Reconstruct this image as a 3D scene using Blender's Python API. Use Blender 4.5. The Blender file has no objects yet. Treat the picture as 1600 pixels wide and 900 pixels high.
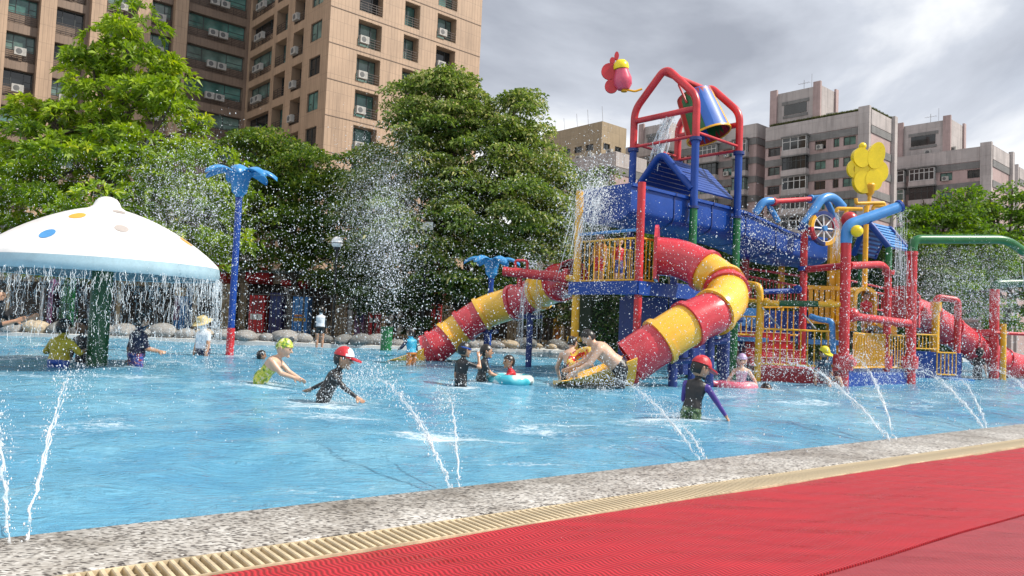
import bpy, bmesh, math, random
import numpy as np
from mathutils import Vector, Matrix
rnd = random.Random(7)
npr = np.random.default_rng(11)
sc = bpy.context.scene
col = sc.collection

# ------------------------------------------------------------ camera
F = 1200.0; CAM_H = 0.9
PITCH = math.radians(2.9); ROLL = math.radians(2.4)
cam_d = bpy.data.cameras.new('camera')
cam = bpy.data.objects.new('camera', cam_d); col.objects.link(cam)
cam_d.sensor_width = 36.0; cam_d.lens = 36.0*F/1600.0
cam_d.clip_start = 0.05; cam_d.clip_end = 3000
RM = Matrix.Rotation(math.pi/2+PITCH, 3, 'X') @ Matrix.Rotation(ROLL, 3, 'Z')
cam.matrix_world = Matrix.Translation((0, 0, CAM_H)) @ RM.to_4x4()
sc.camera = cam

# ------------------------------------------------------------ light
SUN_EL = math.radians(47); SUN_H = Vector((0.985, -0.17)).normalized()
sun_dir = Vector((SUN_H.x*math.cos(SUN_EL), SUN_H.y*math.cos(SUN_EL), math.sin(SUN_EL)))
sd = bpy.data.lights.new('sun', 'SUN'); sd.energy = 5.0; sd.angle = math.radians(0.6); sd.color = (1.0, 0.94, 0.84)
so = bpy.data.objects.new('sun', sd); col.objects.link(so)
so.rotation_euler = (-sun_dir).to_track_quat('-Z', 'Y').to_euler(); so.location = (0, 0, 60)

w = bpy.data.worlds.new('World'); sc.world = w; w.use_nodes = True
wt = w.node_tree; wn = wt.nodes; wl = wt.links
wn.clear()
wo = wn.new('ShaderNodeOutputWorld')
sky = wn.new('ShaderNodeTexSky'); sky.sky_type = 'NISHITA'; sky.sun_disc = False
sky.sun_elevation = SUN_EL; sky.sun_rotation = math.atan2(SUN_H.x, SUN_H.y)
bg1 = wn.new('ShaderNodeBackground'); bg1.inputs['Strength'].default_value = 0.10
wl.new(sky.outputs[0], bg1.inputs['Color'])
tc = wn.new('ShaderNodeTexCoord'); mp = wn.new('ShaderNodeMapping'); mp.inputs['Scale'].default_value = (1, 1, 2.4)
mp.inputs['Location'].default_value = (6.1, 0.4, 1.7)
wl.new(tc.outputs['Generated'], mp.inputs[0])
n1 = wn.new('ShaderNodeTexNoise'); n1.inputs['Scale'].default_value = 1.7; n1.inputs['Detail'].default_value = 7; n1.inputs['Roughness'].default_value = 0.52; n1.inputs['Distortion'].default_value = 0.35
wl.new(mp.outputs[0], n1.inputs['Vector'])
cr = wn.new('ShaderNodeValToRGB')
e = cr.color_ramp.elements
e[0].position = 0.34; e[0].color = (0.36, 0.39, 0.46, 1)
e[1].position = 0.55; e[1].color = (1.12, 1.13, 1.14, 1)
m_ = e.new(0.45); m_.color = (0.60, 0.64, 0.72, 1)
wl.new(n1.outputs['Fac'], cr.inputs[0])
bg2 = wn.new('ShaderNodeBackground'); bg2.inputs['Strength'].default_value = 0.96
wl.new(cr.outputs[0], bg2.inputs['Color'])
n2 = wn.new('ShaderNodeTexNoise'); n2.inputs['Scale'].default_value = 1.1; n2.inputs['Detail'].default_value = 5
wl.new(mp.outputs[0], n2.inputs['Vector'])
cm = wn.new('ShaderNodeMapRange'); cm.inputs[1].default_value = 0.25; cm.inputs[2].default_value = 0.5; cm.inputs[3].default_value = 0.72; cm.inputs[4].default_value = 1.0
wl.new(n2.outputs['Fac'], cm.inputs[0])
mx = wn.new('ShaderNodeMixShader')
wl.new(cm.outputs[0], mx.inputs[0]); wl.new(bg1.outputs[0], mx.inputs[1]); wl.new(bg2.outputs[0], mx.inputs[2])
wl.new(mx.outputs[0], wo.inputs['Surface'])

vs = sc.view_settings; vs.view_transform = 'Standard'; vs.look = 'None'; vs.gamma = 1; vs.exposure = 0.22; vs.use_curve_mapping = False
sc.render.engine = 'CYCLES'

# ------------------------------------------------------------ geometry helpers
def P(u, v, Y):
    r = RM @ Vector(((u-800)/F, (450-v)/F, -1)); return Vector((0, 0, CAM_H)) + r*(Y/r.y)
def G(u, v, z=0.0):
    r = RM @ Vector(((u-800)/F, (450-v)/F, -1)); return Vector((0, 0, CAM_H)) + r*((z-CAM_H)/r.z)
def V(*a): return Vector(a)
AX = Vector((math.sin(math.radians(48)), math.cos(math.radians(48)), 0)); BX = Vector((-AX.y, AX.x, 0)); UP = Vector((0, 0, 1))

def frame(d):
    d = d.normalized(); h = Vector((0, 0, 1)) if abs(d.z) < 0.95 else Vector((1, 0, 0))
    x = d.cross(h).normalized(); return x, x.cross(d).normalized()

class MB:
    def __init__(s): s.v = []; s.f = []; s.m = []; s.cur = 0
    def add(s, vs, fs):
        b = len(s.v); s.v += [tuple(p) for p in vs]; s.f += [[b+i for i in f] for f in fs]; s.m += [s.cur]*len(fs); return s
    def box(s, c, dx, dy, dz):            # centre and three half vectors
        c = Vector(c); dx = Vector(dx); dy = Vector(dy); dz = Vector(dz)
        vs = [c+dx*i+dy*j+dz*k for k in (-1, 1) for j in (-1, 1) for i in (-1, 1)]
        fl = [(0,2,3,1), (4,5,7,6), (0,1,5,4), (2,6,7,3), (0,4,6,2), (1,3,7,5)]
        if dx.cross(dy).dot(dz) < 0: fl = [f[::-1] for f in fl]
        return s.add(vs, fl)
    def bx(s, x0, x1, y0, y1, z0, z1):
        return s.box(((x0+x1)/2, (y0+y1)/2, (z0+z1)/2), ((x1-x0)/2, 0, 0), (0, (y1-y0)/2, 0), (0, 0, (z1-z0)/2))
    def tube(s, pts, r, n=10, cap=True, up=None):
        pts = [Vector(p) for p in pts]; k = len(pts)
        rs = r if isinstance(r, (list, tuple)) else [r]*k
        T = []
        for i in range(k):
            d = (pts[min(i+1, k-1)]-pts[max(i-1, 0)]); T.append(d.normalized() if d.length > 1e-9 else Vector((0, 0, 1)))
        x, y = frame(T[0]); rings = []; vs = []
        for i in range(k):
            if i: 
                q = T[i-1].rotation_difference(T[i]); x = q @ x; x = (x - T[i]*x.dot(T[i])).normalized(); y = x.cross(T[i])
            sc_ = 1.0
            if 0 < i < k-1:
                d1 = (pts[i]-pts[i-1]).normalized(); cs = max(0.5, d1.dot(T[i])); sc_ = 1.0/cs
            for j in range(n):
                a = 2*math.pi*j/n; vs.append(pts[i] + (x*math.cos(a) + y*math.sin(a))*rs[i])
        fs = []
        for i in range(k-1):
            for j in range(n):
                j2 = (j+1) % n; fs.append((i*n+j, i*n+j2, (i+1)*n+j2, (i+1)*n+j))
        if cap: fs.append(tuple(range(n-1, -1, -1))); fs.append(tuple(range((k-1)*n, k*n)))
        return s.add(vs, fs)
    def cyl(s, p, q, r, n=12, r2=None): return s.tube([p, q], [r, r if r2 is None else r2], n)
    def lathe(s, prof, c, axis=UP, n=20, cap0=False, cap1=False):   # prof: list (radius, height)
        c = Vector(c); axis = Vector(axis).normalized(); x, y = frame(axis); vs = []; fs = []
        for (r, h) in prof:
            for j in range(n):
                a = 2*math.pi*j/n; vs.append(c + axis*h + (x*math.cos(a)+y*math.sin(a))*r)
        for i in range(len(prof)-1):
            for j in range(n):
                j2 = (j+1) % n; fs.append((i*n+j, i*n+j2, (i+1)*n+j2, (i+1)*n+j))
        # make outward: check orientation by first ring
        if cap0: fs.append(tuple(range(n-1, -1, -1)))
        if cap1: fs.append(tuple(range((len(prof)-1)*n, len(prof)*n)))
        return s.add(vs, fs)
    def ball(s, c, r, n=12, m=8, rz=None):
        rz = r if rz is None else rz
        prof = [(max(1e-4, r*math.sin(math.pi*i/m)), -rz*math.cos(math.pi*i/m)) for i in range(m+1)]
        return s.lathe(prof, c, UP, n)
    def prism(s, poly, o, ex, ey, ez, depth):       # 2-D outline in (ex,ey) at o, thick along ez
        o = Vector(o); n = len(poly)
        vs = [o+ex*p[0]+ey*p[1] for p in poly] + [o+ex*p[0]+ey*p[1]+ez*depth for p in poly]
        fs = [tuple(range(n)), tuple(range(2*n-1, n-1, -1))] + [(i, i+n, (i+1) % n+n, (i+1) % n) for i in range(n)]
        return s.add(vs, fs)
    def mesh(s, name, mats, org=None, smooth=True, ang=0.7):
        me = bpy.data.meshes.new(name)
        vs = s.v if org is None else [(p[0]-org[0], p[1]-org[1], p[2]-org[2]) for p in s.v]
        me.from_pydata(vs, [], s.f)
        for m in (mats if isinstance(mats, (list, tuple)) else [mats]): me.materials.append(m)
        if any(s.m): me.polygons.foreach_set('material_index', s.m)
        bm = bmesh.new(); bm.from_mesh(me); bmesh.ops.recalc_face_normals(bm, faces=bm.faces); bm.to_mesh(me); bm.free()
        if smooth:
            me.polygons.foreach_set('use_smooth', [True]*len(me.polygons)); me.set_sharp_from_angle(angle=ang)
        me.update(); return me
    def build(s, name, mats, parent=None, smooth=True, ang=0.7, kind=None):
        org = root_loc(parent)
        o = bpy.data.objects.new(name, s.mesh(name, mats, org, smooth, ang)); col.objects.link(o); o.parent = parent
        if kind: o['kind'] = kind
        return o

def root_loc(o):
    if o is None: return None
    p = Vector((0, 0, 0))
    while o is not None: p += Vector(o.location); o = o.parent
    return p
def tag(o, label, cat, group=None):
    o['label'] = label; o['category'] = cat
    if group: o['group'] = group
    return o
def thing(name, loc, label, cat, group=None, rz=0):
    o = bpy.data.objects.new(name, None); col.objects.link(o); o.location = loc; o.rotation_euler.z = rz
    o.empty_display_size = 0.2
    return tag(o, label, cat, group)
def inst(name, me, parent, loc=(0, 0, 0), rz=0, scale=None):     # an object from shared mesh data, in the parent's space
    o = bpy.data.objects.new(name, me); col.objects.link(o); o.parent = parent; o.location = loc; o.rotation_euler.z = rz
    if scale is not None: o.scale = scale
    return o
def setting(o): o['kind'] = 'structure'; return o
def rounded(pts, r, n=5):                      # a polyline with its corners rounded
    pts = [Vector(p) for p in pts]; out = [pts[0]]
    for i in range(1, len(pts)-1):
        a, b, c = pts[i-1], pts[i], pts[i+1]
        d1 = (a-b); d2 = (c-b); k = min(r, d1.length*0.49, d2.length*0.49)
        s0 = b+d1.normalized()*k; s1 = b+d2.normalized()*k
        for j in range(n+1):
            t = j/n; out.append(s0*(1-t)**2 + b*2*t*(1-t) + s1*t*t)
    out.append(pts[-1]); return out
def crom(pts, n=8):                            # Catmull-Rom through the points
    pts = [Vector(p) for p in pts]; q = [pts[0]*2-pts[1]]+pts+[pts[-1]*2-pts[-2]]; out = []
    for i in range(1, len(q)-2):
        for j in range(n):
            t = j/n; a, b, c, d = q[i-1], q[i], q[i+1], q[i+2]
            out.append(0.5*((2*b)+(c-a)*t+(2*a-5*b+4*c-d)*t*t+(3*b-a-3*c+d)*t**3))
    out.append(pts[-1]); return out

# ------------------------------------------------------------ materials
def nodes(name):
    m = bpy.data.materials.new(name); m.use_nodes = True; nt = m.node_tree
    return m, nt, nt.nodes['Principled BSDF']
def N(nt, typ, **kw):
    n = nt.nodes.new(typ)
    for k, v in kw.items():
        if k in n.inputs: n.inputs[k].default_value = v
        else: setattr(n, k, v)
    return n
def ramp(nt, src, stops):
    r = nt.nodes.new('ShaderNodeValToRGB'); el = r.color_ramp.elements
    while len(el) < len(stops): el.new(0.5)
    for x, (p, c) in zip(el, stops): x.position = p; x.color = (*c, 1)
    nt.links.new(src, r.inputs[0]); return r
def objco(nt, scale=(1, 1, 1), rot=(0, 0, 0), out='Object'):
    t = nt.nodes.new('ShaderNodeTexCoord'); m = nt.nodes.new('ShaderNodeMapping')
    m.inputs['Scale'].default_value = scale; m.inputs['Rotation'].default_value = rot
    nt.links.new(t.outputs[out], m.inputs[0]); return m.outputs[0]
def bump(nt, b, h, strength=0.3, dist=0.02):
    n = nt.nodes.new('ShaderNodeBump'); n.inputs['Strength'].default_value = strength; n.inputs['Distance'].default_value = dist
    nt.links.new(h, n.inputs['Height']); nt.links.new(n.outputs[0], b.inputs['Normal']); return n
def paint(name, c, rough=0.35, var=0.12, scale=3.0, spec=0.5, bumpy=0.0, coat=0.0, fine=40.0):
    """coloured surface with weathering: two noises shift value, roughness varies"""
    m, nt, b = nodes(name); co = objco(nt)
    n1 = N(nt, 'ShaderNodeTexNoise', Scale=scale, Detail=6.0, Roughness=0.6); nt.links.new(co, n1.inputs['Vector'])
    n2 = N(nt, 'ShaderNodeTexNoise', Scale=fine, Detail=3.0); nt.links.new(co, n2.inputs['Vector'])
    mm = N(nt, 'ShaderNodeMath', operation='MULTIPLY_ADD'); nt.links.new(n2.outputs['Fac'], mm.inputs[0]); mm.inputs[1].default_value = 0.4; nt.links.new(n1.outputs['Fac'], mm.inputs[2])
    lo = tuple(max(0, x*(1-var*1.6)) for x in c); hi = tuple(min(1, x*(1+var)+var*0.03) for x in c)
    r = ramp(nt, mm.outputs[0], [(0.42, lo), (0.95, hi)])
    nt.links.new(r.outputs[0], b.inputs['Base Color'])
    rr = N(nt, 'ShaderNodeMapRange'); rr.inputs[3].default_value = max(0.05, rough-0.12); rr.inputs[4].default_value = min(1, rough+0.15)
    nt.links.new(n1.outputs['Fac'], rr.inputs[0]); nt.links.new(rr.outputs[0], b.inputs['Roughness'])
    b.inputs['Specular IOR Level'].default_value = spec; b.inputs['Coat Weight'].default_value = coat
    if bumpy: bump(nt, b, n2.outputs['Fac'], bumpy, 0.01)
    return m
M = {}
M['red'] = paint('red_gloss_paint', (0.50, 0.024, 0.032), 0.34, 0.24)
M['redslide'] = paint('red_fibreglass', (0.55, 0.034, 0.05), 0.25, 0.22, 2.2, coat=0.3)
M['yellow'] = paint('yellow_gloss_paint', (0.74, 0.38, 0.012), 0.34, 0.2)
M['yslide'] = paint('yellow_fibreglass', (0.80, 0.44, 0.035), 0.24, 0.12, 2.0, coat=0.3)
M['lemon'] = paint('lemon_fibreglass', (0.80, 0.60, 0.01), 0.3)
M['blue'] = paint('royal_blue_paint', (0.006, 0.048, 0.26), 0.4, spec=0.35)
M['navy'] = paint('dark_blue_paint', (0.010, 0.030, 0.16), 0.4)
M['sky'] = paint('light_blue_paint', (0.05, 0.23, 0.55), 0.33)
M['palm'] = paint('palm_blue_fibreglass', (0.03, 0.22, 0.50), 0.3)
M['green'] = paint('green_gloss_paint', (0.010, 0.13, 0.035), 0.33)
M['dkgreen'] = paint('dark_green_paint', (0.006, 0.075, 0.022), 0.4)
M['pink'] = paint('pink_fibreglass', (0.60, 0.08, 0.14), 0.3)
M['white'] = paint('white_paint', (0.78, 0.78, 0.78), 0.4, 0.06)
M['dome'] = paint('mushroom_gelcoat', (0.70, 0.685, 0.68), 0.38, 0.10, 1.6)
M['domeblue'] = paint('mushroom_rim_blue', (0.34, 0.48, 0.55), 0.35)
M['orange'] = paint('orange_spot', (0.80, 0.33, 0.02), 0.4)
M['bluespot'] = paint('blue_spot', (0.05, 0.25, 0.55), 0.4)
M['greyspot'] = paint('grey_spot', (0.36, 0.32, 0.30), 0.4)
M['steel'] = paint('steel', (0.25, 0.25, 0.26), 0.4)
M['black'] = paint('black_iron', (0.012, 0.012, 0.013), 0.5)
M['darkred'] = paint('dark_red_step', (0.30, 0.016, 0.022), 0.45)
# ------------------------------------------------------------ the setting: pool, deck, ground
E0 = Vector((-1.86, 2.90, 0)); EE = Vector((0.794, 0.608, 0)).normalized(); EN = Vector((EE.y, -EE.x, 0))   # pool edge, along it, towards the deck
def ED(s, n, z=0.0): return E0 + EE*s + EN*n + UP*z

# water
def water_material():
    m, nt, b = nodes('pool_water'); L = nt.links
    co = objco(nt)
    big = N(nt, 'ShaderNodeTexNoise', Scale=0.35, Detail=4.0, Roughness=0.6, Distortion=0.6); L.new(co, big.inputs['Vector'])
    mid = N(nt, 'ShaderNodeTexNoise', Scale=2.2, Detail=5.0, Roughness=0.65, Distortion=1.0); L.new(co, mid.inputs['Vector'])
    ad = N(nt, 'ShaderNodeMath', operation='MULTIPLY_ADD'); L.new(mid.outputs['Fac'], ad.inputs[0]); ad.inputs[1].default_value = 0.6; L.new(big.outputs['Fac'], ad.inputs[2])
    base = ramp(nt, ad.outputs[0], [(0.55, (0.055, 0.23, 0.40)), (0.80, (0.105, 0.32, 0.48)), (1.05, (0.19, 0.42, 0.56))])
    # foam: stretched noise, broken up by a fine one that also paints white glints
    fo = objco(nt, (0.55, 1.3, 1), (0, 0, math.radians(-40)))
    f1 = N(nt, 'ShaderNodeTexNoise', Scale=1.1, Detail=8.0, Roughness=0.72, Distortion=0.8); L.new(fo, f1.inputs['Vector'])
    f2 = N(nt, 'ShaderNodeTexNoise', Scale=16.0, Detail=6.0, Roughness=0.75); L.new(co, f2.inputs['Vector'])
    fm = N(nt, 'ShaderNodeMath', operation='MULTIPLY_ADD'); L.new(f2.outputs['Fac'], fm.inputs[0]); fm.inputs[1].default_value = 0.62; L.new(f1.outputs['Fac'], fm.inputs[2])
    fa_ = N(nt, 'ShaderNodeAttribute', attribute_name='foam'); fq = N(nt, 'ShaderNodeMath', operation='MULTIPLY_ADD'); L.new(fa_.outputs['Fac'], fq.inputs[0]); fq.inputs[1].default_value = 0.25; L.new(fm.outputs[0], fq.inputs[2])
    fr = N(nt, 'ShaderNodeMapRange'); fr.inputs[1].default_value = 0.93; fr.inputs[2].default_value = 1.12; L.new(fq.outputs[0], fr.inputs[0])
    fs = N(nt, 'ShaderNodeMath', operation='MULTIPLY'); L.new(fr.outputs[0], fs.inputs[0]); fs.inputs[1].default_value = 0.8
    mix = N(nt, 'ShaderNodeMix', data_type='RGBA'); L.new(fs.outputs[0], mix.inputs[0]); L.new(base.outputs[0], mix.inputs[6]); mix.inputs[7].default_value = (0.72, 0.78, 0.82, 1)
    L.new(mix.outputs[2], b.inputs['Base Color'])
    ro = N(nt, 'ShaderNodeMapRange'); ro.inputs[3].default_value = 0.07; ro.inputs[4].default_value = 0.55; L.new(fr.outputs[0], ro.inputs[0]); L.new(ro.outputs[0], b.inputs['Roughness'])
    b.inputs['IOR'].default_value = 1.33
    r1 = N(nt, 'ShaderNodeTexNoise', Scale=7.0, Detail=5.0, Roughness=0.6, Distortion=1.2); L.new(objco(nt, (0.7, 1.5, 1), (0, 0, 0.7)), r1.inputs['Vector'])
    r2 = N(nt, 'ShaderNodeTexNoise', Scale=38.0, Detail=3.0, Roughness=0.6); L.new(co, r2.inputs['Vector'])
    rm = N(nt, 'ShaderNodeMath', operation='MULTIPLY_ADD'); L.new(r2.outputs['Fac'], rm.inputs[0]); rm.inputs[1].default_value = 0.22; L.new(r1.outputs['Fac'], rm.inputs[2])
    bump(nt, b, rm.outputs[0], 0.75, 0.055)
    return m
M['water'] = water_material()
ss = np.arange(-24, 46, 0.14); tt = [0.0]; st = 0.05
while tt[-1] < 44: tt.append(tt[-1]+st); st = min(0.32, st*1.018)
tt = np.array(tt); S, T = np.meshgrid(ss, tt)
X = E0.x + EE.x*S - EN.x*T; Y = E0.y + EE.y*S - EN.y*T; Z = np.zeros_like(X)
for i in range(46):
    wl_ = 0.22*1.085**i; th = npr.uniform(0, 2*math.pi); ph = npr.uniform(0, 6.28)
    amp = 0.0030*wl_**0.55
    Z += amp*np.sin((X*math.cos(th)+Y*math.sin(th))*2*math.pi/wl_ + ph + 0.8*np.sin(X*0.7+ph)+0.8*np.sin(Y*0.9-ph))
Z *= np.clip(0.25+T/1.5, 0, 1)
nr, nc = S.shape
idx = np.arange(nr*nc).reshape(nr, nc)
quads = np.stack([idx[:-1, :-1], idx[:-1, 1:], idx[1:, 1:], idx[1:, :-1]], -1).reshape(-1, 4)
me = bpy.data.meshes.new('water'); me.from_pydata(np.stack([X, Y, Z], -1).reshape(-1, 3).tolist(), [], quads.tolist())
me.polygons.foreach_set('use_smooth', [True]*len(me.polygons)); me.materials.append(M['water'])
water = bpy.data.objects.new('water', me); col.objects.link(water); setting(water)

# pool floor and near wall below the water
mb = MB(); mb.bx(-45, 60, -20, 75, -1.0, -0.62); M['poolfloor'] = paint('pool_floor_paint', (0.06, 0.25, 0.46), 0.5)
setting(mb.build('pool_floor', M['poolfloor']))

# coping: washed pebble terrazzo
def terrazzo():
    m, nt, b = nodes('terrazzo_coping'); L = nt.links
    co = objco(nt, (1, 1, 1), (0, 0, 0))
    dis = N(nt, 'ShaderNodeTexNoise', Scale=30.0, Detail=2.0); L.new(co, dis.inputs['Vector'])
    mixv = N(nt, 'ShaderNodeMix', data_type='VECTOR'); mixv.inputs[0].default_value = 0.02; L.new(co, mixv.inputs[4]); L.new(dis.outputs['Color'], mixv.inputs[5])
    st_ = nt.nodes.new('ShaderNodeMapping'); st_.inputs['Scale'].default_value = (1, 1.8, 1); st_.inputs['Rotation'].default_value = (0, 0, 0.4); L.new(mixv.outputs[1], st_.inputs[0])
    v1 = N(nt, 'ShaderNodeTexVoronoi', Scale=54.0, Randomness=1.0); L.new(st_.outputs[0], v1.inputs['Vector'])
    sep = N(nt, 'ShaderNodeSeparateColor'); L.new(v1.outputs['Color'], sep.inputs[0])
    stone = ramp(nt, sep.outputs[0], [(0.0, (0.035, 0.03, 0.028)), (0.42, (0.085, 0.07, 0.062)), (0.46, (0.30, 0.275, 0.25)), (0.66, (0.48, 0.46, 0.43)), (1.0, (0.64, 0.63, 0.61))])
    stone.color_ramp.interpolation = 'LINEAR'
    edge = N(nt, 'ShaderNodeMapRange'); edge.inputs[1].default_value = 0.35; edge.inputs[2].default_value = 0.75; L.new(v1.outputs['Distance'], edge.inputs[0])
    mx = N(nt, 'ShaderNodeMix', data_type='RGBA'); L.new(edge.outputs[0], mx.inputs[0]); L.new(stone.outputs[0], mx.inputs[6]); mx.inputs[7].default_value = (0.42, 0.40, 0.375, 1)
    big = N(nt, 'ShaderNodeTexNoise', Scale=2.0, Detail=5.0, Roughness=0.65); L.new(co, big.inputs['Vector'])
    br = ramp(nt, big.outputs['Fac'], [(0.35, (0.52, 0.49, 0.46)), (0.62, (1.0, 1.0, 1.0))])
    mu = N(nt, 'ShaderNodeMix', data_type='RGBA', blend_type='MULTIPLY'); mu.inputs[0].default_value = 1; L.new(mx.outputs[2], mu.inputs[6]); L.new(br.outputs[0], mu.inputs[7])
    L.new(mu.outputs[2], b.inputs['Base Color']); b.inputs['Roughness'].default_value = 0.5
    bump(nt, b, v1.outputs['Distance'], 0.5, 0.004)
    return m
M['terrazzo'] = terrazzo()
prof = [(-0.012, -0.62), (-0.012, 0.018), (0.0, 0.034), (0.02, 0.042), (0.56, 0.05), (0.575, 0.044), (0.578, -0.2)]
mb = MB(); s_list = np.linspace(-14, 60, 149); n = len(prof)
mb.add([ED(s, p[0], p[1]) for s in s_list for p in prof], [(i*n+j, i*n+j+1, (i+1)*n+j+1, (i+1)*n+j) for i in range(len(s_list)-1) for j in range(n-1)])
setting(mb.build('pool_coping', M['terrazzo'], None, True, 0.6))

# deck under the mats
M['concrete'] = paint('deck_concrete', (0.30, 0.29, 0.27), 0.75, 0.25, 1.2, bumpy=0.3)
mb = MB(); mb.box(ED(20, 0.795+15, -0.1), EE*60, EN*15, UP*0.12); setting(mb.build('deck', M['concrete']))
# far ground, one sheet out to the horizon
FE = [V(-1500, 23), V(-40, 22), V(-22, 22.9), V(-15.4, 23.3), V(-11.9, 24.0), V(-8.4, 24.5), V(-4.7, 25.0), V(-2.0, 26.6), V(1.3, 28.6), V(7, 30), V(16, 36), V(40, 58), V(1500, 300)]
M['paving'] = paint('grey_paving', (0.20, 0.19, 0.18), 0.8, 0.25, 0.8)
mb = MB(); poly = [(p.x, p.y, 0.09) for p in FE] + [(1500, 2500, 0.09), (-1500, 2500, 0.09)]
k = len(poly); vv = poly + [(p[0], p[1], -0.7) for p in poly]
mb.add(vv, [tuple(range(k))] + [(i, i+1, i+1+k, i+k) for i in range(len(FE)-1)])
setting(mb.build('ground', M['paving'], None, False))
def along(pts, off):      # offset polyline away from the pool
    out = []
    for i, p in enumerate(pts):
        d = (pts[min(i+1, len(pts)-1)]-pts[max(i-1, 0)]).normalized(); out.append(Vector((p.x, p.y, 0)) + Vector((-d.y, d.x, 0))*off)
    return out
def walk(pts, step, start=0.0):      # points every step along a polyline, with direction
    res = []; acc = start
    for a, b in zip(pts[:-1], pts[1:]):
        a = Vector((a.x, a.y, 0)); b = Vector((b.x, b.y, 0)); L_ = (b-a).length; d = (b-a)/L_
        while acc < L_: res.append((a+d*acc, d)); acc += step
        acc -= L_
    return res
FV = [V(p.x, p.y, 0) for p in FE[1:-1]]
M['kerb'] = paint('pale_kerb', (0.50, 0.50, 0.49), 0.7, 0.15, 1.5)
mb = MB(); inn = along(FV, -0.10); out = along(FV, 0.5); k = len(FV)
vv = [(p.x, p.y, -0.6) for p in inn]+[(p.x, p.y, 0.10) for p in inn]+[(p.x, p.y, 0.16) for p in out]+[(p.x, p.y, 0.0) for p in out]
mb.add(vv, [(j*k+i, j*k+i+1, (j+1)*k+i+1, (j+1)*k+i) for j in range(3) for i in range(k-1)])
setting(mb.build('pool_kerb', M['kerb']))

# drain grate: each near bar is a part
M['cream'] = paint('cream_plastic', (0.54, 0.44, 0.29), 0.5, 0.3, 6.0)
M['drainbed'] = paint('dark_drain', (0.05, 0.04, 0.03), 0.9)  # even dark brown for the channel below the bars
gr = thing('drain_grate', ED(2, 0.69, 0.0), 'cream plastic slatted drain grate between pebble coping and red mat', 'drain')
mb = MB(); mb.box(ED(23, 0.687, -0.045), EE*37, EN*0.105, UP*0.03); mb.build('channel', M['drainbed'], gr)
mb = MB()
for nn in (0.583, 0.791): mb.box(ED(23, nn, 0.008), EE*37, EN*0.004, UP*0.036)
mb.build('side_rim', M['cream'], gr)
ang = math.atan2(EE.y, EE.x); gl = gr.location
mb = MB(); mb.box((0, 0, 0.026), (0.0115, 0, 0), (0, 0.098, 0), (0, 0, 0.016))
bmx = mb.v
mb2 = MB()     # bevelled bar section
sec = [(-0.0090, -0.014), (0.0090, -0.014), (0.0090, 0.011), (0.006, 0.015), (-0.006, 0.015), (-0.0090, 0.011)]
mb2.prism(sec, V(0, -0.098, 0.03), V(1, 0, 0), V(0, 0, 1), V(0, 1, 0), 0.196)
bar = mb2.mesh('bar', M['cream'], None, False)
pitch = 0.036; s0 = -1.2
for i in range(300):
    p = ED(s0+i*pitch, 0.687, 0.0)-gl; inst('bar', bar, gr, p, ang)
mb = MB()
for i in range(300, 1500):
    p = ED(s0+i*pitch, 0.687, 0.03); mb.box(p, EE*0.0090, EN*0.098, UP*0.014)
mb.build('far_bars', M['cream'], gr, False, kind='stuff')
mb = MB()
for nn in (0.64, 0.735): mb.box(ED(23, nn, 0.020), EE*37, EN*0.005, UP*0.008)
mb.build('cross_rod', M['cream'], gr, False)

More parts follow.
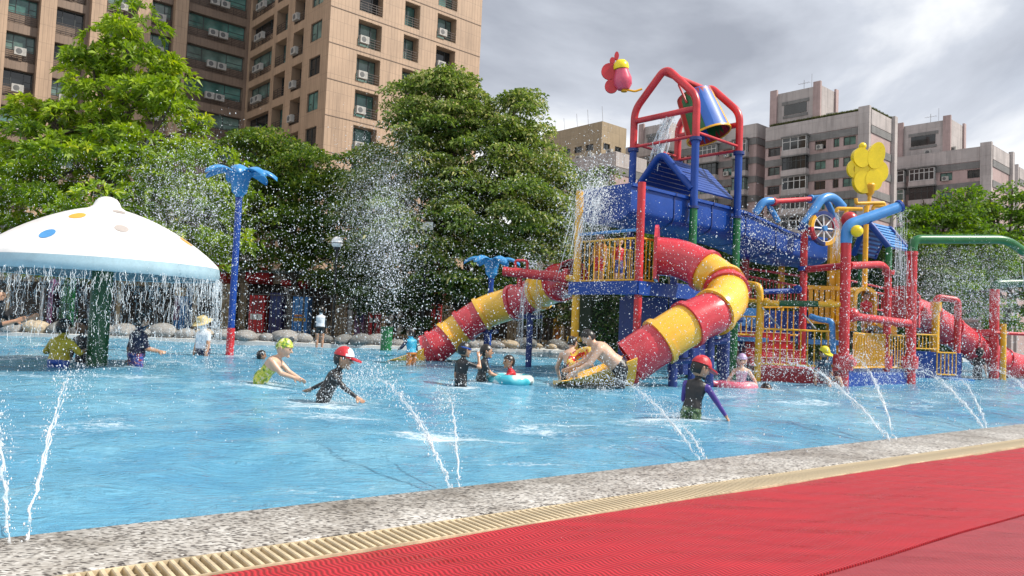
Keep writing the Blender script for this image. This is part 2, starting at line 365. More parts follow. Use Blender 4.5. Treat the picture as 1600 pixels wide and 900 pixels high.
# red anti-slip mats
def mat_material(name, c, zig):
    m, nt, b = nodes(name); L = nt.links
    co = objco(nt, (1, 1, 1), (0, 0, -ang))
    wv = N(nt, 'ShaderNodeTexWave', wave_type='BANDS', bands_direction='X', wave_profile='SIN', Scale=(15.5 if zig else 30.0), Distortion=0.0)
    if zig:   # bands bent into small waves
        sp = N(nt, 'ShaderNodeSeparateXYZ'); L.new(co, sp.inputs[0])
        s1 = N(nt, 'ShaderNodeMath', operation='MULTIPLY'); L.new(sp.outputs['Y'], s1.inputs[0]); s1.inputs[1].default_value = 62.0
        s2 = N(nt, 'ShaderNodeMath', operation='SINE'); L.new(s1.outputs[0], s2.inputs[0])
        s3 = N(nt, 'ShaderNodeMath', operation='MULTIPLY_ADD'); L.new(s2.outputs[0], s3.inputs[0]); s3.inputs[1].default_value = 0.006; L.new(sp.outputs['X'], s3.inputs[2])
        cb = N(nt, 'ShaderNodeCombineXYZ'); L.new(s3.outputs[0], cb.inputs[0]); L.new(sp.outputs['Y'], cb.inputs[1]); L.new(cb.outputs[0], wv.inputs['Vector'])
    else:
        L.new(co, wv.inputs['Vector'])
    h = wv.outputs['Fac']
    if not zig:
        w2 = N(nt, 'ShaderNodeTexWave', wave_type='BANDS', bands_direction='Y', wave_profile='SIN', Scale=34.0); L.new(co, w2.inputs['Vector'])
        mm = N(nt, 'ShaderNodeMath', operation='MAXIMUM'); L.new(wv.outputs['Fac'], mm.inputs[0]); L.new(w2.outputs['Fac'], mm.inputs[1]); h = mm.outputs[0]
    lo = tuple(x*0.50 for x in c)
    base = ramp(nt, h, [(0.15, lo), (0.6, c)])
    big = N(nt, 'ShaderNodeTexNoise', Scale=2.5, Detail=7.0, Roughness=0.65); L.new(objco(nt, (0.6, 3.0, 1), (0, 0, -ang)), big.inputs['Vector'])
    br = ramp(nt, big.outputs['Fac'], [(0.3, (0.80, 0.78, 0.78)), (0.7, (1.0, 1.0, 1.0))])
    mu = N(nt, 'ShaderNodeMix', data_type='RGBA', blend_type='MULTIPLY'); mu.inputs[0].default_value = 1; L.new(base.outputs[0], mu.inputs[6]); L.new(br.outputs[0], mu.inputs[7])
    # pale scuffs running along the mat
    sc2 = N(nt, 'ShaderNodeTexNoise', Scale=9.0, Detail=6.0, Roughness=0.8); L.new(objco(nt, (0.5, 9.0, 1), (0, 0, -ang)), sc2.inputs['Vector'])
    sr = N(nt, 'ShaderNodeMapRange'); sr.inputs[1].default_value = 0.66; sr.inputs[2].default_value = 0.80; sr.inputs[4].default_value = 0.45; L.new(sc2.outputs['Fac'], sr.inputs[0])
    m2 = N(nt, 'ShaderNodeMix', data_type='RGBA'); L.new(sr.outputs[0], m2.inputs[0]); L.new(mu.outputs[2], m2.inputs[6]); m2.inputs[7].default_value = (0.62, 0.22, 0.22, 1)
    L.new(m2.outputs[2], b.inputs['Base Color']); wr_ = N(nt, 'ShaderNodeMapRange'); wr_.inputs[1].default_value = 0.35; wr_.inputs[2].default_value = 0.65; wr_.inputs[3].default_value = 0.24; wr_.inputs[4].default_value = 0.62; L.new(big.outputs['Fac'], wr_.inputs[0]); L.new(wr_.outputs[0], b.inputs['Roughness'])
    b.inputs['Specular IOR Level'].default_value = 0.35
    bump(nt, b, h, 0.6, 0.007)
    return m
M['mat'] = mat_material('red_pvc_mat', (0.49, 0.021, 0.035), True)
M['mat2'] = mat_material('worn_red_grid_mat', (0.36, 0.040, 0.055), False)
def mat_sheet(s0, s1, n0, n1, m, label, lift=0.0):
    mb = MB(); ns = 60; nn = 6; top = []
    for i in range(ns+1):
        for j in range(nn+1):
            s = s0+(s1-s0)*i/ns; q = n0+(n1-n0)*j/nn
            top.append(ED(s, q, 0.034+lift+0.0025*math.sin(s*2.3+q*3)+0.002*math.sin(s*5.1-q*2)))
    w_ = nn+1
    fs = [(i*w_+j, (i+1)*w_+j, (i+1)*w_+j+1, i*w_+j+1) for i in range(ns) for j in range(nn)]
    k = len(top); bot = [p-UP*0.010 for p in top]
    rim = [i*w_ for i in range(ns+1)] + [ns*w_+j for j in range(1, w_)] + [i*w_+nn for i in range(ns-1, -1, -1)] + [j for j in range(nn-1, 0, -1)]
    mb.add(top+bot, fs + [tuple(x+k for x in f[::-1]) for f in fs] + [(rim[i], rim[(i+1) % len(rim)], rim[(i+1) % len(rim)]+k, rim[i]+k) for i in range(len(rim))])
    return tag(mb.build('floor_mat', m, None, True, 0.6), label, 'mat')
mat_sheet(-5, 6.42, 0.80, 1.862, M['mat'], 'long red ribbed mat laid beside the cream drain grate', 0.004)
mat_sheet(-5, 14, 1.875, 3.6, M['mat2'], 'darker worn red mesh mat overlapped by the long ribbed mat')
mat_sheet(6.44, 22, 0.81, 1.862, M['mat'], 'red ribbed mat butting the far end of the long mat')

# boulders along the far kerb
def boulder_mesh(seed):
    r = np.random.default_rng(seed); bm = bmesh.new(); bmesh.ops.create_icosphere(bm, subdivisions=3, radius=1)
    ph = r.uniform(0, 6, 12); k = r.normal(0, 1, (12, 3))*1.5
    for v in bm.verts:
        p = np.array(v.co); d = 1+sum(0.05*math.sin(p@k[i]+ph[i]) for i in range(12)); v.co = v.co*d
    me = bpy.data.meshes.new('boulder'); bm.to_mesh(me); bm.free()
    me.polygons.foreach_set('use_smooth', [True]*len(me.polygons)); return me
def stone(name, c):
    m, nt, b = nodes(name); co = objco(nt)
    n1_ = N(nt, 'ShaderNodeTexNoise', Scale=3.0, Detail=9.0, Roughness=0.7); nt.links.new(co, n1_.inputs['Vector'])
    r = ramp(nt, n1_.outputs['Fac'], [(0.3, tuple(x*0.55 for x in c)), (0.5, c), (0.72, tuple(min(1, x*1.35) for x in c))])
    nt.links.new(r.outputs[0], b.inputs['Base Color']); b.inputs['Roughness'].default_value = 0.85; bump(nt, b, n1_.outputs['Fac'], 0.7, 0.06); return m
SM = [stone('grey_stone', (0.26, 0.25, 0.24)), stone('tan_stone', (0.42, 0.34, 0.24)), stone('dark_stone', (0.15, 0.15, 0.145))]
BMS = [[boulder_mesh(i*10+j) for i in range(4)] for j in range(3)]
for j in range(3):
    for me in BMS[j]: me.materials.append(SM[j])
SL = ['rounded grey boulder in the row along the far pool kerb', 'tan sandstone boulder in the row along the far pool kerb', 'dark grey boulder in the row along the far pool kerb']
SG = ['grey boulders', 'tan boulders', 'dark boulders']
line = along([p for p in FV if -24 < p.x < 9], 0.28)
for i, (p, d) in enumerate(walk(line, 0.62)):
    if p.x < -17.5 or p.x > 6.5: continue
    for row in range(2):
        if row and rnd.random() < 0.35: continue
        j = rnd.choice([0, 0, 1, 2, 0, 2]); r = rnd.uniform(0.20, 0.40)*(0.8 if row else 1)
        q = p + Vector((-d.y, d.x, 0))*(row*0.5+rnd.uniform(-.1, .1)) + d*(row*0.3)
        o = bpy.data.objects.new('boulder', rnd.choice(BMS[j])); col.objects.link(o)
        o.location = (q.x, q.y, 0.12+r*0.42); o.rotation_euler = (0, 0, rnd.uniform(0, 6)); o.scale = (r*1.2, r*rnd.uniform(.8, 1.1), r*rnd.uniform(.55, .75))
        tag(o, SL[j], 'boulder', SG[j])

# iron fence behind the boulders
fl_ = along([p for p in FV if p.x > -30 and p.x < 12], 1.5)
fe = thing('iron_fence', (fl_[2].x, fl_[2].y, 0.09), 'black iron picket fence behind the boulder row', 'fence')
pk = MB(); pk.cyl((0, 0, 0), (0, 0, 1.72), 0.011, 5); pk.tube([(0, 0, 1.72), (0, 0, 1.80)], [0.016, 0.001], 5); pkm = pk.mesh('picket', M['black'])
ps = MB(); ps.bx(-.03, .03, -.03, .03, 0, 1.85); ps.ball((0, 0, 1.88), 0.045, 8, 6); psm = ps.mesh('post', M['black'])
fp = walk(fl_, 0.15)
fp = [q for q in fp if -19 < q[0].x < 8]
for i, (p, d) in enumerate(fp):
    inst('post' if i % 16 == 0 else 'picket', psm if i % 16 == 0 else pkm, fe, Vector((p.x, p.y, 0.09))-fe.location, math.atan2(d.y, d.x))
for z in (0.25, 1.55):
    mb = MB(); mb.tube([(p.x, p.y, 0.09+z) for p, d in fp[::4]], 0.018, 4); mb.build('rail', M['black'], fe)
# ------------------------------------------------------------ buildings
def tile_material(name, c, w, h, mortar=0.012, dark=0.72, var=0.18, stain=0.5):
    m, nt, b = nodes(name); L = nt.links
    t = nt.nodes.new('ShaderNodeTexCoord'); sp = N(nt, 'ShaderNodeSeparateXYZ'); L.new(t.outputs['Object'], sp.inputs[0])
    cb = N(nt, 'ShaderNodeCombineXYZ'); L.new(sp.outputs['X'], cb.inputs[0]); L.new(sp.outputs['Z'], cb.inputs[1])
    br = N(nt, 'ShaderNodeTexBrick', Scale=1.0); br.offset = 0.0
    br.inputs['Brick Width'].default_value = w; br.inputs['Row Height'].default_value = h; br.inputs['Mortar Size'].default_value = mortar; br.inputs['Mortar Smooth'].default_value = 0.3
    br.inputs['Color1'].default_value = (*c, 1); br.inputs['Color2'].default_value = (*[x*(1-var*0.5) for x in c], 1); br.inputs['Mortar'].default_value = (*[x*dark for x in c], 1)
    L.new(cb.outputs[0], br.inputs['Vector'])
    n1_ = N(nt, 'ShaderNodeTexNoise', Scale=0.35, Detail=8.0, Roughness=0.65); L.new(t.outputs['Object'], n1_.inputs['Vector'])
    mp_ = nt.nodes.new('ShaderNodeMapping'); mp_.inputs['Scale'].default_value = (1.2, 1.2, 0.09); L.new(t.outputs['Object'], mp_.inputs[0])
    n2_ = N(nt, 'ShaderNodeTexNoise', Scale=1.0, Detail=6.0, Roughness=0.7); L.new(mp_.outputs[0], n2_.inputs['Vector'])
    r1 = ramp(nt, n1_.outputs['Fac'], [(0.3, (1-var, 1-var, 1-var)), (0.7, (1+var*0.3,)*3)])
    r2 = ramp(nt, n2_.outputs['Fac'], [(0.30, (1-stain*0.6,)*3), (0.52, (1, 1, 1))])
    m1 = N(nt, 'ShaderNodeMix', data_type='RGBA', blend_type='MULTIPLY'); m1.inputs[0].default_value = 1; L.new(br.outputs['Color'], m1.inputs[6]); L.new(r1.outputs[0], m1.inputs[7])
    m2 = N(nt, 'ShaderNodeMix', data_type='RGBA', blend_type='MULTIPLY'); m2.inputs[0].default_value = 1; L.new(m1.outputs[2], m2.inputs[6]); L.new(r2.outputs[0], m2.inputs[7])
    L.new(m2.outputs[2], b.inputs['Base Color']); b.inputs['Roughness'].default_value = 0.55
    inv = N(nt, 'ShaderNodeMath', operation='SUBTRACT'); inv.inputs[0].default_value = 1.0; L.new(br.outputs['Fac'], inv.inputs[1])
    bump(nt, b, inv.outputs[0], 0.4, 0.01)
    return m
M['tile'] = tile_material('tan_wall_tile', (0.42, 0.285, 0.19), 0.36, 1.64, 0.022, 0.66)
M['tiledark'] = tile_material('brown_wall_tile', (0.21, 0.145, 0.105), 0.36, 1.64, 0.018, 0.7)
M['pinktile'] = tile_material('pink_wall_tile', (0.42, 0.305, 0.29), 0.5, 0.5, 0.012, 0.85, 0.2, 0.55)
M['beigetile'] = tile_material('grey_beige_tile', (0.43, 0.385, 0.37), 1.4, 1.45, 0.02, 0.7, 0.2, 0.6)
M['band'] = tile_material('grey_cement_band', (0.19, 0.185, 0.18), 0.6, 0.25, 0.02, 0.75, 0.25, 0.5)
M['khaki'] = tile_material('khaki_wall_tile', (0.33, 0.25, 0.155), 2.2, 1.6, 0.03, 0.75, 0.18, 0.5)
M['frame'] = paint('window_frame_dark', (0.035, 0.04, 0.04), 0.4)
M['framew'] = paint('window_frame_white', (0.50, 0.50, 0.49), 0.45)
M['rail'] = paint('railing_brown', (0.060, 0.042, 0.036), 0.5)
M['acw'] = paint('air_conditioner_white', (0.36, 0.345, 0.32), 0.5)
M['acfan'] = paint('air_conditioner_fan', (0.10, 0.10, 0.10), 0.6)
M['roofgrey'] = paint('roof_grey', (0.2, 0.2, 0.2), 0.8)
def glass(name, c, rough=0.06):
    m, nt, b = nodes(name); co = objco(nt, (0.6, 0.6, 0.6))
    n1_ = N(nt, 'ShaderNodeTexNoise', Scale=1.3, Detail=3.0); nt.links.new(co, n1_.inputs['Vector'])
    r = ramp(nt, n1_.outputs['Fac'], [(0.35, tuple(x*0.45 for x in c)), (0.65, c)]); nt.links.new(r.outputs[0], b.inputs['Base Color'])
    b.inputs['Roughness'].default_value = rough; b.inputs['Specular IOR Level'].default_value = 0.7; return m
GL = [glass('window_glass_teal', (0.10, 0.23, 0.20)), glass('window_glass_dark', (0.018, 0.022, 0.024)), glass('window_glass_curtain', (0.15, 0.24, 0.21), 0.12), glass('window_glass_grey', (0.07, 0.08, 0.085))]

acb = MB(); acb.bx(0, 0.92, -0.34, 0, 0, 0.68); acb.cur = 1
acb.lathe([(0.25, 0), (0.25, 0.012), (0.02, 0.02)], (0.36, -0.34, 0.34), (0, -1, 0), 14); acb.cur = 0
for k in range(5): acb.bx(0.68, 0.88, -0.352, -0.34, 0.1+k*0.11, 0.16+k*0.11)
AC = acb.mesh('air_conditioner', [M['acw'], M['acfan']], None, False)
WC = {}
def window_meshes(kind, w, h, wall):
    key = (kind, round(w, 2), round(h, 2), wall.name)
    if key in WC: return WC[key]
    dep = {'bal': 1.0, 'win': 0.22, 'wing': 0.55, 'slot': 0.35, 'plain': 0.25}[kind]
    sill = {'bal': 0.0, 'win': 0.0, 'wing': h*0.40, 'slot': 0.0, 'plain': 0.0}[kind]
    f = MB()                                # reveals (four slabs just behind the wall plane) and back
    t = 0.05
    f.bx(-t, 0, 0.0, dep, -t, h+t); f.bx(w, w+t, 0.0, dep, -t, h+t); f.bx(0, w, 0.0, dep, h, h+t); f.bx(0, w, 0.0, dep, -t, 0)
    if sill: f.bx(0, w, dep-0.05, dep, 0, sill)
    f.cur = 1
    fw = 0.06; y0, y1 = dep-0.08, dep-0.02
    ncol = 3 if w > 2.2 else 2
    f.bx(0, w, y0, y1, h-fw, h); f.bx(0, w, y0, y1, sill, sill+fw)
    xs = [0, w-fw] + [w*(0.27 if ncol == 3 else 0.45), w*0.70][:ncol-1]
    for x in xs: f.bx(x, x+fw, y0-0.01, y1, sill+fw, h-fw)
    f.bx(fw, w*0.27, y0, y1-0.01, sill+(h-sill)*0.42, sill+(h-sill)*0.42+0.04)
    if ncol == 3: f.bx(w*0.70+fw, w-fw, y0, y1-0.01, sill+(h-sill)*0.42, sill+(h-sill)*0.42+0.04)
    fm = f.mesh('window', [wall, M['frame']], None, False)
    p = MB(); p.bx(0.0, w, dep-0.04, dep-0.03, sill, h)
    pms = [p.mesh('pane', g, None, False) for g in GL]
    rm = None
    if kind in ('bal', 'wing', 'slot'):
        r = MB(); rh = 0.95 if kind != 'wing' else sill+0.05; nb = 4 if kind == 'bal' else 6
        for k in range(nb): z = rh*(k+1)/nb; r.bx(0.02, w-0.02, 0.06, 0.09, z-0.022, z+0.022)
        k = 0
        while k*0.9 < w: r.bx(0.03+k*0.9, 0.06+k*0.9, 0.055, 0.095, 0, rh); k += 1
        rm = r.mesh('railing', M['rail'], None, False)
    WC[key] = (fm, pms, rm); return WC[key]
def facade(root, O, e, W, z0, z1, wall, wins, name='wall'):
    """wall with real openings; wins: (x0, x1, zb, zt, kind, ac) in facade coordinates"""
    O = Vector(O); rz = math.atan2(e.y, e.x)
    xs = sorted({0, W} | {q for w_ in wins for q in w_[:2]}); zs = sorted({z0, z1} | {q for w_ in wins for q in w_[2:4]})
    xs = [x for x in xs if 0 <= x <= W]; zs = [z for z in zs if z0 <= z <= z1]
    mb = MB(); nx = len(xs)
    fs = []
    for i in range(nx-1):
        for j in range(len(zs)-1):
            cx, cz = (xs[i]+xs[i+1])/2, (zs[j]+zs[j+1])/2
            if any(w_[0] < cx < w_[1] and w_[2] < cz < w_[3] for w_ in wins): continue
            fs.append((j*nx+i, j*nx+i+1, (j+1)*nx+i+1, (j+1)*nx+i))
    mb.add([(x, 0, z) for z in zs for x in xs], fs)
    me = bpy.data.meshes.new(name); me.from_pydata(mb.v, [], mb.f); me.materials.append(wall)
    o = inst(name, me, root, O-root.location, rz)
    for w_ in wins:
        x0, x1, zb, zt, kind, ac = w_
        if zb < z0 or zt > z1: continue
        fm, pms, rm = window_meshes(kind, x1-x0, zt-zb, wall)
        wo_ = inst('window', fm, root, O+e*x0+UP*zb-root.location, rz)
        inst('pane', rnd.choice(pms[:3] if kind != 'slot' else pms[1:]), wo_)
        if rm: inst('railing', rm, wo_)
        for q in range(ac if rnd.random() < 0.85 else 0):
            inst('air_conditioner', AC, wo_, (0.12+q*1.1 if kind == 'bal' else (x1-x0)*0.5-0.5*ac+q*1.05, -0.06 if kind != 'bal' else 0.05, 0.25 if kind == 'bal' else (zt-zb)*0.40-0.55))
    return o
def shell(root, pts, z0, z1, m, skip=()):       # plain back walls and the roof slab
    mb = MB(); n = len(pts)
    vv = [(p.x, p.y, z0) for p in pts]+[(p.x, p.y, z1) for p in pts]
    mb.add(vv, [(i, (i+1) % n, (i+1) % n+n, i+n) for i in range(n) if i not in skip]); mb.build('back_wall', m, root, False)
    mb = MB(); mb.add([(p.x, p.y, z1-0.01) for p in pts]+[(p.x, p.y, z1-0.35) for p in pts], [tuple(range(n)), tuple(range(2*n-1, n-1, -1))]); mb.build('roof', M['roofgrey'], root, False)

# --- the tan slab on the left: tower and long wing round an inner corner
K = P(512, 100, 68); K.z = 0.09
FH = 3.32; Z0 = 28.75
tops = [Z0+FH*k for k in range(-8, 6)]
ZT = 48.0
tw = thing('tiled_tower', K, 'tall tan tiled apartment tower with recessed balconies rising behind the leafy tree', 'building')
wins = []
for zt in tops:
    wins += [(2.93, 5.43, zt-2.45, zt, 'bal', 1), (7.95, 9.65, zt-2.35, zt, 'bal', 0), (11.85, 14.21, zt-2.45, zt, 'bal', 1)]
facade(tw, K, AX, 17.5, 0, ZT, M['tile'], wins)
LL = 18.0
wins = []
for zt in tops:
    q = zt-0.45
    wins += [(LL-3.6, LL-1.5, q-1.75, q, 'win', 0), (LL-7.2, LL-5.1, q-2.4, q+0.1, 'bal', 1), (LL-11.2, LL-8.7, q-2.4, q+0.1, 'bal', 0), (0.6, 6.0, q-2.5, q, 'wing', 2)]
facade(tw, K+BX*LL, -BX, LL, 0, ZT, M['tile'], wins)
C0 = K+BX*LL
shell(tw, [K, K+AX*17.5, K+AX*17.5+BX*20, K+BX*20, K+BX*LL], 0, ZT, M['tile'], skip=(0, 4))
mb = MB()       # pale drip bands on the tower face
for zt in tops: mb.box(K+AX*8.75+UP*(zt+0.35)-V(AX.y, -AX.x, 0)*-0.02, AX*8.72, V(AX.y, -AX.x, 0)*0.02, UP*0.03)
mb.build('string_course', M['tiledark'], tw, False)

WL = 40.0
wg = thing('tiled_wing', C0-AX*20, 'long brown apartment wing with projecting tan pillars joined to the tower', 'building')
cols = [(0.35, 6.35), (7.95, 10.2), (11.3, 13.9), (15.75, 18.15), (19.5, 21.8), (23.2, 25.6), (27, 29.4)]
wins = []
for (c0, c1) in cols:
    for zt in tops:
        q = zt-0.3
        wins.append((WL-c1, WL-c0, q-2.45, q, 'wing', 2 if c0 < 1 else 1))
facade(wg, C0-AX*WL, AX, WL, 0, ZT, M['tiledark'], wins)
NW = V(AX.y, -AX.x, 0)
pil = MB(); pil.bx(-0.62, 0.62, -0.75, 0, 0, ZT); pilm = pil.mesh('pillar', M['tile'], None, False)
for t in (7.3, 10.75, 14.75, 18.8, 22.5, 26.3): inst('pillar', pilm, wg, C0-AX*t+NW*0.0-wg.location, math.atan2(AX.y, AX.x))
shell(wg, [C0-AX*WL, C0, C0+BX*14, C0-AX*WL+BX*14], 0, ZT, M['tiledark'], skip=(0,))

# --- apartment blocks on the right, one city grid
def block(name, corner, label, zt, len_l, len_r, fh, floors, bays, winx, pillar=True, stair=None, wall='pinktile', roofgrass=False):
    c = Vector((corner.x, corner.y, 0.09)); r = thing(name, c, label, 'building')
    par = 2.1
    wl_, wr_ = [], []
    for k in range(floors):
        z = zt-par-fh*(k+1)
        for (x, w_, kd, ac) in winx: wl_.append((len_l-x-w_, len_l-x, z+0.55, z+1.75, kd, ac if rnd.random() < 0.6 else 0))
    facade(r, c+BX*len_l, -BX, len_l, 0, zt, M[wall], wl_)
    facade(r, c, AX, len_r, 0, zt, M[wall], wr_)
    shell(r, [c, c+AX*len_r, c+AX*len_r+BX*len_l, c+BX*len_l], 0, zt, M[wall], skip=(0, 3))
    NL = V(-BX.y, BX.x, 0)*1.0        # outward of the left-hand face
    NL = -AX; NR = -BX
    for k in range(floors):          # cement bands, each its own piece
        z = zt-par-fh*k-0.55
        mb = MB(); mb.box(c+BX*(len_l/2)+NL*0.06+UP*z, BX*(len_l/2-0.01), AX*0.058, UP*0.5); mb.build('cement_band', M['band'], r, False)
        mb = MB(); mb.box(c+AX*(len_r/2)+NR*0.06+UP*z, AX*(len_r/2-0.01), BX*0.058, UP*0.5); mb.build('cement_band', M['band'], r, False)
    mb = MB(); mb.box(c+BX*(len_l/2)+NL*0.05+UP*(zt-par/2+0.05), BX*(len_l/2-0.01), AX*0.048, UP*(par/2)); mb.build('parapet', M['beigetile'], r, False)
    mb = MB(); mb.box(c+AX*(len_r/2)+NR*0.05+UP*(zt-par/2+0.05), AX*(len_r/2-0.01), BX*0.048, UP*(par/2)); mb.build('parapet', M['beigetile'], r, False)
    if pillar:
        for (q, w_) in ((BX*0.75+NL*0.25+NR*0.02, 0.75), (AX*(len_r-0.45)+NR*0.2+NL*0.0, 0.45)):
            mb = MB(); mb.box(c+q+UP*(zt/2+0.25), (BX if w_ > 0.5 else AX)*w_, (AX if w_ > 0.5 else BX)*0.3, UP*(zt/2+0.25)); mb.build('pillar', M['beigetile'], r, False)
    for (x0, x1) in bays:             # enclosed balcony bays: slab, glazing, frame
        for k in range(floors):
            z = zt-par-fh*(k+1)+0.15; mid = c+BX*((x0+x1)/2); hw = (x1-x0)/2; pr = rnd.choice([0.8, 0.95, 0.8])
            mb = MB(); mb.box(mid+NL*(pr/2+0.1)+UP*(z+0.25), BX*hw, AX*(pr/2+0.1), UP*0.42); bay = mb.build('bay', M['beigetile'], r, False)
            mb = MB(); mb.box(mid+NL*(pr/2+0.15)+UP*(z+fh-0.25), BX*(hw+0.1), AX*(pr/2+0.15), UP*0.10); mb.build('canopy', M['band'], bay, False)
            mb = MB(); mb.box(mid+NL*(pr/2)+UP*(z+1.62), BX*(hw-0.12), AX*(pr/2), UP*0.93); mb.build('pane', rnd.choice([GL[1], GL[1], GL[3], GL[2]]), bay, False)
            fm_ = rnd.choice(['framew', 'framew', 'frame']); mb = MB(); nbar = rnd.choice([3, 4, 5])
            for q in range(nbar+1): mb.box(mid+BX*(hw-0.1)*(2*q/nbar-1)+NL*(pr+0.02)+UP*(z+1.62), BX*0.05, AX*0.035, UP*0.93)
            for zz in (0.72, 1.9, 2.52): mb.box(mid+NL*(pr+0.02)+UP*(z+zz), BX*(hw-0.1), AX*0.03, UP*0.045)
            for s_ in (-1, 1): mb.box(mid+BX*s_*(hw-0.1)+NL*(pr/2)+UP*(z+1.62), BX*0.035, AX*0.05, UP*0.93)
            mb.build('frame', M[fm_], bay, False)
    if stair:
        (t0, t1, dep, z2) = stair; q = c+AX*1.0
        for (cc, l_, d_, zz, nm) in ((q+BX*((t0+t1)/2)+AX*(dep/2), (t1-t0)/2, dep/2, z2, 'stair_tower'),):
            mb = MB(); mb.box(cc+UP*((zt-0.4+zz)/2), BX*l_, AX*d_, UP*((zz-zt+0.4)/2)); st_ = mb.build(nm, M['beigetile'], r, False)
            mb = MB(); mb.box(cc+UP*(zz-1.7)-AX*(d_+0.03), BX*(l_*0.55), AX*0.05, UP*0.25); mb.build('cement_band', M['band'], st_, False); mb = MB(); mb.box(cc+UP*(zz-3.8)-AX*(d_+0.03), BX*(l_*0.5), AX*0.05, UP*0.2); mb.build('cement_band', M['band'], st_, False)
            mb = MB(); mb.box(cc+UP*(zz-2.75)-AX*(d_+0.02), BX*(l_*0.45), AX*0.05, UP*0.75); mb.build('pane', GL[1], st_, False)
            mb = MB()
            for s_ in (-1, 1): mb = MB(); mb.box(cc+BX*s_*(l_-0.5)+UP*((zt-0.4+zz)/2+0.3)-AX*(d_+0.12), BX*0.55, AX*0.2, UP*((zz-zt+0.4)/2+0.3)); mb.build('buttress', M['pinktile'], st_, False)
            mb = MB()
            mb.box(cc+AX*(d_-0.4)+UP*((zt-0.4+zz)/2+0.2)-BX*(l_+0.1), AX*0.4, BX*0.15, UP*((zz-zt+0.4)/2+0.2))
            mb.build('buttress', M['pinktile'], st_, False)
            mb = MB(); p0 = cc+UP*zz; mb.cyl(p0, p0+UP*2.2, 0.04, 5); mb.cyl(p0+UP*1.7-BX*0.9, p0+UP*1.7+BX*0.9, 0.025, 4)
            for q_ in range(5): mb.cyl(p0+UP*1.7+BX*(q_*0.4-0.8)-AX*0.4, p0+UP*1.7+BX*(q_*0.4-0.8)+AX*0.4, 0.015, 4)
            mb.cyl(p0-BX*1.2, p0-BX*1.2+UP*2.9, 0.03, 4); mb.build('antenna', M['steel'], st_)
    # rooftop clutter: tanks and unit boxes
    for k in range(3):
        x = rnd.uniform(2, len_l-1.5); mb = MB(); p0 = c+BX*x+AX*rnd.uniform(0.8, 2.0)+UP*zt
        mb.box(p0+UP*0.45, BX*0.5, AX*0.25, UP*0.45); mb.cur = 1; mb.lathe([(0.3, 0), (0.02, 0.02)], p0-AX*0.26+UP*0.45, -AX, 12); mb.build('air_conditioner', [M['acw'], M['acfan']], r, False)
    return r
Mc = P(1361, 172, 103); Nc = P(1551, 228, 112); Sc = P(1183, 194, 116); Qc = P(941, 190, 124)
blk = block('pink_apartment_block', Mc, 'pink and grey apartment block with planted roof and stair tower beside the yellow butterfly', Mc.z, 15.6, 7.7, 2.9, 10,
      [(8.6, 12.4)], [(2.0, 1.7, 'plain', 0), (6.2, 1.6, 'plain', 1), (4.3, 0.8, 'plain', 0), (13.2, 1.9, 'slot', 0)], stair=(7.6, 15.4, 5.0, Mc.z+5.2))
block('pink_apartment_block', Nc, 'lower pink apartment block with stepped rooftop room above the green trees', Nc.z, 15.5, 8.9, 3.0, 9,
      [(7.6, 11.4), (12.0, 15.2)], [(1.6, 1.7, 'plain', 0), (5.4, 1.7, 'plain', 1)], stair=(6.0, 14.0, 6.0, Nc.z+5.2))
block('grey_pink_apartment_block', Sc, 'long grey pink apartment block seen through the red bucket frame', Sc.z, 34, 5.0, 2.95, 9,
      [(1.2, 3.6), (6.5, 10.0), (15.5, 19), (24.5, 27.5)], [(4.2, 1.6, 'plain', 1), (11.0, 1.7, 'plain', 1), (13.2, 1.6, 'plain', 0), (20.5, 1.8, 'plain', 1), (29, 1.6, 'plain', 0)], stair=(17.0, 23.5, 5.0, Sc.z+3.4), pillar=False)
block('pink_apartment_block', P(1592, 262, 140), 'far pink block just showing past the lower apartment roof', P(1592, 262, 140).z, 4.5, 12, 3.0, 8, [], [(1.4, 1.6, 'plain', 1)])
# low mid block between khaki building and the tower frame
mc = P(962, 238, 108)
block('pink_apartment_block', mc, 'small pink apartment corner block below the khaki building', mc.z, 12, 7, 2.9, 8, [(1.0, 3.6)], [(5, 1.6, 'plain', 1)], pillar=False)
# khaki office building
kq = Vector((Qc.x, Qc.y, 0.09)); kb = thing('khaki_office_building', kq, 'khaki tiled flat roofed office building with small paired windows', 'building')
wl_ = [(14-x-1.6, 14-x, Qc.z-3.5-k*2.9-1.0, Qc.z-3.5-k*2.9, 'plain', 0) for k in range(8) for x in (1.8, 4.4, 7.0, 9.6)]
wr_ = [(x, x+1.6, Qc.z-3.5-k*2.9-1.0, Qc.z-3.5-k*2.9, 'plain', 0) for k in range(8) for x in (0.5, 3.4)]
facade(kb, kq+BX*14, -BX, 14, 0, Qc.z, M['khaki'], wl_); facade(kb, kq, AX, 6.2, 0, Qc.z, M['khaki'], wr_)
shell(kb, [kq, kq+AX*6.2, kq+AX*6.2+BX*14, kq+BX*14], 0, Qc.z, M['khaki'], skip=(0, 3))
mb = MB()
for x in (0.3, 3.5, 6.0, 9, 11.2, 12.4): mb.cyl(kq+BX*x+AX*0.5+UP*Qc.z, kq+BX*(x+0.3)+AX*0.5+UP*(Qc.z+rnd.uniform(1.5, 3)), 0.035, 4)
mb.build('antenna', M['steel'], kb)
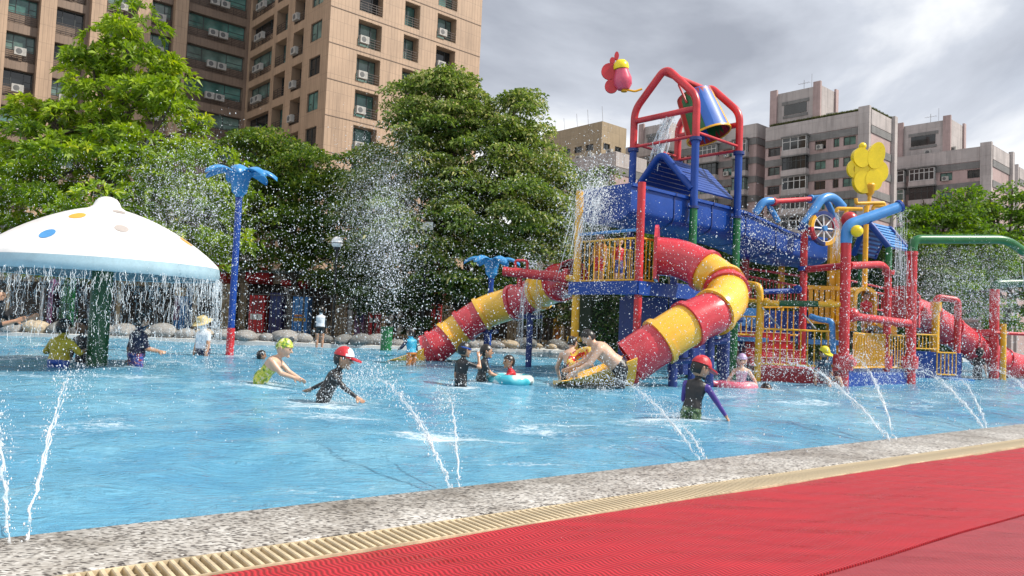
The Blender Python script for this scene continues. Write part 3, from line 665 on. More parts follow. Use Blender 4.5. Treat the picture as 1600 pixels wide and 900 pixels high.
# rooftop planting on the pink block is grass-like
# ------------------------------------------------------------ play structure
def flange(mb, p, r, h=0.035, ax=UP): mb.lathe([(0.001, -h), (r, -h), (r, h), (0.001, h)], p, ax, 14)
def pipe(name, pts, r, m, parent, n=12, rad=None, ends=True):
    mb = MB(); mb.tube(rounded(pts, rad, 6) if rad else pts, r, n, ends); return mb.build(name, M[m], parent)
def railing(parent, p, q, h, m='yellow', gap=0.11, r=0.014, rr=0.022, low=0.05, name='baluster'):
    """top and bottom rail with separate balusters from p to q (at deck height)"""
    p = Vector(p); q = Vector(q); d = q-p; n = max(2, int(round(d.length/gap)))
    mb = MB(); mb.cyl(p+UP*h, q+UP*h, rr, 8); mb.build('top_rail', M[m], parent)
    mb = MB(); mb.cyl(p+UP*low, q+UP*low, rr, 8); mb.build('bottom_rail', M[m], parent)
    b_ = MB(); b_.cyl((0, 0, low), (0, 0, h), r, 6); bme = b_.mesh(name, M[m])
    for i in range(n+1):
        inst(name, bme, parent, p+d*(i/n)-root_loc(parent))

# tower frame -----------------------------------------------------
YA = 15.9; SIDE = 1.66
A = P(1087, 217, YA); zc = A.z; A = V(A.x, A.y, 0); B = A+BX*SIDE; C = A+AX*SIDE; Dd = A+AX*SIDE+BX*SIDE
zb = P(1087, 150, YA).z; zap = P(1040, 105, YA+0.6).z
tw_ = thing('bucket_tower', A+AX*SIDE/2+BX*SIDE/2+UP*-0.6, 'red and blue pipe tower frame with gabled roof holding the tipping bucket', 'play tower')
PR = 0.082
zgreen = P(1080, 324, YA).z
for i, q in enumerate((A, B, C, Dd)):
    pipe('post', [q+UP*-0.6, q+UP*zgreen], PR*1.02, 'green' if i in (0, 2) else 'navy', tw_)
    o = pipe('upper_post', [q+UP*zgreen, q+UP*zc], PR, 'blue', tw_)
    mb = MB(); flange(mb, q+UP*zc, PR*1.5); mb.build('flange', M['navy'], o); mb = MB(); flange(mb, q+UP*zgreen, PR*1.4, 0.025); mb.build('flange', M['navy'], o)
for (p, q) in ((A, B), (C, Dd)):
    mid = (p+q)/2
    pipe('arch', [p+UP*(zc+0.03), p+UP*zb, mid+UP*(zap), q+UP*zb, q+UP*(zc+0.03)], PR, 'red', tw_, rad=0.22)
    z1 = P(1087, 169, YA).z
    pipe('crossbar', [p+UP*z1, q+UP*z1], PR*0.8, 'red', tw_)
    z2 = P(1087, 212, YA).z
    pipe('thin_crossbar', [p+UP*z2, q+UP*z2], PR*0.42, 'red', tw_)
for (p, q) in ((A, C), (B, Dd)):
    z2 = P(1087, 216, YA).z-0.25
    pipe('thin_crossbar', [p+UP*(zc+0.15), q+UP*(zc+0.15)], PR*0.36, 'red', tw_)
m1 = (A+B)/2; m2 = (C+Dd)/2
pipe('ridge_bar', [m1+UP*(zap-0.12)-AX*0.0, m2+UP*(zap-0.12)], PR*0.8, 'red', tw_)
# gabled roof of blue slats
zr = P(1036, 241, YA+0.5).z; ze = P(1077, 288, YA).z-0.02
g0 = m1-AX*0.05; rl = 1.72
for s_ in (-1, 1):
    foot = BX*s_*-(SIDE/2-0.12); ns = 10
    for k in range(ns):
        t0 = k/ns; t1 = (k+0.86)/ns
        pa = g0+UP*(zr-0.06)+(foot+UP*(ze-zr))*t0; pb = g0+UP*(zr-0.06)+(foot+UP*(ze-zr))*t1
        nn = (pb-pa).cross(AX).normalized(); nn = nn if nn.z > 0 else -nn
        mb = MB(); mb.box((pa+pb)/2+AX*(rl/2)+nn*0.012*(1 if k % 2 else 1.0), AX*(rl/2), (pb-pa)/2, nn*0.018); mb.build('roof_slat', M['blue'], tw_, False)
    for off in (0.02, rl-0.02):
        pa = g0+AX*off+UP*(zr-0.02); pb = pa+foot*1.06+UP*(ze-zr)*1.06
        pass
for off in (0.0,):
    q0 = g0+AX*off
    pipe('gable_trim', [q0-BX*(SIDE/2-0.02)+UP*(ze-0.08), q0+UP*(zr+0.07), q0+BX*(SIDE/2-0.02)+UP*(ze-0.08)], 0.075, 'blue', tw_, rad=0.25)

# tipping bucket ---------------------------------------------------
bc = P(1096, 180, YA+1.15); dax = V(0.30, -0.20, -0.93).normalized(); bl, br0, br1 = 1.02, 0.40, 0.50
bk = thing('tipping_bucket', bc, 'striped blue, green, red and yellow tipping bucket hanging mouth down from the red frame', 'bucket')
bx_, by_ = frame(dax); nst = 16; M['bucketblue'] = paint('bucket_blue_paint', (0.012, 0.10, 0.42), 0.35)
scol = ['red', 'red', 'green', 'green', 'blue', 'blue', 'blue', 'yellow', 'red', 'red', 'green', 'green', 'blue', 'blue', 'blue', 'yellow']
# choose the start so that blue and yellow staves face the camera on the right
vdir = V(0.15, -1, 0); a0 = math.atan2(vdir.dot(by_), vdir.dot(bx_))
rt = V(1, 0.1, 0); a1 = math.atan2(rt.dot(by_), rt.dot(bx_)); sgn = 1 if ((a1-a0) % (2*math.pi)) < math.pi else -1
for i in range(nst):
    mb = MB(); th0 = a0+sgn*(i-5.2)*2*math.pi/nst; th1 = th0+sgn*2*math.pi/nst*0.985
    def rp(th, h, r): return bc+dax*h+(bx_*math.cos(th)+by_*math.sin(th))*r
    vs_ = []
    for (h, r) in ((-bl/2, br0), (bl/2, br1)):
        for th in (th0, (th0+th1)/2, th1): vs_ += [rp(th, h, r), rp(th, h, r-0.025)]
    mb.add(vs_, [(0, 2, 8, 6), (2, 4, 10, 8), (1, 7, 9, 3), (3, 9, 11, 5), (0, 6, 7, 1), (4, 5, 11, 10), (6, 8, 9, 7), (8, 10, 11, 9), (0, 1, 3, 2), (2, 3, 5, 4)])
    mb.build('stave', M['bucketblue'] if scol[i] == 'blue' else M[scol[i]], bk, True, 0.5)
mb = MB(); mb.lathe([(0.001, 0), (br0-0.01, 0), (br0-0.01, 0.04), (0.001, 0.04)], bc-dax*(bl/2-0.01), dax, 20); mb.build('bottom', M['green'], bk)
mb = MB(); mb.lathe([(br1-0.02, -0.02), (br1+0.012, -0.02), (br1+0.012, 0.02), (br1-0.02, 0.02), (br1-0.02, -0.02)], bc+dax*bl/2, dax, 28); mb.build('rim', M['yellow'], bk)
mb = MB(); mb.lathe([(br0+.005, 0), (br1-0.027, bl-0.02)], bc-dax*(bl/2-0.02), dax, 24); mb.build('liner', M['darkred'], bk)
for s_ in (-1, 1):
    top = (m1+m2)/2+UP*(zap-0.12)+AX*s_*0.34
    mb = MB(); mb.tube([top, top-UP*0.15, bc-dax*(bl*0.2)+AX*s_*(br0+0.05)], 0.025, 6); mb.build('hanger', M['red'], bk)

# pink butterfly sprayer on a bent yellow pipe ----------------------
def petal(pts, o, ex, ey, ez, dep, m, parent, name):
    mb = MB(); mb.prism(pts, o-ez*dep/2, ex, ey, ez, dep); return mb.build(name, m, parent, True, 0.5)
def disc(cx, cy, rx, ry, n=18, rot=0): return [(cx+math.cos(rot)*rx*math.cos(t)-math.sin(rot)*ry*math.sin(t), cy+math.sin(rot)*rx*math.cos(t)+math.cos(rot)*ry*math.sin(t)) for t in [2*math.pi*i/n for i in range(n)]]
yb = YA+0.9; sc_ = yb/1200
bo = P(972, 112, yb); bf = thing('butterfly_sprayer', P(1003, 139, yb), 'pink butterfly sprayer with yellow head on a bent pipe from the red arch', 'sprayer')
ex, ey, ez = V(1, 0, 0), UP, V(0, 1, 0)
mb = MB(); mb.lathe([(0.005, -0.40), (0.13, -0.38), (0.20, -0.27), (0.205, -0.14), (0.15, 0.02), (0.15, 0.06)], bo+V(0.0, 0, -0.02), V(-0.12, 0, 1), 16); mb.build('body', M['pink'], bf)
mb = MB(); mb.lathe([(0.165, 0.0), (0.175, 0.05), (0.16, 0.13), (0.10, 0.20), (0.01, 0.225)], bo+V(-0.02, 0, 0.05), V(-0.08, 0, 1), 16); mb.lathe([(0.165, 0.0), (0.01, -0.01)], bo+V(-0.02, 0, 0.05), V(-0.08, 0, 1), 16); mb.build('head', M['lemon'], bf)
for (cx, cy, rx, ry, nm) in ((-0.27, 0.0, 0.19, 0.19, 'wing'), (-0.22, -0.33, 0.15, 0.16, 'wing'), (-0.22, 0.25, 0.06, 0.075, 'feeler'), (-0.13, 0.36, 0.05, 0.095, 'feeler')):
    petal(disc(cx, cy, rx, ry), bo+ez*0.03, ex, ey, ez, 0.05, M['red'], bf, nm)
pipe('bent_pipe', [bo+V(0.06, 0, -0.40), P(983, 141, yb), P(992, 143, yb), P(1003, 139, yb)], 0.025, 'yellow', bf, 8, rad=0.05)
mb = MB(); mb.lathe([(0.001, 0), (0.07, 0), (0.05, 0.09), (0.001, 0.1)], bo+V(0.06, 0, -0.45), UP, 12); mb.build('nozzle', M['yellow'], bf)

# blue water channel through the tower ------------------------------
zt_ = P(1000, 287, YA-1.25).z
f0 = A+BX*0.14-AX*1.85; LEN = 8.2; hw = (SIDE-0.28)/2; mid0 = f0+BX*hw
ch = thing('water_channel', V(mid0.x, mid0.y, zt_-0.8), 'long deep blue water channel running through the tower under the gabled roof', 'flume')
prof = [(-hw-0.05, 0.0), (-hw-0.05, 0.03), (-hw+0.03, 0.03), (-hw+0.03, -0.4)] 
out_ = [(-hw-0.05, 0.03), (-hw-0.05, -0.03), (-hw, -0.04), (-hw, -0.46)] + [(-hw*math.cos(t), -0.46-0.26*math.sin(t)) for t in [math.pi*k/12 for k in range(1, 12)]] + [(hw, -0.46), (hw, -0.04), (hw+0.05, -0.03), (hw+0.05, 0.03)]
inn_ = [(hw-0.04, 0.03), (hw-0.04, -0.46)] + [((hw-0.04)*math.cos(t), -0.46-0.22*math.sin(t)) for t in [math.pi*k/12 for k in range(1, 12)]] + [(-hw+0.04, -0.46), (-hw+0.04, 0.03)]
sec = out_+inn_; n = len(sec)
def ch_sag(s): return -0.16*math.exp(-((s-6.3)/1.5)**2)*1.0 - (0.04*(s-4) if s > 4 else 0)
nseg = 6
for g in range(nseg):
    mb = MB(); ks = np.linspace(LEN*g/nseg, LEN*(g+1)/nseg-0.006, 6)
    vv = [mid0+AX*s+BX*q[0]+UP*(zt_+q[1]+ch_sag(s)) for s in ks for q in sec]
    mb.add(vv, [(i*n+j, i*n+(j+1) % n, (i+1)*n+(j+1) % n, (i+1)*n+j) for i in range(len(ks)-1) for j in range(n)]+[tuple(range(n-1, -1, -1)), tuple(range((len(ks)-1)*n, len(ks)*n))])
    mb.build('channel_section', M['blue'], ch, True, 0.6)
mb = MB(); k_ = len(out_); mb.add([mid0-AX*0.03+BX*q[0]+UP*(zt_+q[1]) for q in out_]+[mid0+AX*0.0+BX*q[0]+UP*(zt_+q[1]) for q in out_], [tuple(range(k_)), tuple(range(2*k_-1, k_-1, -1))]+[(i, i+k_, (i+1) % k_+k_, (i+1) % k_) for i in range(k_)]); mb.build('end_panel', M['blue'], ch, True, 0.5)
for g in range(1, nseg):
    mb = MB(); s = LEN*g/nseg; mb.add([mid0+AX*(s+dx)+BX*q[0]*1.02+UP*(zt_+q[1]*1.03-0.004+ch_sag(s)) for dx in (-0.02, 0.02) for q in out_], [(i, i+1, i+1+k_, i+k_) for i in range(k_-1)]); mb.build('joint_band', M['navy'], ch, True, 0.5)

# entry platform with red and yellow posts --------------------------
p1 = P(1003, 285, 14.15); zp = p1.z; p1 = V(p1.x, p1.y, 0); p2 = p1+BX*1.56; zd = P(990, 441, 14.1).z
pf = thing('entry_platform', p1+AX*0.9+BX*0.78-UP*0.6, 'blue decked slide platform with yellow balusters, one red post and one yellow post', 'play platform')
pipe('red_post', [p1-UP*0.6, p1+UP*zp], 0.075, 'red', pf); pipe('yellow_post', [p2-UP*0.6, p2+UP*zp], 0.080, 'yellow', pf)
mb = MB(); flange(mb, p2+UP*P(900, 530, 15.2).z, 0.15, 0.05); mb.build('flange', M['yellow'], pf)
for q in (p1+AX*1.75, p2+AX*1.75): pipe('rear_post', [q-UP*0.6, q+UP*(zd-0.02)], 0.07, 'navy', pf)
mb = MB(); mb.box(p1+AX*0.86+BX*0.78+UP*(zd-0.06), AX*0.98, BX*0.86, UP*0.075); deck = mb.build('deck', M['sky'], pf, False)
for (q, d_, l_) in ((p1+AX*0.86-BX*0.09, AX, 0.98), (p1-AX*0.13+BX*0.78, BX, 0.86)):
    mb = MB(); mb.box(q+UP*(zd-0.10), d_*l_, UP.cross(d_)*0.02, UP*0.125); mb.build('fascia', M['blue'], pf, False)
railing(pf, p1+BX*0.08-AX*0.02+UP*zd, p2-BX*0.08-AX*0.02+UP*zd, 0.83, gap=0.13)
railing(pf, p1+AX*0.08+UP*zd, p1+AX*0.42+UP*zd, 0.83, gap=0.13)
railing(pf, p2+AX*0.9+UP*zd, p2+AX*1.7+UP*zd, 0.83, gap=0.13)
pipe('hand_rail', [p1+BX*0.05+UP*(zd+0.98)-AX*0.03, p2+UP*(zd+0.98)-AX*0.03], 0.03, 'sky', pf, 8)
mb = MB(); mb.box(p1+AX*1.3+BX*0.9+UP*(zd*0.5+0.05), AX*0.03, BX*0.6, UP*(zd*0.5-0.25)); mb.build('back_panel', M['navy'], pf, False)
mb = MB(); mb.box(p1+AX*2.0+BX*0.2+UP*(zd*0.55), AX*0.6, BX*0.03, UP*(zd*0.5)); mb.build('side_panel', M['navy'], pf, False)

# tube slides ---------------------------------------------------------
def tube_slide(label, centres, rad, seams, cols, exit_dir=None, exit_len=0.9, mats=('redslide', 'yslide'), entry=None, flare=True):
    path = crom(centres, 10); cum = [0]
    for a_, b_ in zip(path[:-1], path[1:]): cum.append(cum[-1]+(b_-a_).length)
    tot = cum[-1]
    def at(s):
        s = max(0, min(tot, s))
        for i in range(len(cum)-1):
            if cum[i+1] >= s:
                t = (s-cum[i])/max(1e-9, cum[i+1]-cum[i]); return path[i].lerp(path[i+1], t)
        return path[-1]
    base = path[-1].copy(); base.z = -0.4
    root = thing('tube_slide', base, label, 'slide')
    ss_ = [0]+[x*tot for x in seams]+[tot]; nrad = 24
    for k in range(len(ss_)-1):
        m = M[mats[cols[k]]]; mb = MB(); kk = 7
        pts = [at(ss_[k]+(ss_[k+1]-ss_[k])*i/(kk-1)) for i in range(kk)]
        mb.tube(pts, rad, nrad, False); 
        mb2_ = MB(); mb2_.tube(pts, rad-0.03, nrad, False)
        b_ = len(mb.v); mb.v += mb2_.v; mb.f += [[i+b_ for i in f[::-1]] for f in mb2_.f]; mb.m += mb2_.m
        for e_ in (0, kk-1):
            mb.f += [[e_*nrad+j, e_*nrad+(j+1) % nrad, b_+e_*nrad+(j+1) % nrad, b_+e_*nrad+j] for j in range(nrad)]; mb.m += [0]*nrad
        seg = mb.build('tube_segment', m, root, True, 0.6)
        if k < len(ss_)-2:       # bolted collar at the seam
            p = at(ss_[k+1]); d = (at(ss_[k+1]+0.05)-at(ss_[k+1]-0.05)).normalized()
            mb = MB(); mb.lathe([(rad-0.005, -0.045), (rad+0.045, -0.045), (rad+0.045, -0.008), (rad+0.045, 0.008), (rad+0.045, 0.045), (rad-0.005, 0.045)], p, d, 28)
            mb.build('collar', m, seg, True, 0.5)
    if entry is not None:        # flat entrance panel with arched top
        p = path[0]; d = (path[1]-path[0]); d.z = 0; d.normalize(); sx = UP.cross(d)
        w_, h_ = rad+0.14, rad+0.20
        outl = [(-w_, -rad-0.1), (w_, -rad-0.1), (w_, h_*0.55)] + [(w_*0.75*math.cos(t), h_*0.75+0.17*math.sin(t)) for t in [math.pi*i/8 for i in range(0, 9)]] + [(-w_, h_*0.55)]
        mb = MB(); mb.prism(outl, p-d*0.03, sx, UP, d, 0.06); mb.build('entrance_panel', M[mats[cols[0]]], root, True, 0.5)
    if exit_dir is not None:     # open run-out chute with tapering side walls
        d = Vector(exit_dir); d.z = 0; d.normalize(); sx = UP.cross(d); p0 = path[-1]; n_ = 14
        for (nm, sgn_, l_, m) in (('chute_lip', 1, exit_len, M[mats[1]]), ('chute_lip', -1, exit_len*0.75, M[mats[1]])):
            mb = MB(); rows = []
            for i in range(n_+1):
                t = i/n_; wallh = rad*1.05*(1-t)**1.3+0.05; bz = p0.z-rad+0.02; fl = (0.06+0.30*t) if flare else 0.05
                q = p0+d*(l_*t)
                for (off, z) in ((0.0, bz), (rad*0.55, bz+0.01), (rad*0.9+fl*0.4, bz+wallh*0.35+0.015), (rad*0.98+fl, bz+wallh), (rad*1.06+fl, bz+wallh-0.01), (rad*0.95+fl*0.4, bz+wallh*0.30-0.02), (rad*0.55, bz-0.05), (0.0, bz-0.06)):
                    rows.append(Vector((q.x, q.y, 0))+sx*sgn_*off+UP*max(-0.12, z))
            w8 = 8
            mb.add(rows, [(i*w8+j, (i+1)*w8+j, (i+1)*w8+(j+1) % w8, i*w8+(j+1) % w8) for i in range(n_) for j in range(w8)]+[tuple(range(w8)), tuple(range(n_*w8+w8-1, n_*w8-1, -1))])
            mb.build(nm, m, root, True, 0.6)
    return root, at, tot
YF = 12.6
sB, atB, totB = tube_slide('spiral red and yellow tube slide curling down in front of the platform',
    [P(1026, 400, 14.6), P(1060, 404, 14.5), P(1095, 419, 14.3), P(1126, 441, 13.9), P(1136, 466, 13.4), P(1118, 486, 12.95), P(1088, 500, 12.75), P(1057, 517, 12.6), P(1017, 543, 12.5), P(984, 565, 12.5)], 0.365,
    [0.22, 0.345, 0.40, 0.60, 0.735, 0.865], [0, 1, 0, 1, 0, 1, 0], exit_dir=(-1, -0.12, 0), exit_len=1.25, entry=True)
sA, atA, totA = tube_slide('red and yellow tube slide descending left behind the splash to a yellow lip',
    [P(896, 432, 16.9), P(882, 438, 17.25), P(851, 453, 18.0), P(808, 471, 18.6), P(762, 486, 18.9), P(734, 503, 18.9), P(708, 522, 18.9), P(682, 541, 18.8), P(664, 549, 18.8)], 0.40,
    [0.13, 0.30, 0.47, 0.655, 0.765, 0.865, 0.95], [0, 1, 0, 1, 0, 1, 0, 0], exit_dir=(-1, -0.05, 0), exit_len=1.25)
sC, atC, totC = tube_slide('straight all red tube slide running down to the right with raised rings',
    [P(1408, 482, 21.3), P(1440, 492, 21.7), P(1480, 514, 22.2), P(1525, 545, 22.8), P(1565, 566, 23.2), P(1592, 575, 23.4)], 0.42,
    [0.22, 0.40, 0.56, 0.72, 0.86], [0, 0, 0, 0, 0, 0], exit_dir=(1, -0.1, 0), exit_len=0.8, entry=True)
# slide supports
def prop_(root, s_, at, rad, lean=0):
    p = at(s_); mb = MB(); mb.cyl(V(p.x, p.y, -0.6), p-UP*(rad+0.02), 0.075, 10); mb.tube(rounded([p-UP*(rad+0.08)-V(0.28, 0, 0), p-UP*(rad+0.12), p-UP*(rad+0.08)+V(0.28, 0, 0)], 0.1), 0.05, 8); mb.build('support_post', M['navy'], root)
for f_ in (0.42, 0.62, 0.80): prop_(sB, totB*f_, atB, 0.365)
for f_ in (0.36, 0.62): prop_(sA, totA*f_, atA, 0.40)
prop_(sC, totC*0.5, atC, 0.42)

# red water cannon fixed to the yellow post
cn = thing('water_cannon', P(885, 433, 16.2), 'red horizontal pipe cannon with looped handle above the left slide', 'water cannon')
pipe('barrel', [P(787, 424, 16.6), P(885, 434, 16.2)], 0.105, 'red', cn, 14)
mb = MB(); ax_ = (P(885, 434, 16.2)-P(787, 424, 16.6)).normalized(); flange(mb, P(884, 434, 16.2), 0.2, 0.05, ax_); mb.build('flange', M['red'], cn)
pipe('mount', [P(885, 434, 16.2), p2+UP*P(897, 437, 15.6).z], 0.07, 'yellow', cn, 10)
pipe('handle', [P(805, 426, 16.5), P(805, 407, 16.5), P(824, 407, 16.5), P(824, 428, 16.5)], 0.03, 'red', cn, 8, rad=0.06)
pipe('stand', [P(812, 428, 16.55), P(812, 448, 16.55)], 0.06, 'red', cn, 10)

# palm sprayers -------------------------------------------------------
def palm(u, vb, vred, vcup, vtop, Yp, sc_, label, leaf_az):
    base = G(u-5, vb); base = P(u-4, vb, Yp); base.z = -0.5
    root = thing('palm_sprayer', base, label, 'sprayer', None)
    top = P(u, vtop, Yp); zc_ = P(u, vcup, Yp).z; zr_ = P(u, vred, Yp).z; bx0 = V(top.x, top.y, 0)
    if vred < 560: pipe('red_base', [bx0+UP*-0.5, bx0+UP*zr_], 0.088*sc_, 'red', root)
    pipe('pole', [bx0+UP*(zr_ if vred < 560 else -0.5), bx0+UP*zc_], 0.075*sc_, 'blue', root)
    h = top.z-zc_; mb = MB(); mb.lathe([(0.09*sc_, -0.05), (0.10*sc_, 0), (0.17*sc_, h*0.12), (0.19*sc_, h*0.4), (0.23*sc_, h*0.75), (0.30*sc_, h*0.95), (0.26*sc_, h), (0.02, h*0.9)], bx0+UP*zc_, UP, 18); mb.build('trumpet', M['palm'], root)
    for az in leaf_az:
        d = V(math.cos(az), math.sin(az), 0); sd_ = V(-d.y, d.x, 0); mb = MB(); L_ = 0.62*sc_; n_ = 9; vv = []
        for i in range(n_+1):
            t = i/n_; r_ = 0.2*sc_+L_*t; z = top.z-0.03*sc_+0.13*sc_*math.sin(t*2.2)-0.20*sc_*t*t; w_ = (0.05+0.135*math.sin(math.pi*min(1, t*0.9+0.1))**0.8)*sc_*(1 if t < 0.97 else 0.3)
            c_ = bx0+d*r_+UP*z
            for (a_, dz) in ((-1, -0.03), (-0.5, 0.015), (0, 0.04), (0.5, 0.015), (1, -0.03)): vv.append(c_+sd_*w_*a_+UP*dz*sc_)
            for (a_, dz) in ((1, -0.05), (0, 0.0), (-1, -0.05)): vv.append(c_+sd_*w_*a_+UP*dz*sc_)
        w8 = 8
        mb.add(vv, [(i*w8+j, (i+1)*w8+j, (i+1)*w8+(j+1) % w8, i*w8+(j+1) % w8) for i in range(n_) for j in range(w8)]+[tuple(range(w8)), tuple(range(n_*w8+w8-1, n_*w8-1, -1))])
        mb.build('leaf', M['palm'], root, True, 0.8)
    return root
palm(376, 553, 513, 305, 268, 17.4, 1.0, 'tall blue palm shaped water sprayer with red base beside the mushroom', [0.15, 1.1, 2.2, 3.05, 3.95, 5.0, 5.75])
palm(769, 560, 900, 432, 405, 20.5, 0.92, 'short blue palm shaped water sprayer behind the left tube slide', [0.1, 1.0, 2.1, 3.1, 4.1, 5.2])
stub = thing('spray_post', P(603, 546, 23.2), 'short green spray post standing at the far boulder edge', 'spray post')
pipe('post', [V(P(603, 546, 23.2).x, 23.2, -0.4), P(605, 512, 23.2)], 0.17, 'green', stub, 14)
mb = MB(); flange(mb, P(605, 512, 23.2), 0.19, 0.03); mb.build('cap', M['dkgreen'], stub)

# mushroom fountain ----------------------------------------------------
YM = 11.9; mt_ = P(168, 318, YM); mo = V(mt_.x, mt_.y, 0)
zrim = P(165, 418, YM).z; ztop = mt_.z; RD = 1.70
ms = thing('mushroom_fountain', mo-UP*0.5, 'white spotted mushroom dome fountain dripping water from its blue rim', 'fountain')
Hd = ztop-zrim-0.12
def dome_r(h): # radius at height above rim band
    t = h/Hd; return RD*(max(0.0, 1-t**1.15))**0.62
dprof = [(RD-0.035, -0.17), (RD-0.01, -0.16)]
band = [(RD-0.06, -0.12), (RD-0.03, -0.13), (RD-0.005, -0.09), (RD, -0.02), (RD-0.012, 0.06)]
mb = MB(); mb.lathe(band, mo+UP*zrim, UP, 64); mb.build('rim', M['domeblue'], ms)
ds = [(dome_r(Hd*k/22), 0.06+Hd*k/22) for k in range(0, 22)]
ds = [(RD-0.012, 0.061)]+[(r, h) for r, h in ds if r < RD-0.012 and r > 0.2]
mb = MB(); mb.lathe(ds, mo+UP*zrim, UP, 64); mb.lathe([(0.005, 0.02), (RD-0.05, 0.05)], mo+UP*zrim, UP, 64)
dm = mb.build('cap', M['dome'], ms, True, 0.9)
kr, kh = ds[-1]
mb = MB(); mb.lathe([(kr+0.02, kh-0.015), (0.20, kh+0.05), (0.17, kh+0.12), (0.13, kh+0.17), (0.06, kh+0.20), (0.003, kh+0.205)], mo+UP*zrim, UP, 24); mb.build('knob', M['dome'], ms)
pipe('stem', [mo-UP*0.5, mo+UP*(zrim+0.04)], 0.15, 'dkgreen', ms, 18)
def dome_point(az, r):
    # height for radius r
    lo_, hi_ = 0.0, Hd
    for _ in range(40):
        m_2 = (lo_+hi_)/2
        if dome_r(m_2) > r: lo_ = m_2
        else: hi_ = m_2
    return mo+V(math.cos(az)*r, math.sin(az)*r, 0)+UP*(zrim+0.06+lo_)
def spot(u, v, rx, m):
    # nearest dome point seen at that pixel: march the sight line
    best = None
    for i in range(400):
        q = P(u, v, YM-1.75+i*0.0085); r = math.hypot(q.x-mo.x, q.y-mo.y)
        if r < RD-0.02:
            dp = dome_point(math.atan2(q.y-mo.y, q.x-mo.x), r)
            if dp.z >= q.z: best = q; break
    if best is None: return
    az = math.atan2(best.y-mo.y, best.x-mo.x); r = math.hypot(best.x-mo.x, best.y-mo.y)
    mb = MB(); ring = []; nn = 20
    c0_ = dome_point(az, r)+UP*0.006
    for i in range(nn):
        t = 2*math.pi*i/nn; r2 = min(RD-0.02, r+rx*0.95*math.cos(t)); az2 = az+rx*math.sin(t)/r; ring.append(dome_point(az2, r2)+UP*0.006)
    mb.add([c0_]+ring, [(0, i+1, (i+1) % nn+1) for i in range(nn)]); mb.build('spot', M[m], ms)
for a_ in ((74, 365, 0.10, 'bluespot'), (121, 337, 0.11, 'orange'), (190, 357, 0.095, 'greyspot'), (186, 331, 0.09, 'greyspot'), (291, 378, 0.10, 'orange'), ): spot(*a_)
# ------------------------------------------------------------ right-hand play area
# wheel frame in light blue pipe over the end of the channel
wf = thing('wheel_frame', P(1257, 575, 17.6), 'light blue pipe frames joined by a red bar above the channel end', 'play frame')
YW = 18.4
def pp(name, pts, r, m, parent, rad=0.12, n=10): return pipe(name, [P(*q) for q in pts], r, m, parent, n, rad=rad)
pp('frame_pipe', [(1180, 333, 17.0), (1193, 314, 17.0), (1208, 314, 17.1)], 0.085, 'sky', wf)
pp('frame_pipe', [(1199, 316, 17.2), (1216, 346, 17.4)], 0.06, 'sky', wf)
pp('red_bar', [(1207, 315, 17.1), (1268, 311, 17.9)], 0.06, 'red', wf)
for q in ((1208, 315, 17.1), (1267, 311, 17.9)):
    mb = MB(); flange(mb, P(*q), 0.10, 0.03, (P(1268, 311, 17.9)-P(1207, 315, 17.1)).normalized()); mb.build('flange', M['red'] if q[0] < 1250 else M['sky'], wf)
pp('frame_pipe', [(1256, 352, 17.5), (1285, 308, 17.7), (1303, 308, 17.9), (1317, 324, 18.0)], 0.105, 'sky', wf, 0.2)
pp('frame_pipe', [(1290, 311, 18.2), (1307, 345, 18.4)], 0.07, 'sky', wf)
pp('frame_pipe', [(1268, 311, 17.9), (1287, 309, 17.8)], 0.08, 'sky', wf)
pp('red_post', [(1251, 640, 17.6), (1257, 357, 17.6)], 0.082, 'red', wf)
pp('axle', [(1262, 353, 17.5), (1300, 360, 17.7)], 0.035, 'sky', wf)
for v_ in (356, 420):
    mb = MB(); flange(mb, P(1256, v_, 17.6), 0.13, 0.05); mb.build('collar', M['blue'], wf)
# water wheel
wc = P(1287, 357, 17.45); wr = 0.40
wa = V(0.35, -0.93, 0.05).normalized()
mb = MB(); mb.lathe([(0.001, -0.07), (0.06, -0.07), (0.06, 0.07), (0.001, 0.07)], wc, wa, 14); ww = mb.build('paddle_wheel', M['sky'], wf); ww['label'] = 'painted paddle wheel with white spokes'
wa = V(0.35, -0.93, 0.05).normalized(); wx, wy = frame(wa)
cols8 = ['yellow', 'navy', 'navy', 'red', 'yellow', 'yellow', 'navy', 'red']
for k in range(8):
    mb = MB(); ths = [2*math.pi*(k+j/4)/8 for j in range(5)]; vv = []
    for th in ths:
        for (r, z) in ((wr, -0.05), (wr, 0.05), (wr*0.80, 0.05), (wr*0.80, -0.05)): vv.append(wc+(wx*math.cos(th)+wy*math.sin(th))*r+wa*z)
    mb.add(vv, [(i*4+j, (i+1)*4+j, (i+1)*4+(j+1) % 4, i*4+(j+1) % 4) for i in range(4) for j in range(4)]+[(0, 1, 2, 3), (19, 18, 17, 16)]); mb.build('rim_segment', M[cols8[k]], ww, True, 0.6)
    mb = MB(); th = ths[0]; mb.cyl(wc, wc+(wx*math.cos(th)+wy*math.sin(th))*wr*0.82, 0.016, 6); mb.build('spoke', M['white'], ww)
mb = MB(); mb.lathe([(wr*0.76, -0.01), (wr*0.80, -0.01), (wr*0.80, 0.01), (wr*0.76, 0.01), (wr*0.76, -0.01)], wc+wa*0.03, wa, 32); mb.build('white_ring', M['white'], ww)

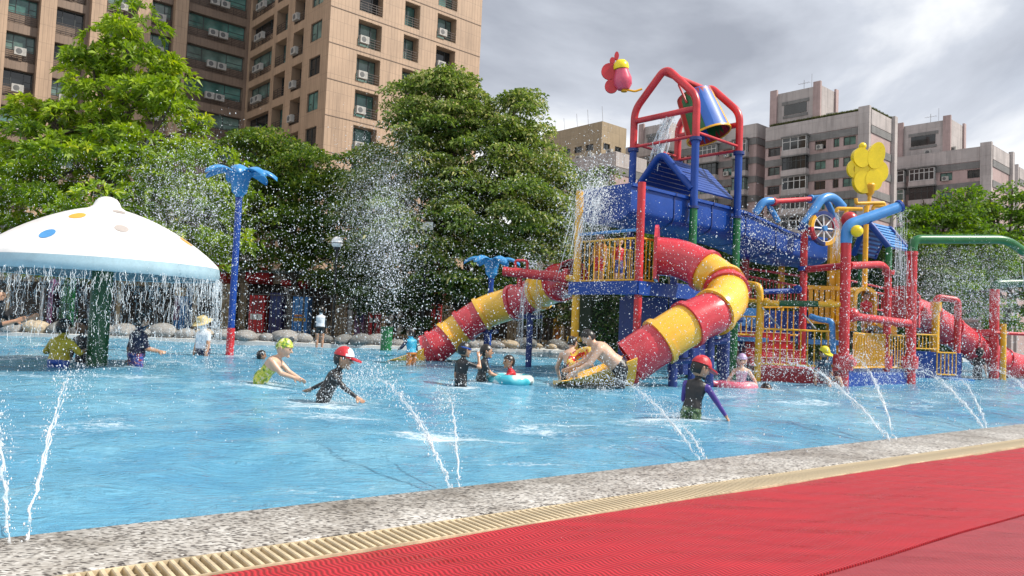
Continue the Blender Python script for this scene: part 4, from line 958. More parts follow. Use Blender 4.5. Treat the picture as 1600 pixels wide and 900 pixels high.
# big spray posts ----------------------------------------------------
def base(u, v, Y): q = P(u, v, Y); return V(q.x, q.y, -0.5)
def post(parent, u, vt, vb, Y, r, m, name='post', n=14):
    q = P((u), vt, Y); return pipe(name, [V(q.x, q.y, -0.5), q], r, m, parent, n)
s1 = thing('cannon_post', base(1327, 600, 16.1), 'thick red post with a slanting blue spout pipe and yellow nozzle', 'spray post')
post(s1, 1322, 376, 600, 16.1, 0.105, 'red')
pp('blue_spout', [(1322, 380, 16.1), (1323, 352, 16.1), (1405, 323, 16.3)], 0.115, 'sky', s1, 0.28, 16)
mb = MB(); ax_ = (P(1405, 323, 16.3)-P(1350, 342, 16.2)).normalized()
mb.lathe([(0.085, -0.01), (0.135, -0.01), (0.135, 0.05), (0.085, 0.05), (0.085, -0.01)], P(1404, 323, 16.3), ax_, 18); mb.build('lip', M['blue'], s1); mb = MB(); mb.lathe([(0.118, -0.02), (0.128, -0.02), (0.128, 0.02), (0.118, 0.02)], P(1355, 341, 16.2), ax_, 18); mb.build('joint_ring', M['blue'], s1)
mb = MB(); mb.lathe([(0.001, 0.0), (0.084, 0.0)], P(1404.5, 323, 16.3), ax_, 14); mb.build('mouth', M['navy'], s1)
pp('nozzle', [(1408, 313, 16.3), (1409, 328, 16.3)], 0.035, 'yellow', s1)
mb = MB(); mb.ball(P(1339, 361, 15.9), 0.125, 16, 10); mb.build('yellow_ball', M['lemon'], s1)
mb = MB(); mb.ball(P(1327, 343, 16.4), 0.17, 16, 10); mb.build('red_dome', M['red'], s1)
for v_ in (565, 578):
    pass
mb = MB(); q = P(1317, 566, 16.1); flange(mb, V(q.x, q.y, q.z), 0.20, 0.16); mb.build('base_collar', M['red'], s1)
pp('side_stub', [(1317, 566, 16.1), (1336, 566, 15.9)], 0.08, 'red', s1)
pp('cross_pipe', [(1262, 421, 17.5), (1322, 415, 16.2)], 0.075, 'red', s1)
s2 = thing('hoop_post', base(1387, 592, 17.6), 'slim red pipe hoop bending down from the thick red post', 'spray post')
pp('hoop', [(1328, 415, 16.2), (1378, 413, 17.3), (1388, 424, 17.6), (1383, 640, 17.6)], 0.078, 'red', s2, 0.22, 12)
mb = MB(); flange(mb, P(1388, 426, 17.6), 0.135, 0.05); mb.build('flange', M['red'], s2); mb = MB(); flange(mb, P(1384, 566, 17.6), 0.14, 0.14); mb.build('base_collar', M['red'], s2)
pp('cross_pipe', [(1330, 492, 16.2), (1340, 495, 16.3), (1420, 505, 17.5)], 0.085, 'red', s2, 0.1)
mb = MB(); mb.ball(P(1332, 492, 16.2), 0.15, 14, 9); mb.build('joint_ball', M['red'], s2)
s3 = thing('arch_sprayer', base(1425, 600, 17.7), 'red post carrying a long green overhead pipe that rains water', 'spray post')
post(s3, 1425, 393, 600, 17.7, 0.115, 'red')
pp('green_arch', [(1425, 395, 17.7), (1428, 374, 17.7), (1572, 374, 18.1), (1600, 394, 18.3)], 0.105, 'green', s3, 0.3, 14)
mb = MB(); flange(mb, P(1424, 396, 17.7), 0.14, 0.04); mb.build('flange', M['red'], s3)
mb = MB(); q = P(1420, 566, 17.7); flange(mb, q, 0.20, 0.14); mb.build('base_collar', M['red'], s3)
s4 = thing('arch_sprayer', base(1553, 575, 22.5), 'distant red post with dark green overhead pipe beside the red slide', 'spray post')
post(s4, 1554, 452, 575, 22.5, 0.13, 'red')
pp('green_arch', [(1554, 456, 22.5), (1556, 443, 22.5), (1640, 441, 23)], 0.12, 'dkgreen', s4, 0.2)
pp('cross_pipe', [(1554, 520, 22.4), (1640, 524, 22.4)], 0.05, 'red', s4); pp('side_stub', [(1522, 521, 22.6), (1554, 520, 22.5)], 0.12, 'red', s4)
post(s4, 1568, 506, 575, 22.2, 0.075, 'yellow', 'yellow_post')
s5 = thing('hoop_post', base(1497, 575, 21.0), 'small red pipe hoop with yellow collar beyond the railings', 'spray post')
pp('hoop', [(1463, 478, 21), (1464, 464, 21), (1497, 469, 21), (1493, 640, 21)], 0.09, 'red', s5, 0.15)
pp('yellow_collar', [(1463, 472, 21), (1462, 486, 21)], 0.14, 'yellow', s5)
post(s5, 1462, 486, 600, 21, 0.10, 'yellow', 'yellow_post')

# yellow butterfly on pipe, and the spinning yellow nozzles
yb2 = 18.6; bo2 = P(1355, 262, yb2); bf2 = thing('butterfly_sprayer', P(1356, 325, yb2), 'large all yellow butterfly sprayer on a bent yellow pipe', 'sprayer')
u_ = yb2/1200.0
def PX(du, dv): return (du*u_, -dv*u_)
for (du, dv, rx, ry, rot) in ((12, -19, 13, 22, -0.25), (17, 6, 15, 18, 0.0), (-7, 24, 15, 18, 0.25), (0, 3, 21, 27, -0.15), (9, 20, 13, 17, 0.1), (-11, -15, 13, 16, 0.2)):
    cx, cy = PX(du, dv); petal(disc(cx, cy, rx*u_, ry*u_, 22, rot), bo2, ex, ey, ez, 0.10+0.006*(abs(du) % 13), M['lemon'], bf2, 'wing')
oo_ = disc(*PX(-20, 3), 12*u_, 15*u_, 24); ii_ = disc(*PX(-19, 4), 3.5*u_, 6*u_, 24)
mb = MB(); vv = [bo2+ex*p[0]+ey*p[1]+ez*d_ for d_ in (-0.041, 0.041) for p in oo_+ii_]; n_ = 24
mb.add(vv, [f for k in range(n_) for f in ((k, (k+1) % n_, n_+(k+1) % n_, n_+k), (2*n_+k, 3*n_+k, 3*n_+(k+1) % n_, 2*n_+(k+1) % n_), (k, 2*n_+k, 2*n_+(k+1) % n_, (k+1) % n_), (n_+k, n_+(k+1) % n_, 3*n_+(k+1) % n_, 3*n_+k))]); mb.build('wing_loop', M['lemon'], bf2, True, 0.5)
mb = MB(); cx, cy = PX(-8, -34); mb.ball(bo2+V(cx, 0, cy), 0.09, 12, 8); mb.build('head_knob', M['lemon'], bf2)
mb = MB(); mb.lathe([(0.02, -0.1), (0.10, 0.0), (0.13, 0.2), (0.10, 0.24)], P(1359, 302, yb2), UP, 12); mb.build('nozzle', M['yellow'], bf2)
pp('bent_pipe', [(1359, 300, yb2), (1358, 315, yb2), (1354, 330, yb2)], 0.045, 'yellow', bf2, 0.05)
pp('cross_pipe', [(1337, 310, 17.9), (1338, 318, 17.9), (1381, 317, 18.0), (1382, 322, 18.0)], 0.042, 'yellow', bf2, 0.05)
pp('cross_pipe', [(1364, 328, 18.0), (1365, 322, 18.0), (1381, 322, 18)], 0.042, 'yellow', bf2, 0.05)
pp('cross_pipe', [(1307, 332, 17.2), (1308, 326, 17.2), (1347, 327, 17.2)], 0.045, 'yellow', bf2, 0.04)
pp('cross_pipe', [(1315, 345, 17.2), (1324, 328, 17.2)], 0.04, 'yellow', bf2, 0.04)
pp('mast', [(1350, 480, yb2), (1354, 322, yb2)], 0.06, 'yellow', bf2)

# lower deck with front railings, steps, panels -------------------------
q0 = P(1186, 592, 16.5); q1 = P(1327, 600, 16.15); q2 = P(1425, 598, 17.6)
ld = thing('activity_deck', V(q1.x, 17.4, -0.5), 'low activity deck with yellow baluster railings and red steps beside the thick red post', 'play platform')
zl = 0.26
r0 = V(q0.x, q0.y, 0); r1 = V(q1.x, q1.y+0.12, 0); r2 = V(q2.x, q2.y+0.1, 0)
mb = MB(); mb.prism([(r0.x, r0.y), (r1.x, r1.y), (r1.x+0.4, 19.8), (r0.x+0.4, 19.8)], V(0, 0, -0.5), V(1, 0, 0), V(0, 1, 0), UP, 0.5+zl); mb.build('base_block', M['darkred'], ld, False)
mb = MB(); mb.prism([(r1.x+0.02, r1.y), (r2.x, r2.y), (r2.x+0.6, 19.8), (r1.x+0.42, 19.8)], V(0, 0, -0.5), V(1, 0, 0), V(0, 1, 0), UP, 0.5+zl-0.02); mb.build('base_block', M['blue'], ld, False)
hr = P(1250, 516, 16.4).z-zl-0.03
railing(ld, r0+UP*(zl+0.03), r1-V(0.12, 0, 0)+UP*(zl+0.03), hr, gap=0.135)
railing(ld, r1+V(0.14, 0.03, 0)+UP*(zl+0.03), P(1383, 500, 17.5)*1.0-UP*(P(1383, 500, 17.5).z-zl-0.03), hr*0.98, gap=0.085)
railing(ld, P(1390, 500, 17.5)-UP*(P(1390, 500, 17.5).z-zl-0.03), r2-V(0.1, 0, 0)+UP*(zl+0.03), hr*0.98, gap=0.085)
for k in range(4):      # red steps climbing away
    mb = MB(); z0_ = zl+0.19*k; mb.box(V((r0.x+r1.x)/2-0.25, 17.2+0.33*k+0.5, z0_+0.095), V(0.62, 0, 0), V(0, 0.5, 0), V(0, 0, 0.094)); st_ = mb.build('step', M['red'], ld, False)
    mb = MB(); mb.box(V((r0.x+r1.x)/2-0.25, 17.2+0.33*k+0.03, z0_+0.196), V(0.62, 0, 0), V(0, 0.04, 0), V(0, 0, 0.006)); mb.build('nosing', M['white'], st_, False)
# yellow hooped corner post and horizontal play pipes
pp('corner_post', [(1181, 640, 16.5), (1188, 470, 16.5), (1187, 447, 16.5), (1165, 443, 17.0)], 0.075, 'yellow', ld, 0.28, 12)
pp('hoop_tail', [(1165, 443, 17.0), (1164, 470, 17.0), (1185, 471, 16.5)], 0.05, 'yellow', ld, 0.1)
pp('play_pipe', [(1190, 473, 16.45), (1217, 474, 16.4)], 0.065, 'yellow', ld); pp('play_pipe', [(1217, 474, 16.4), (1278, 475, 16.25)], 0.07, 'dkgreen', ld)
pp('play_pipe', [(1278, 475, 16.25), (1322, 476, 16.1)], 0.065, 'yellow', ld)
for q in ((1198, 472, 16.4), (1296, 474, 16.2)):
    mb = MB(); mb.ball(P(*q), 0.09, 12, 8); mb.build('joint_ball', M['yellow'], ld)
pp('play_pipe', [(1192, 456, 17.2), (1250, 454, 17.4)], 0.062, 'blue', ld)
mb = MB(); mb.ball(P(1246, 452, 17.35), 0.10, 12, 8); mb.build('joint_ball', M['blue'], ld)
pp('drain_pipe', [(1266, 494, 16.6), (1282, 500, 16.4), (1300, 501, 16.3), (1302, 560, 16.3)], 0.062, 'sky', ld, 0.12)
mb = MB(); mb.ball(P(1302, 562, 16.3), 0.11, 12, 8); mb.build('valve', M['sky'], ld)
for (a_, b_) in (((1191, 480, 16.4), (1219, 513, 16.4)), ((1254, 490, 16.4), (1275, 514, 16.35))):
    mb = MB(); mb.cyl(P(*a_), P(*b_), 0.018, 6); mb.build('brace', M['steel'], ld)

# raised middle platform with blue walls, bridge and panels ----------------
mp_ = thing('middle_platform', P(1225, 560, 19.0), 'raised blue walled platform with yellow rails behind the red steps', 'play platform')
zm = P(1155, 526, 17.4).z
mb = MB(); mb.box(V(P(1150, 520, 17.9).x, 17.9, zm-0.05), V(0.58, 0, 0), V(0, 0.55, 0), V(0, 0, 0.05)); mb.build('deck', M['sky'], mp_, False)
railing(mp_, V(P(1124, 500, 17.32).x, 17.32, zm), V(P(1183, 500, 17.32).x, 17.32, zm), 0.46, gap=0.13)
for u in (1125, 1160): pipe('post', [V(P(u, 540, 17.9).x, 17.9, -0.5), V(P(u, 540, 17.9).x, 17.9, zm-0.1)], 0.07, 'navy', mp_)
mb = MB(); c_ = P(1205, 506, 18.9); mb.box(c_, V(0.98, 0, 0), V(0, 0.04, 0), V(0, 0, 0.33)); mb.build('wall_panel', M['blue'], mp_, False)
mb = MB(); mb.box(P(1160, 495, 18.6), V(0.5, 0, 0), V(0, 0.04, 0), V(0, 0, 0.22)); mb.build('wall_panel', M['sky'], mp_, False)
zu = P(1225, 527, 18.5).z
railing(mp_, P(1192, 527, 18.5), P(1258, 527, 18.5), 0.72, gap=0.15)
mb = MB(); mb.box(V(P(1226, 540, 19.6).x, 19.6, zu-0.08), V(1.3, 0, 0), V(0, 0.6, 0), V(0, 0, 0.06)); mb.build('deck', M['sky'], mp_, False)
# red sloping bridge rails
br_ = thing('bridge_railing', P(1205, 500, 20), 'red sloping bridge railing with thin pickets beneath the channel', 'railing')
a_, b_ = P(1150, 466, 19.2), P(1262, 486, 20.4)
railing(br_, a_, b_, P(1150, 428, 19.2).z-a_.z, 'red', 0.13, 0.012, 0.03, name='picket')
mb = MB(); mb.cyl(P(1150, 417, 19.2), P(1262, 433, 20.4), 0.03, 8); mb.build('hand_rail', M['red'], br_)
pipe('post', [V(P(1165, 400, 19.3).x, 19.3, -0.5), P(1166, 374, 19.3)], 0.09, 'darkred', br_)
br2 = thing('bridge_railing', P(1365, 500, 20.5), 'red railing with pickets behind the yellow tunnel', 'railing')
a_, b_ = P(1325, 480, 20.4), P(1402, 492, 21.2)
railing(br2, a_, b_, P(1325, 450, 20.4).z-a_.z, 'red', 0.13, 0.012, 0.03, name='picket')
mb = MB(); mb.cyl(P(1325, 438, 20.4), P(1402, 455, 21.2), 0.03, 8); mb.build('hand_rail', M['red'], br2)
# yellow slatted panel and posts
yp = thing('slatted_panel', P(1292, 500, 18.8), 'yellow panel of wide upright slats beside two thick yellow posts', 'panel')
pz0, pz1 = P(1290, 503, 18.8).z, P(1290, 450, 18.8).z
xs0, xs1 = P(1262, 480, 18.8).x, P(1322, 480, 18.8).x
n_ = 7; slm = MB(); wsl = (xs1-xs0)/n_; slm.bx(-wsl*0.34, wsl*0.34, -0.02, 0.02, 0, pz1-pz0); slmm = slm.mesh('slat', M['yellow'], None, False)
for i in range(n_): inst('slat', slmm, yp, V(xs0+wsl*(i+0.5), 18.8, pz0)-yp.location)
for z in (pz0, pz1): 
    mb = MB(); mb.bx(xs0-0.02, xs1+0.02, 18.76, 18.779, z-0.05, z+0.05); mb.build('rail', M['yellow'], yp, False)
mb = MB(); q = P(1300, 372, 19.2); mb.bx(q.x-0.075, q.x+0.075, 19.12, 19.28, -0.5, q.z); mb.build('square_post', M['yellow'], yp, False)
pipe('round_post', [V(P(1313, 365, 19.1).x, 19.1, -0.5), P(1313, 362, 19.1)], 0.095, 'yellow', yp)
pipe('round_post', [V(P(1222, 392, 20.6).x, 20.6, -0.5), P(1222, 392, 20.6)], 0.085, 'yellow', yp)
# yellow tunnel hood with a short yellow slide
tn = thing('tunnel_hood', P(1348, 515, 18.3), 'yellow moulded tunnel hood with arched opening and short trough slide', 'play tunnel')
def arch_outline(w_, h_, n=12): return [(-w_, 0), (-w_, h_-w_*0.8)] + [(-w_*math.cos(t), h_-w_*0.8+w_*0.8*math.sin(t)) for t in [math.pi*i/n for i in range(1, n)]] + [(w_, h_-w_*0.8), (w_, 0)]
for (u, y_, w_, h_, dep) in ((1335, 18.6, 0.26, 1.08, 0.06), (1352, 18.1, 0.27, 1.06, 0.06)):
    b0 = P(u, 518, y_); oo = arch_outline(w_, h_); ii = arch_outline(w_-0.07, h_-0.09); n_ = len(oo)
    mb = MB(); vv = []
    for d_ in (0, dep): vv += [b0+V(x, d_, z) for x, z in oo]+[b0+V(x, d_, z) for x, z in ii]
    fs = []
    for i in range(n_-1): fs += [(i, i+1, n_+i+1, n_+i), (2*n_+i, 3*n_+i, 3*n_+i+1, 2*n_+i+1), (i, 2*n_+i, 2*n_+i+1, i+1), (n_+i, n_+i+1, 3*n_+i+1, 3*n_+i)]
    fs += [(0, n_, 3*n_, 2*n_), (n_-1, 3*n_-1, 4*n_-1, 2*n_-1)]
    mb.add(vv, fs); mb.build('arch', M['yslide'], tn, True, 0.6)
b0 = P(1336, 518, 18.58); b1 = P(1351, 518, 18.16); oo = arch_outline(0.255, 1.06); n_ = len(oo)
mb = MB(); mb.add([b0+V(x, 0, z) for x, z in oo]+[b1+V(x, 0, z) for x, z in oo], [(i, i+1, n_+i+1, n_+i) for i in range(n_-1)]); mb.build('shell', M['yslide'], tn, True, 0.6)
mb = MB(); g0_, g1_ = P(1362, 508, 18.0), P(1392, 524, 17.9)
for (dy, dz) in ((-0.25, 0.08), (0.25, 0.08)): mb.box((g0_+g1_)/2+V(0, dy, dz), (g1_-g0_)/2, V(0, 0.03, 0), V(0, 0, 0.10))
mb.box((g0_+g1_)/2, (g1_-g0_)/2, V(0, 0.25, 0), V(0, 0, 0.02)); mb.build('trough', M['yslide'], tn, False)
# small gabled roof
sr = thing('small_roof_shelter', P(1370, 560, 19.8), 'small blue slatted gable roof on green posts beneath the blue spout', 'shelter')
yr = 19.4; g_ = P(1355, 347, yr); fR = P(1389, 386, yr-0.15); fL = P(1334, 397, yr+0.9); rdir = (P(1388, 351, yr+0.7)-g_); rdir.z = 0
for (ft, nm) in ((fR, 8), (fL, 8)):
    dv = ft-g_
    for k in range(nm):
        pa = g_+dv*(k/nm); pb = g_+dv*((k+0.62)/nm); nn = (pb-pa).cross(rdir).normalized(); nn = nn if nn.z > 0 else -nn
        mb = MB(); mb.box((pa+pb)/2+rdir*0.5, rdir*0.5, (pb-pa)/2, nn*0.02); mb.build('roof_slat', M['sky'], sr, False)
        mb = MB(); mb.box(g_+dv*((k+0.8)/nm)+rdir*0.5-nn*0.03, rdir*0.5, dv*(0.2/nm), nn*0.012); mb.build('roof_groove', M['navy'], sr, False)
pipe('gable_trim', [fL, g_+UP*0.05, fR], 0.075, 'blue', sr, 12, rad=0.2); pipe('gable_trim', [fL+rdir, g_+UP*0.05+rdir, fR+rdir], 0.06, 'blue', sr, 12, rad=0.2)
for q in (fR, fL+V(0.2, 0, 0), fR+rdir): pipe('post', [V(q.x, q.y, -0.5), q], 0.075, 'green', sr)
# yellow railings and blue base beside the far slide
rd = thing('far_deck', P(1462, 580, 20.4), 'blue based deck with yellow railings below the all red slide', 'play platform')
zz = P(1445, 545, 20.2).z
mb = MB(); mb.bx(P(1428, 560, 20.3).x, P(1502, 560, 20.3).x, 20.3, 22.0, -0.5, zz-0.08); mb.build('base_block', M['blue'], rd, False)
railing(rd, V(P(1430, 540, 20.25).x, 20.25, zz-0.05), V(P(1464, 540, 20.25).x, 20.25, zz-0.05), 0.42, gap=0.10)
mb = MB(); mb.bx(P(1463, 570, 20.2).x, P(1502, 570, 20.2).x, 19.6, 20.28, -0.5, 0.06); mb.build('base_block', M['sky'], rd, False)
railing(rd, V(P(1464, 560, 20.1).x, 20.1, 0.08), V(P(1494, 560, 20.1).x, 20.1, 0.08), 0.62, gap=0.10)
# ------------------------------------------------------------ vegetation
def leaf_material(name, stops, trans=0.32, rough=0.45):
    m, nt, b = nodes(name); L = nt.links
    at_ = N(nt, 'ShaderNodeAttribute', attribute_name='rnd')
    r = ramp(nt, at_.outputs['Fac'], stops); L.new(r.outputs[0], b.inputs['Base Color'])
    b.inputs['Roughness'].default_value = rough; b.inputs['Specular IOR Level'].default_value = 0.35
    tr = N(nt, 'ShaderNodeBsdfTranslucent'); hs = N(nt, 'ShaderNodeHueSaturation', Saturation=1.15, Value=1.5); L.new(r.outputs[0], hs.inputs['Color']); L.new(hs.outputs[0], tr.inputs['Color'])
    mx_ = N(nt, 'ShaderNodeMixShader'); mx_.inputs[0].default_value = trans; L.new(b.outputs[0], mx_.inputs[1]); L.new(tr.outputs[0], mx_.inputs[2])
    L.new(mx_.outputs[0], nt.nodes['Material Output'].inputs['Surface']); return m
M['leaf1'] = leaf_material('bright_broad_leaf', [(0.0, (0.075, 0.140, 0.014)), (0.45, (0.200, 0.300, 0.022)), (0.8, (0.32, 0.43, 0.035)), (1.0, (0.48, 0.50, 0.07))], 0.4)
M['leaf2'] = leaf_material('dark_layered_leaf', [(0.0, (0.036, 0.078, 0.014)), (0.6, (0.105, 0.175, 0.026)), (1.0, (0.22, 0.27, 0.042))], 0.35)
M['leaf3'] = leaf_material('camphor_leaf', [(0.0, (0.065, 0.115, 0.022)), (0.5, (0.165, 0.235, 0.045)), (0.82, (0.23, 0.29, 0.065)), (0.93, (0.38, 0.38, 0.14)), (1.0, (0.46, 0.44, 0.19))])
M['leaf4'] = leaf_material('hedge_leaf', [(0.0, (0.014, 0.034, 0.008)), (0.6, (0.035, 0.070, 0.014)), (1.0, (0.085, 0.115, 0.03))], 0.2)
M['leaf5'] = leaf_material('yellow_green_leaf', [(0.0, (0.054, 0.108, 0.016)), (0.5, (0.115, 0.216, 0.024)), (1.0, (0.230, 0.324, 0.041))])
M['bark'] = paint('bark', (0.10, 0.075, 0.055), 0.9, 0.35, 6.0, bumpy=0.6)
def leaf_mesh(name, pos, axis, size, width, mat, droop=0.25, rndv=None):
    n = len(pos); ax = axis/np.maximum(1e-6, np.linalg.norm(axis, axis=1, keepdims=True))
    rv = npr.normal(size=(n, 3)); sd_ = np.cross(ax, rv); sd_ /= np.maximum(1e-6, np.linalg.norm(sd_, axis=1, keepdims=True))
    L_ = size.reshape(-1, 1); W_ = width.reshape(-1, 1)
    tip = pos+ax*L_; tip[:, 2] -= droop*size
    mid = pos+ax*L_*0.45; mid[:, 2] += 0.04*size
    v = np.stack([pos, mid+sd_*W_*0.5, tip, mid-sd_*W_*0.5], 1).reshape(-1, 3)
    f = (np.arange(n)*4).reshape(-1, 1)+np.array([0, 1, 2, 3])
    me = bpy.data.meshes.new(name); me.vertices.add(n*4); me.vertices.foreach_set('co', v.ravel())
    me.loops.add(n*4); me.loops.foreach_set('vertex_index', f.ravel().astype(np.int32))
    me.polygons.add(n); me.polygons.foreach_set('loop_start', (np.arange(n)*4).astype(np.int32)); me.polygons.foreach_set('loop_total', np.full(n, 4, np.int32))
    at_ = me.attributes.new('rnd', 'FLOAT', 'FACE'); at_.data.foreach_set('value', (npr.random(n) if rndv is None else rndv).astype(np.float32))
    me.materials.append(mat); me.update(); me.validate(); return me
def unit(n): 
    d = npr.normal(size=(n, 3)); return d/np.linalg.norm(d, axis=1, keepdims=True)
def crown_points(ells, nsub, sub_r, per, whorl=0, up=0.35):
    """twig tips gathered in clumps over each ellipsoid; returns leaf positions, axes, per-clump tone"""
    vol = np.array([e_[1][0]*e_[1][1]*e_[1][2] for e_ in ells])**0.67; cnt = np.maximum(3, (nsub*vol/vol.sum()).astype(int))
    PP, AA, TT = [], [], []
    for (c, r), k in zip(ells, cnt):
        d = unit(k); rad = npr.uniform(0.45, 1.02, (k, 1))**0.6; sc_c = np.array(c)+d*np.array(r)*rad
        for s in range(k):
            rs = sub_r*npr.uniform(0.6, 1.35); n = int(per*npr.uniform(0.7, 1.3)); tone = npr.normal(0, 0.14)
            dd = unit(n); dd[:, 2] = np.abs(dd[:, 2])*0.9-0.25
            p = sc_c[s]+dd*np.array([1.15, 1.15, 0.7])*rs*npr.uniform(0.55, 1.0, (n, 1))
            if whorl:
                p = np.repeat(p, whorl, 0); ax = np.repeat(dd, whorl, 0)*0.75+unit(n*whorl)*0.8; ax[:, 2] += up
                tn = np.repeat(npr.random(n)*0.5+0.25, whorl)+npr.normal(0, 0.12, n*whorl)
            else:
                ax = dd*0.8+unit(n)*0.9; ax[:, 2] += up; tn = npr.random(n)
            PP.append(p); AA.append(ax); TT.append(np.clip(tn+tone, 0, 1))
    return np.concatenate(PP), np.concatenate(AA), np.concatenate(TT)
def tree(name, label, base, ells, mat, nsub, sub_r, per, leaf, lw, whorl=0, trunk=0.2, stems=1, group=None, droop=0.25):
    base = Vector(base); r = thing(name, base, label, 'tree', group)
    p, ax, tn = crown_points(ells, nsub, sub_r, per, whorl); n = len(p)
    sz = leaf*npr.uniform(0.65, 1.25, n); me = leaf_mesh('crown', p-np.array(base), ax, sz, sz*lw, mat, droop, tn)
    inst('crown', me, r)
    mb = MB()
    for s_ in range(stems):
        top = Vector(ells[s_ % len(ells)][0]); b0 = base+V(rnd.uniform(-.35, .35), rnd.uniform(-.3, .3), 0)*(stems > 1)
        mid = b0.lerp(top, 0.5)+V(rnd.uniform(-.2, .2), rnd.uniform(-.2, .2), 0)
        mb.tube(crom([b0-UP*0.1, b0.lerp(mid, 0.5), mid, top], 4), [trunk*(1-0.75*i/12) for i in range(13)], 8)
    tr_ = mb.build('trunk', M['bark'], r)
    mb = MB()
    h0 = base.lerp(Vector(ells[0][0]), 0.45)
    for (c, rr) in ells[1:]:
        c = Vector(c); q = h0.lerp(Vector(ells[0][0]), rnd.uniform(0, 0.8))
        mb.tube(crom([q, q.lerp(c, 0.5)+V(0, 0, rnd.uniform(-.2, .3)), c+V(0, 0, rr[2]*0.3)], 4), [trunk*0.42*(1-0.8*i/8) for i in range(9)], 6)
        for _ in range(3):
            e_ = c+V(rnd.uniform(-1, 1)*rr[0], rnd.uniform(-1, 1)*rr[1], rnd.uniform(0, 1)*rr[2])*0.8
            mb.tube([q.lerp(c, 0.7), c.lerp(e_, 0.5)+UP*0.1, e_], [trunk*0.2, trunk*0.12, trunk*0.04], 5)
    mb.build('limbs', M['bark'], tr_, True, 0.7)
    return r
def El(u, v, Y, ru, rv, ry=None):       # ellipsoid from a picture place, its distance and its size in metres at that distance
    c = P(u, v, Y); k = Y/1200; return (tuple(c), (ru*k, (ry if ry else ru*k*0.9), rv*k))
tree('bright_leafy_tree', 'bright green broad leaved tree towering behind the white mushroom', V(P(165, 500, 27).x, 27, 0.09),
     [El(190, 130, 27, 75, 95), El(205, 40, 27, 32, 50), El(95, 230, 26.5, 85, 75), El(250, 210, 26.5, 75, 85), El(300, 290, 26, 70, 70), El(30, 320, 26.5, 80, 80), El(160, 300, 25.5, 120, 90), El(330, 360, 26, 55, 60), El(100, 400, 26.5, 110, 45), El(-40, 260, 27.5, 60, 70), El(240, 390, 26.5, 90, 50), El(60, 175, 27.2, 40, 30), El(150, 90, 27.3, 35, 40), El(255, 110, 27, 30, 35)],
     M['leaf1'], 330, 0.62, 26, 0.30, 0.26, whorl=7, trunk=0.28)
tree('dark_layered_tree', 'dark green layered tree between the bright tree and the tan tower', V(P(470, 500, 31).x, 31, 0.09),
     [El(455, 300, 31, 80, 70), El(400, 250, 31, 60, 40), El(480, 270, 30.5, 60, 45), El(520, 330, 30.5, 70, 60), El(430, 370, 30, 85, 60), El(380, 330, 31, 50, 60), El(560, 280, 31, 40, 45), El(520, 410, 30.5, 90, 45), El(600, 400, 31, 60, 60), El(420, 225, 31.5, 45, 22)],
     M['leaf2'], 330, 0.62, 150, 0.18, 0.44, trunk=0.22, stems=2)
tree('camphor_tree', 'large rounded camphor tree with pale flower tufts behind the left slide', V(P(735, 520, 28.5).x, 28.5, 0.09),
     [El(740, 260, 28.5, 110, 100), El(700, 180, 28.5, 75, 65), El(790, 200, 28.5, 60, 55), El(665, 240, 28, 65, 70), El(830, 270, 28, 60, 75), El(770, 330, 27.5, 110, 80), El(660, 350, 27.5, 80, 80), El(850, 360, 28, 50, 60), El(720, 420, 28, 100, 50), El(820, 410, 28, 70, 45), El(815, 160, 28.6, 28, 20), El(640, 160, 28.6, 25, 30), El(590, 280, 29, 50, 45), El(580, 360, 28.5, 55, 70), El(880, 300, 29, 30, 40), El(700, 135, 28.6, 45, 25)],
     M['leaf3'], 620, 0.60, 190, 0.175, 0.44, trunk=0.2, stems=5, droop=0.4)
tree('olive_tree', 'olive green tree between the camphor and the channel spray', V(P(910, 480, 33).x, 33, 0.09),
     [El(905, 290, 33, 45, 40), El(925, 320, 33, 40, 40), El(880, 350, 33, 45, 60), El(940, 380, 33, 50, 55), El(900, 420, 33, 70, 50)], M['leaf2'], 90, 0.6, 110, 0.18, 0.42, trunk=0.2)
for (u0, lab, es) in ((1470, 'yellow green tree rising behind the green overhead pipe', [El(1470, 370, 27, 50, 40), El(1440, 350, 27, 28, 24), El(1500, 345, 27, 30, 36), El(1430, 390, 26.5, 40, 30), El(1515, 400, 26.5, 60, 50), El(1455, 430, 26.5, 60, 50), El(1512, 312, 27, 10, 20), El(1480, 325, 27, 12, 22), El(1445, 325, 27.2, 10, 18)]),
                      (1570, 'yellow green tree at the right edge behind the distant spray post', [El(1575, 360, 28, 45, 40), El(1600, 330, 28, 35, 30), El(1545, 345, 28, 28, 28), El(1550, 410, 27.5, 55, 45), El(1610, 410, 28, 60, 60), El(1585, 305, 28, 10, 18), El(1560, 470, 27.5, 70, 50), El(1545, 318, 28, 12, 16)])):
    tree('roadside_tree', lab, V(P(u0, 540, 27).x, 27.5, 0.09), es, M['leaf5'], 150, 0.45, 95, 0.17, 0.45, trunk=0.15)
def shrub(name, label, ells, mat, nsub, sub_r, per, leaf, cat, lw=0.45, grp=None):
    c = Vector(ells[0][0]); base = V(c.x, c.y, 0.09); r = thing(name, base, label, cat, grp)
    p, ax, tn = crown_points(ells, nsub, sub_r, per, 0); n = len(p); sz = leaf*npr.uniform(0.6, 1.25, n)
    inst('foliage', leaf_mesh('foliage', p-np.array(base), ax, sz, sz*lw, mat, 0.2, tn), r)
    mb = MB()
    for (q, rr) in ells[:4]: mb.tube([base+V(rnd.uniform(-.1, .1), 0, -0.1), Vector(q)], [0.05, 0.015], 6)
    mb.build('stem', M['bark'], r); return r
shrub('shrub', 'dark round shrub under the camphor tree beside the globe lamp', [El(575, 455, 26.6, 50, 35), El(610, 470, 26.5, 40, 35), El(545, 440, 27, 35, 30)], M['leaf4'], 70, 0.4, 110, 0.12, 'shrub')
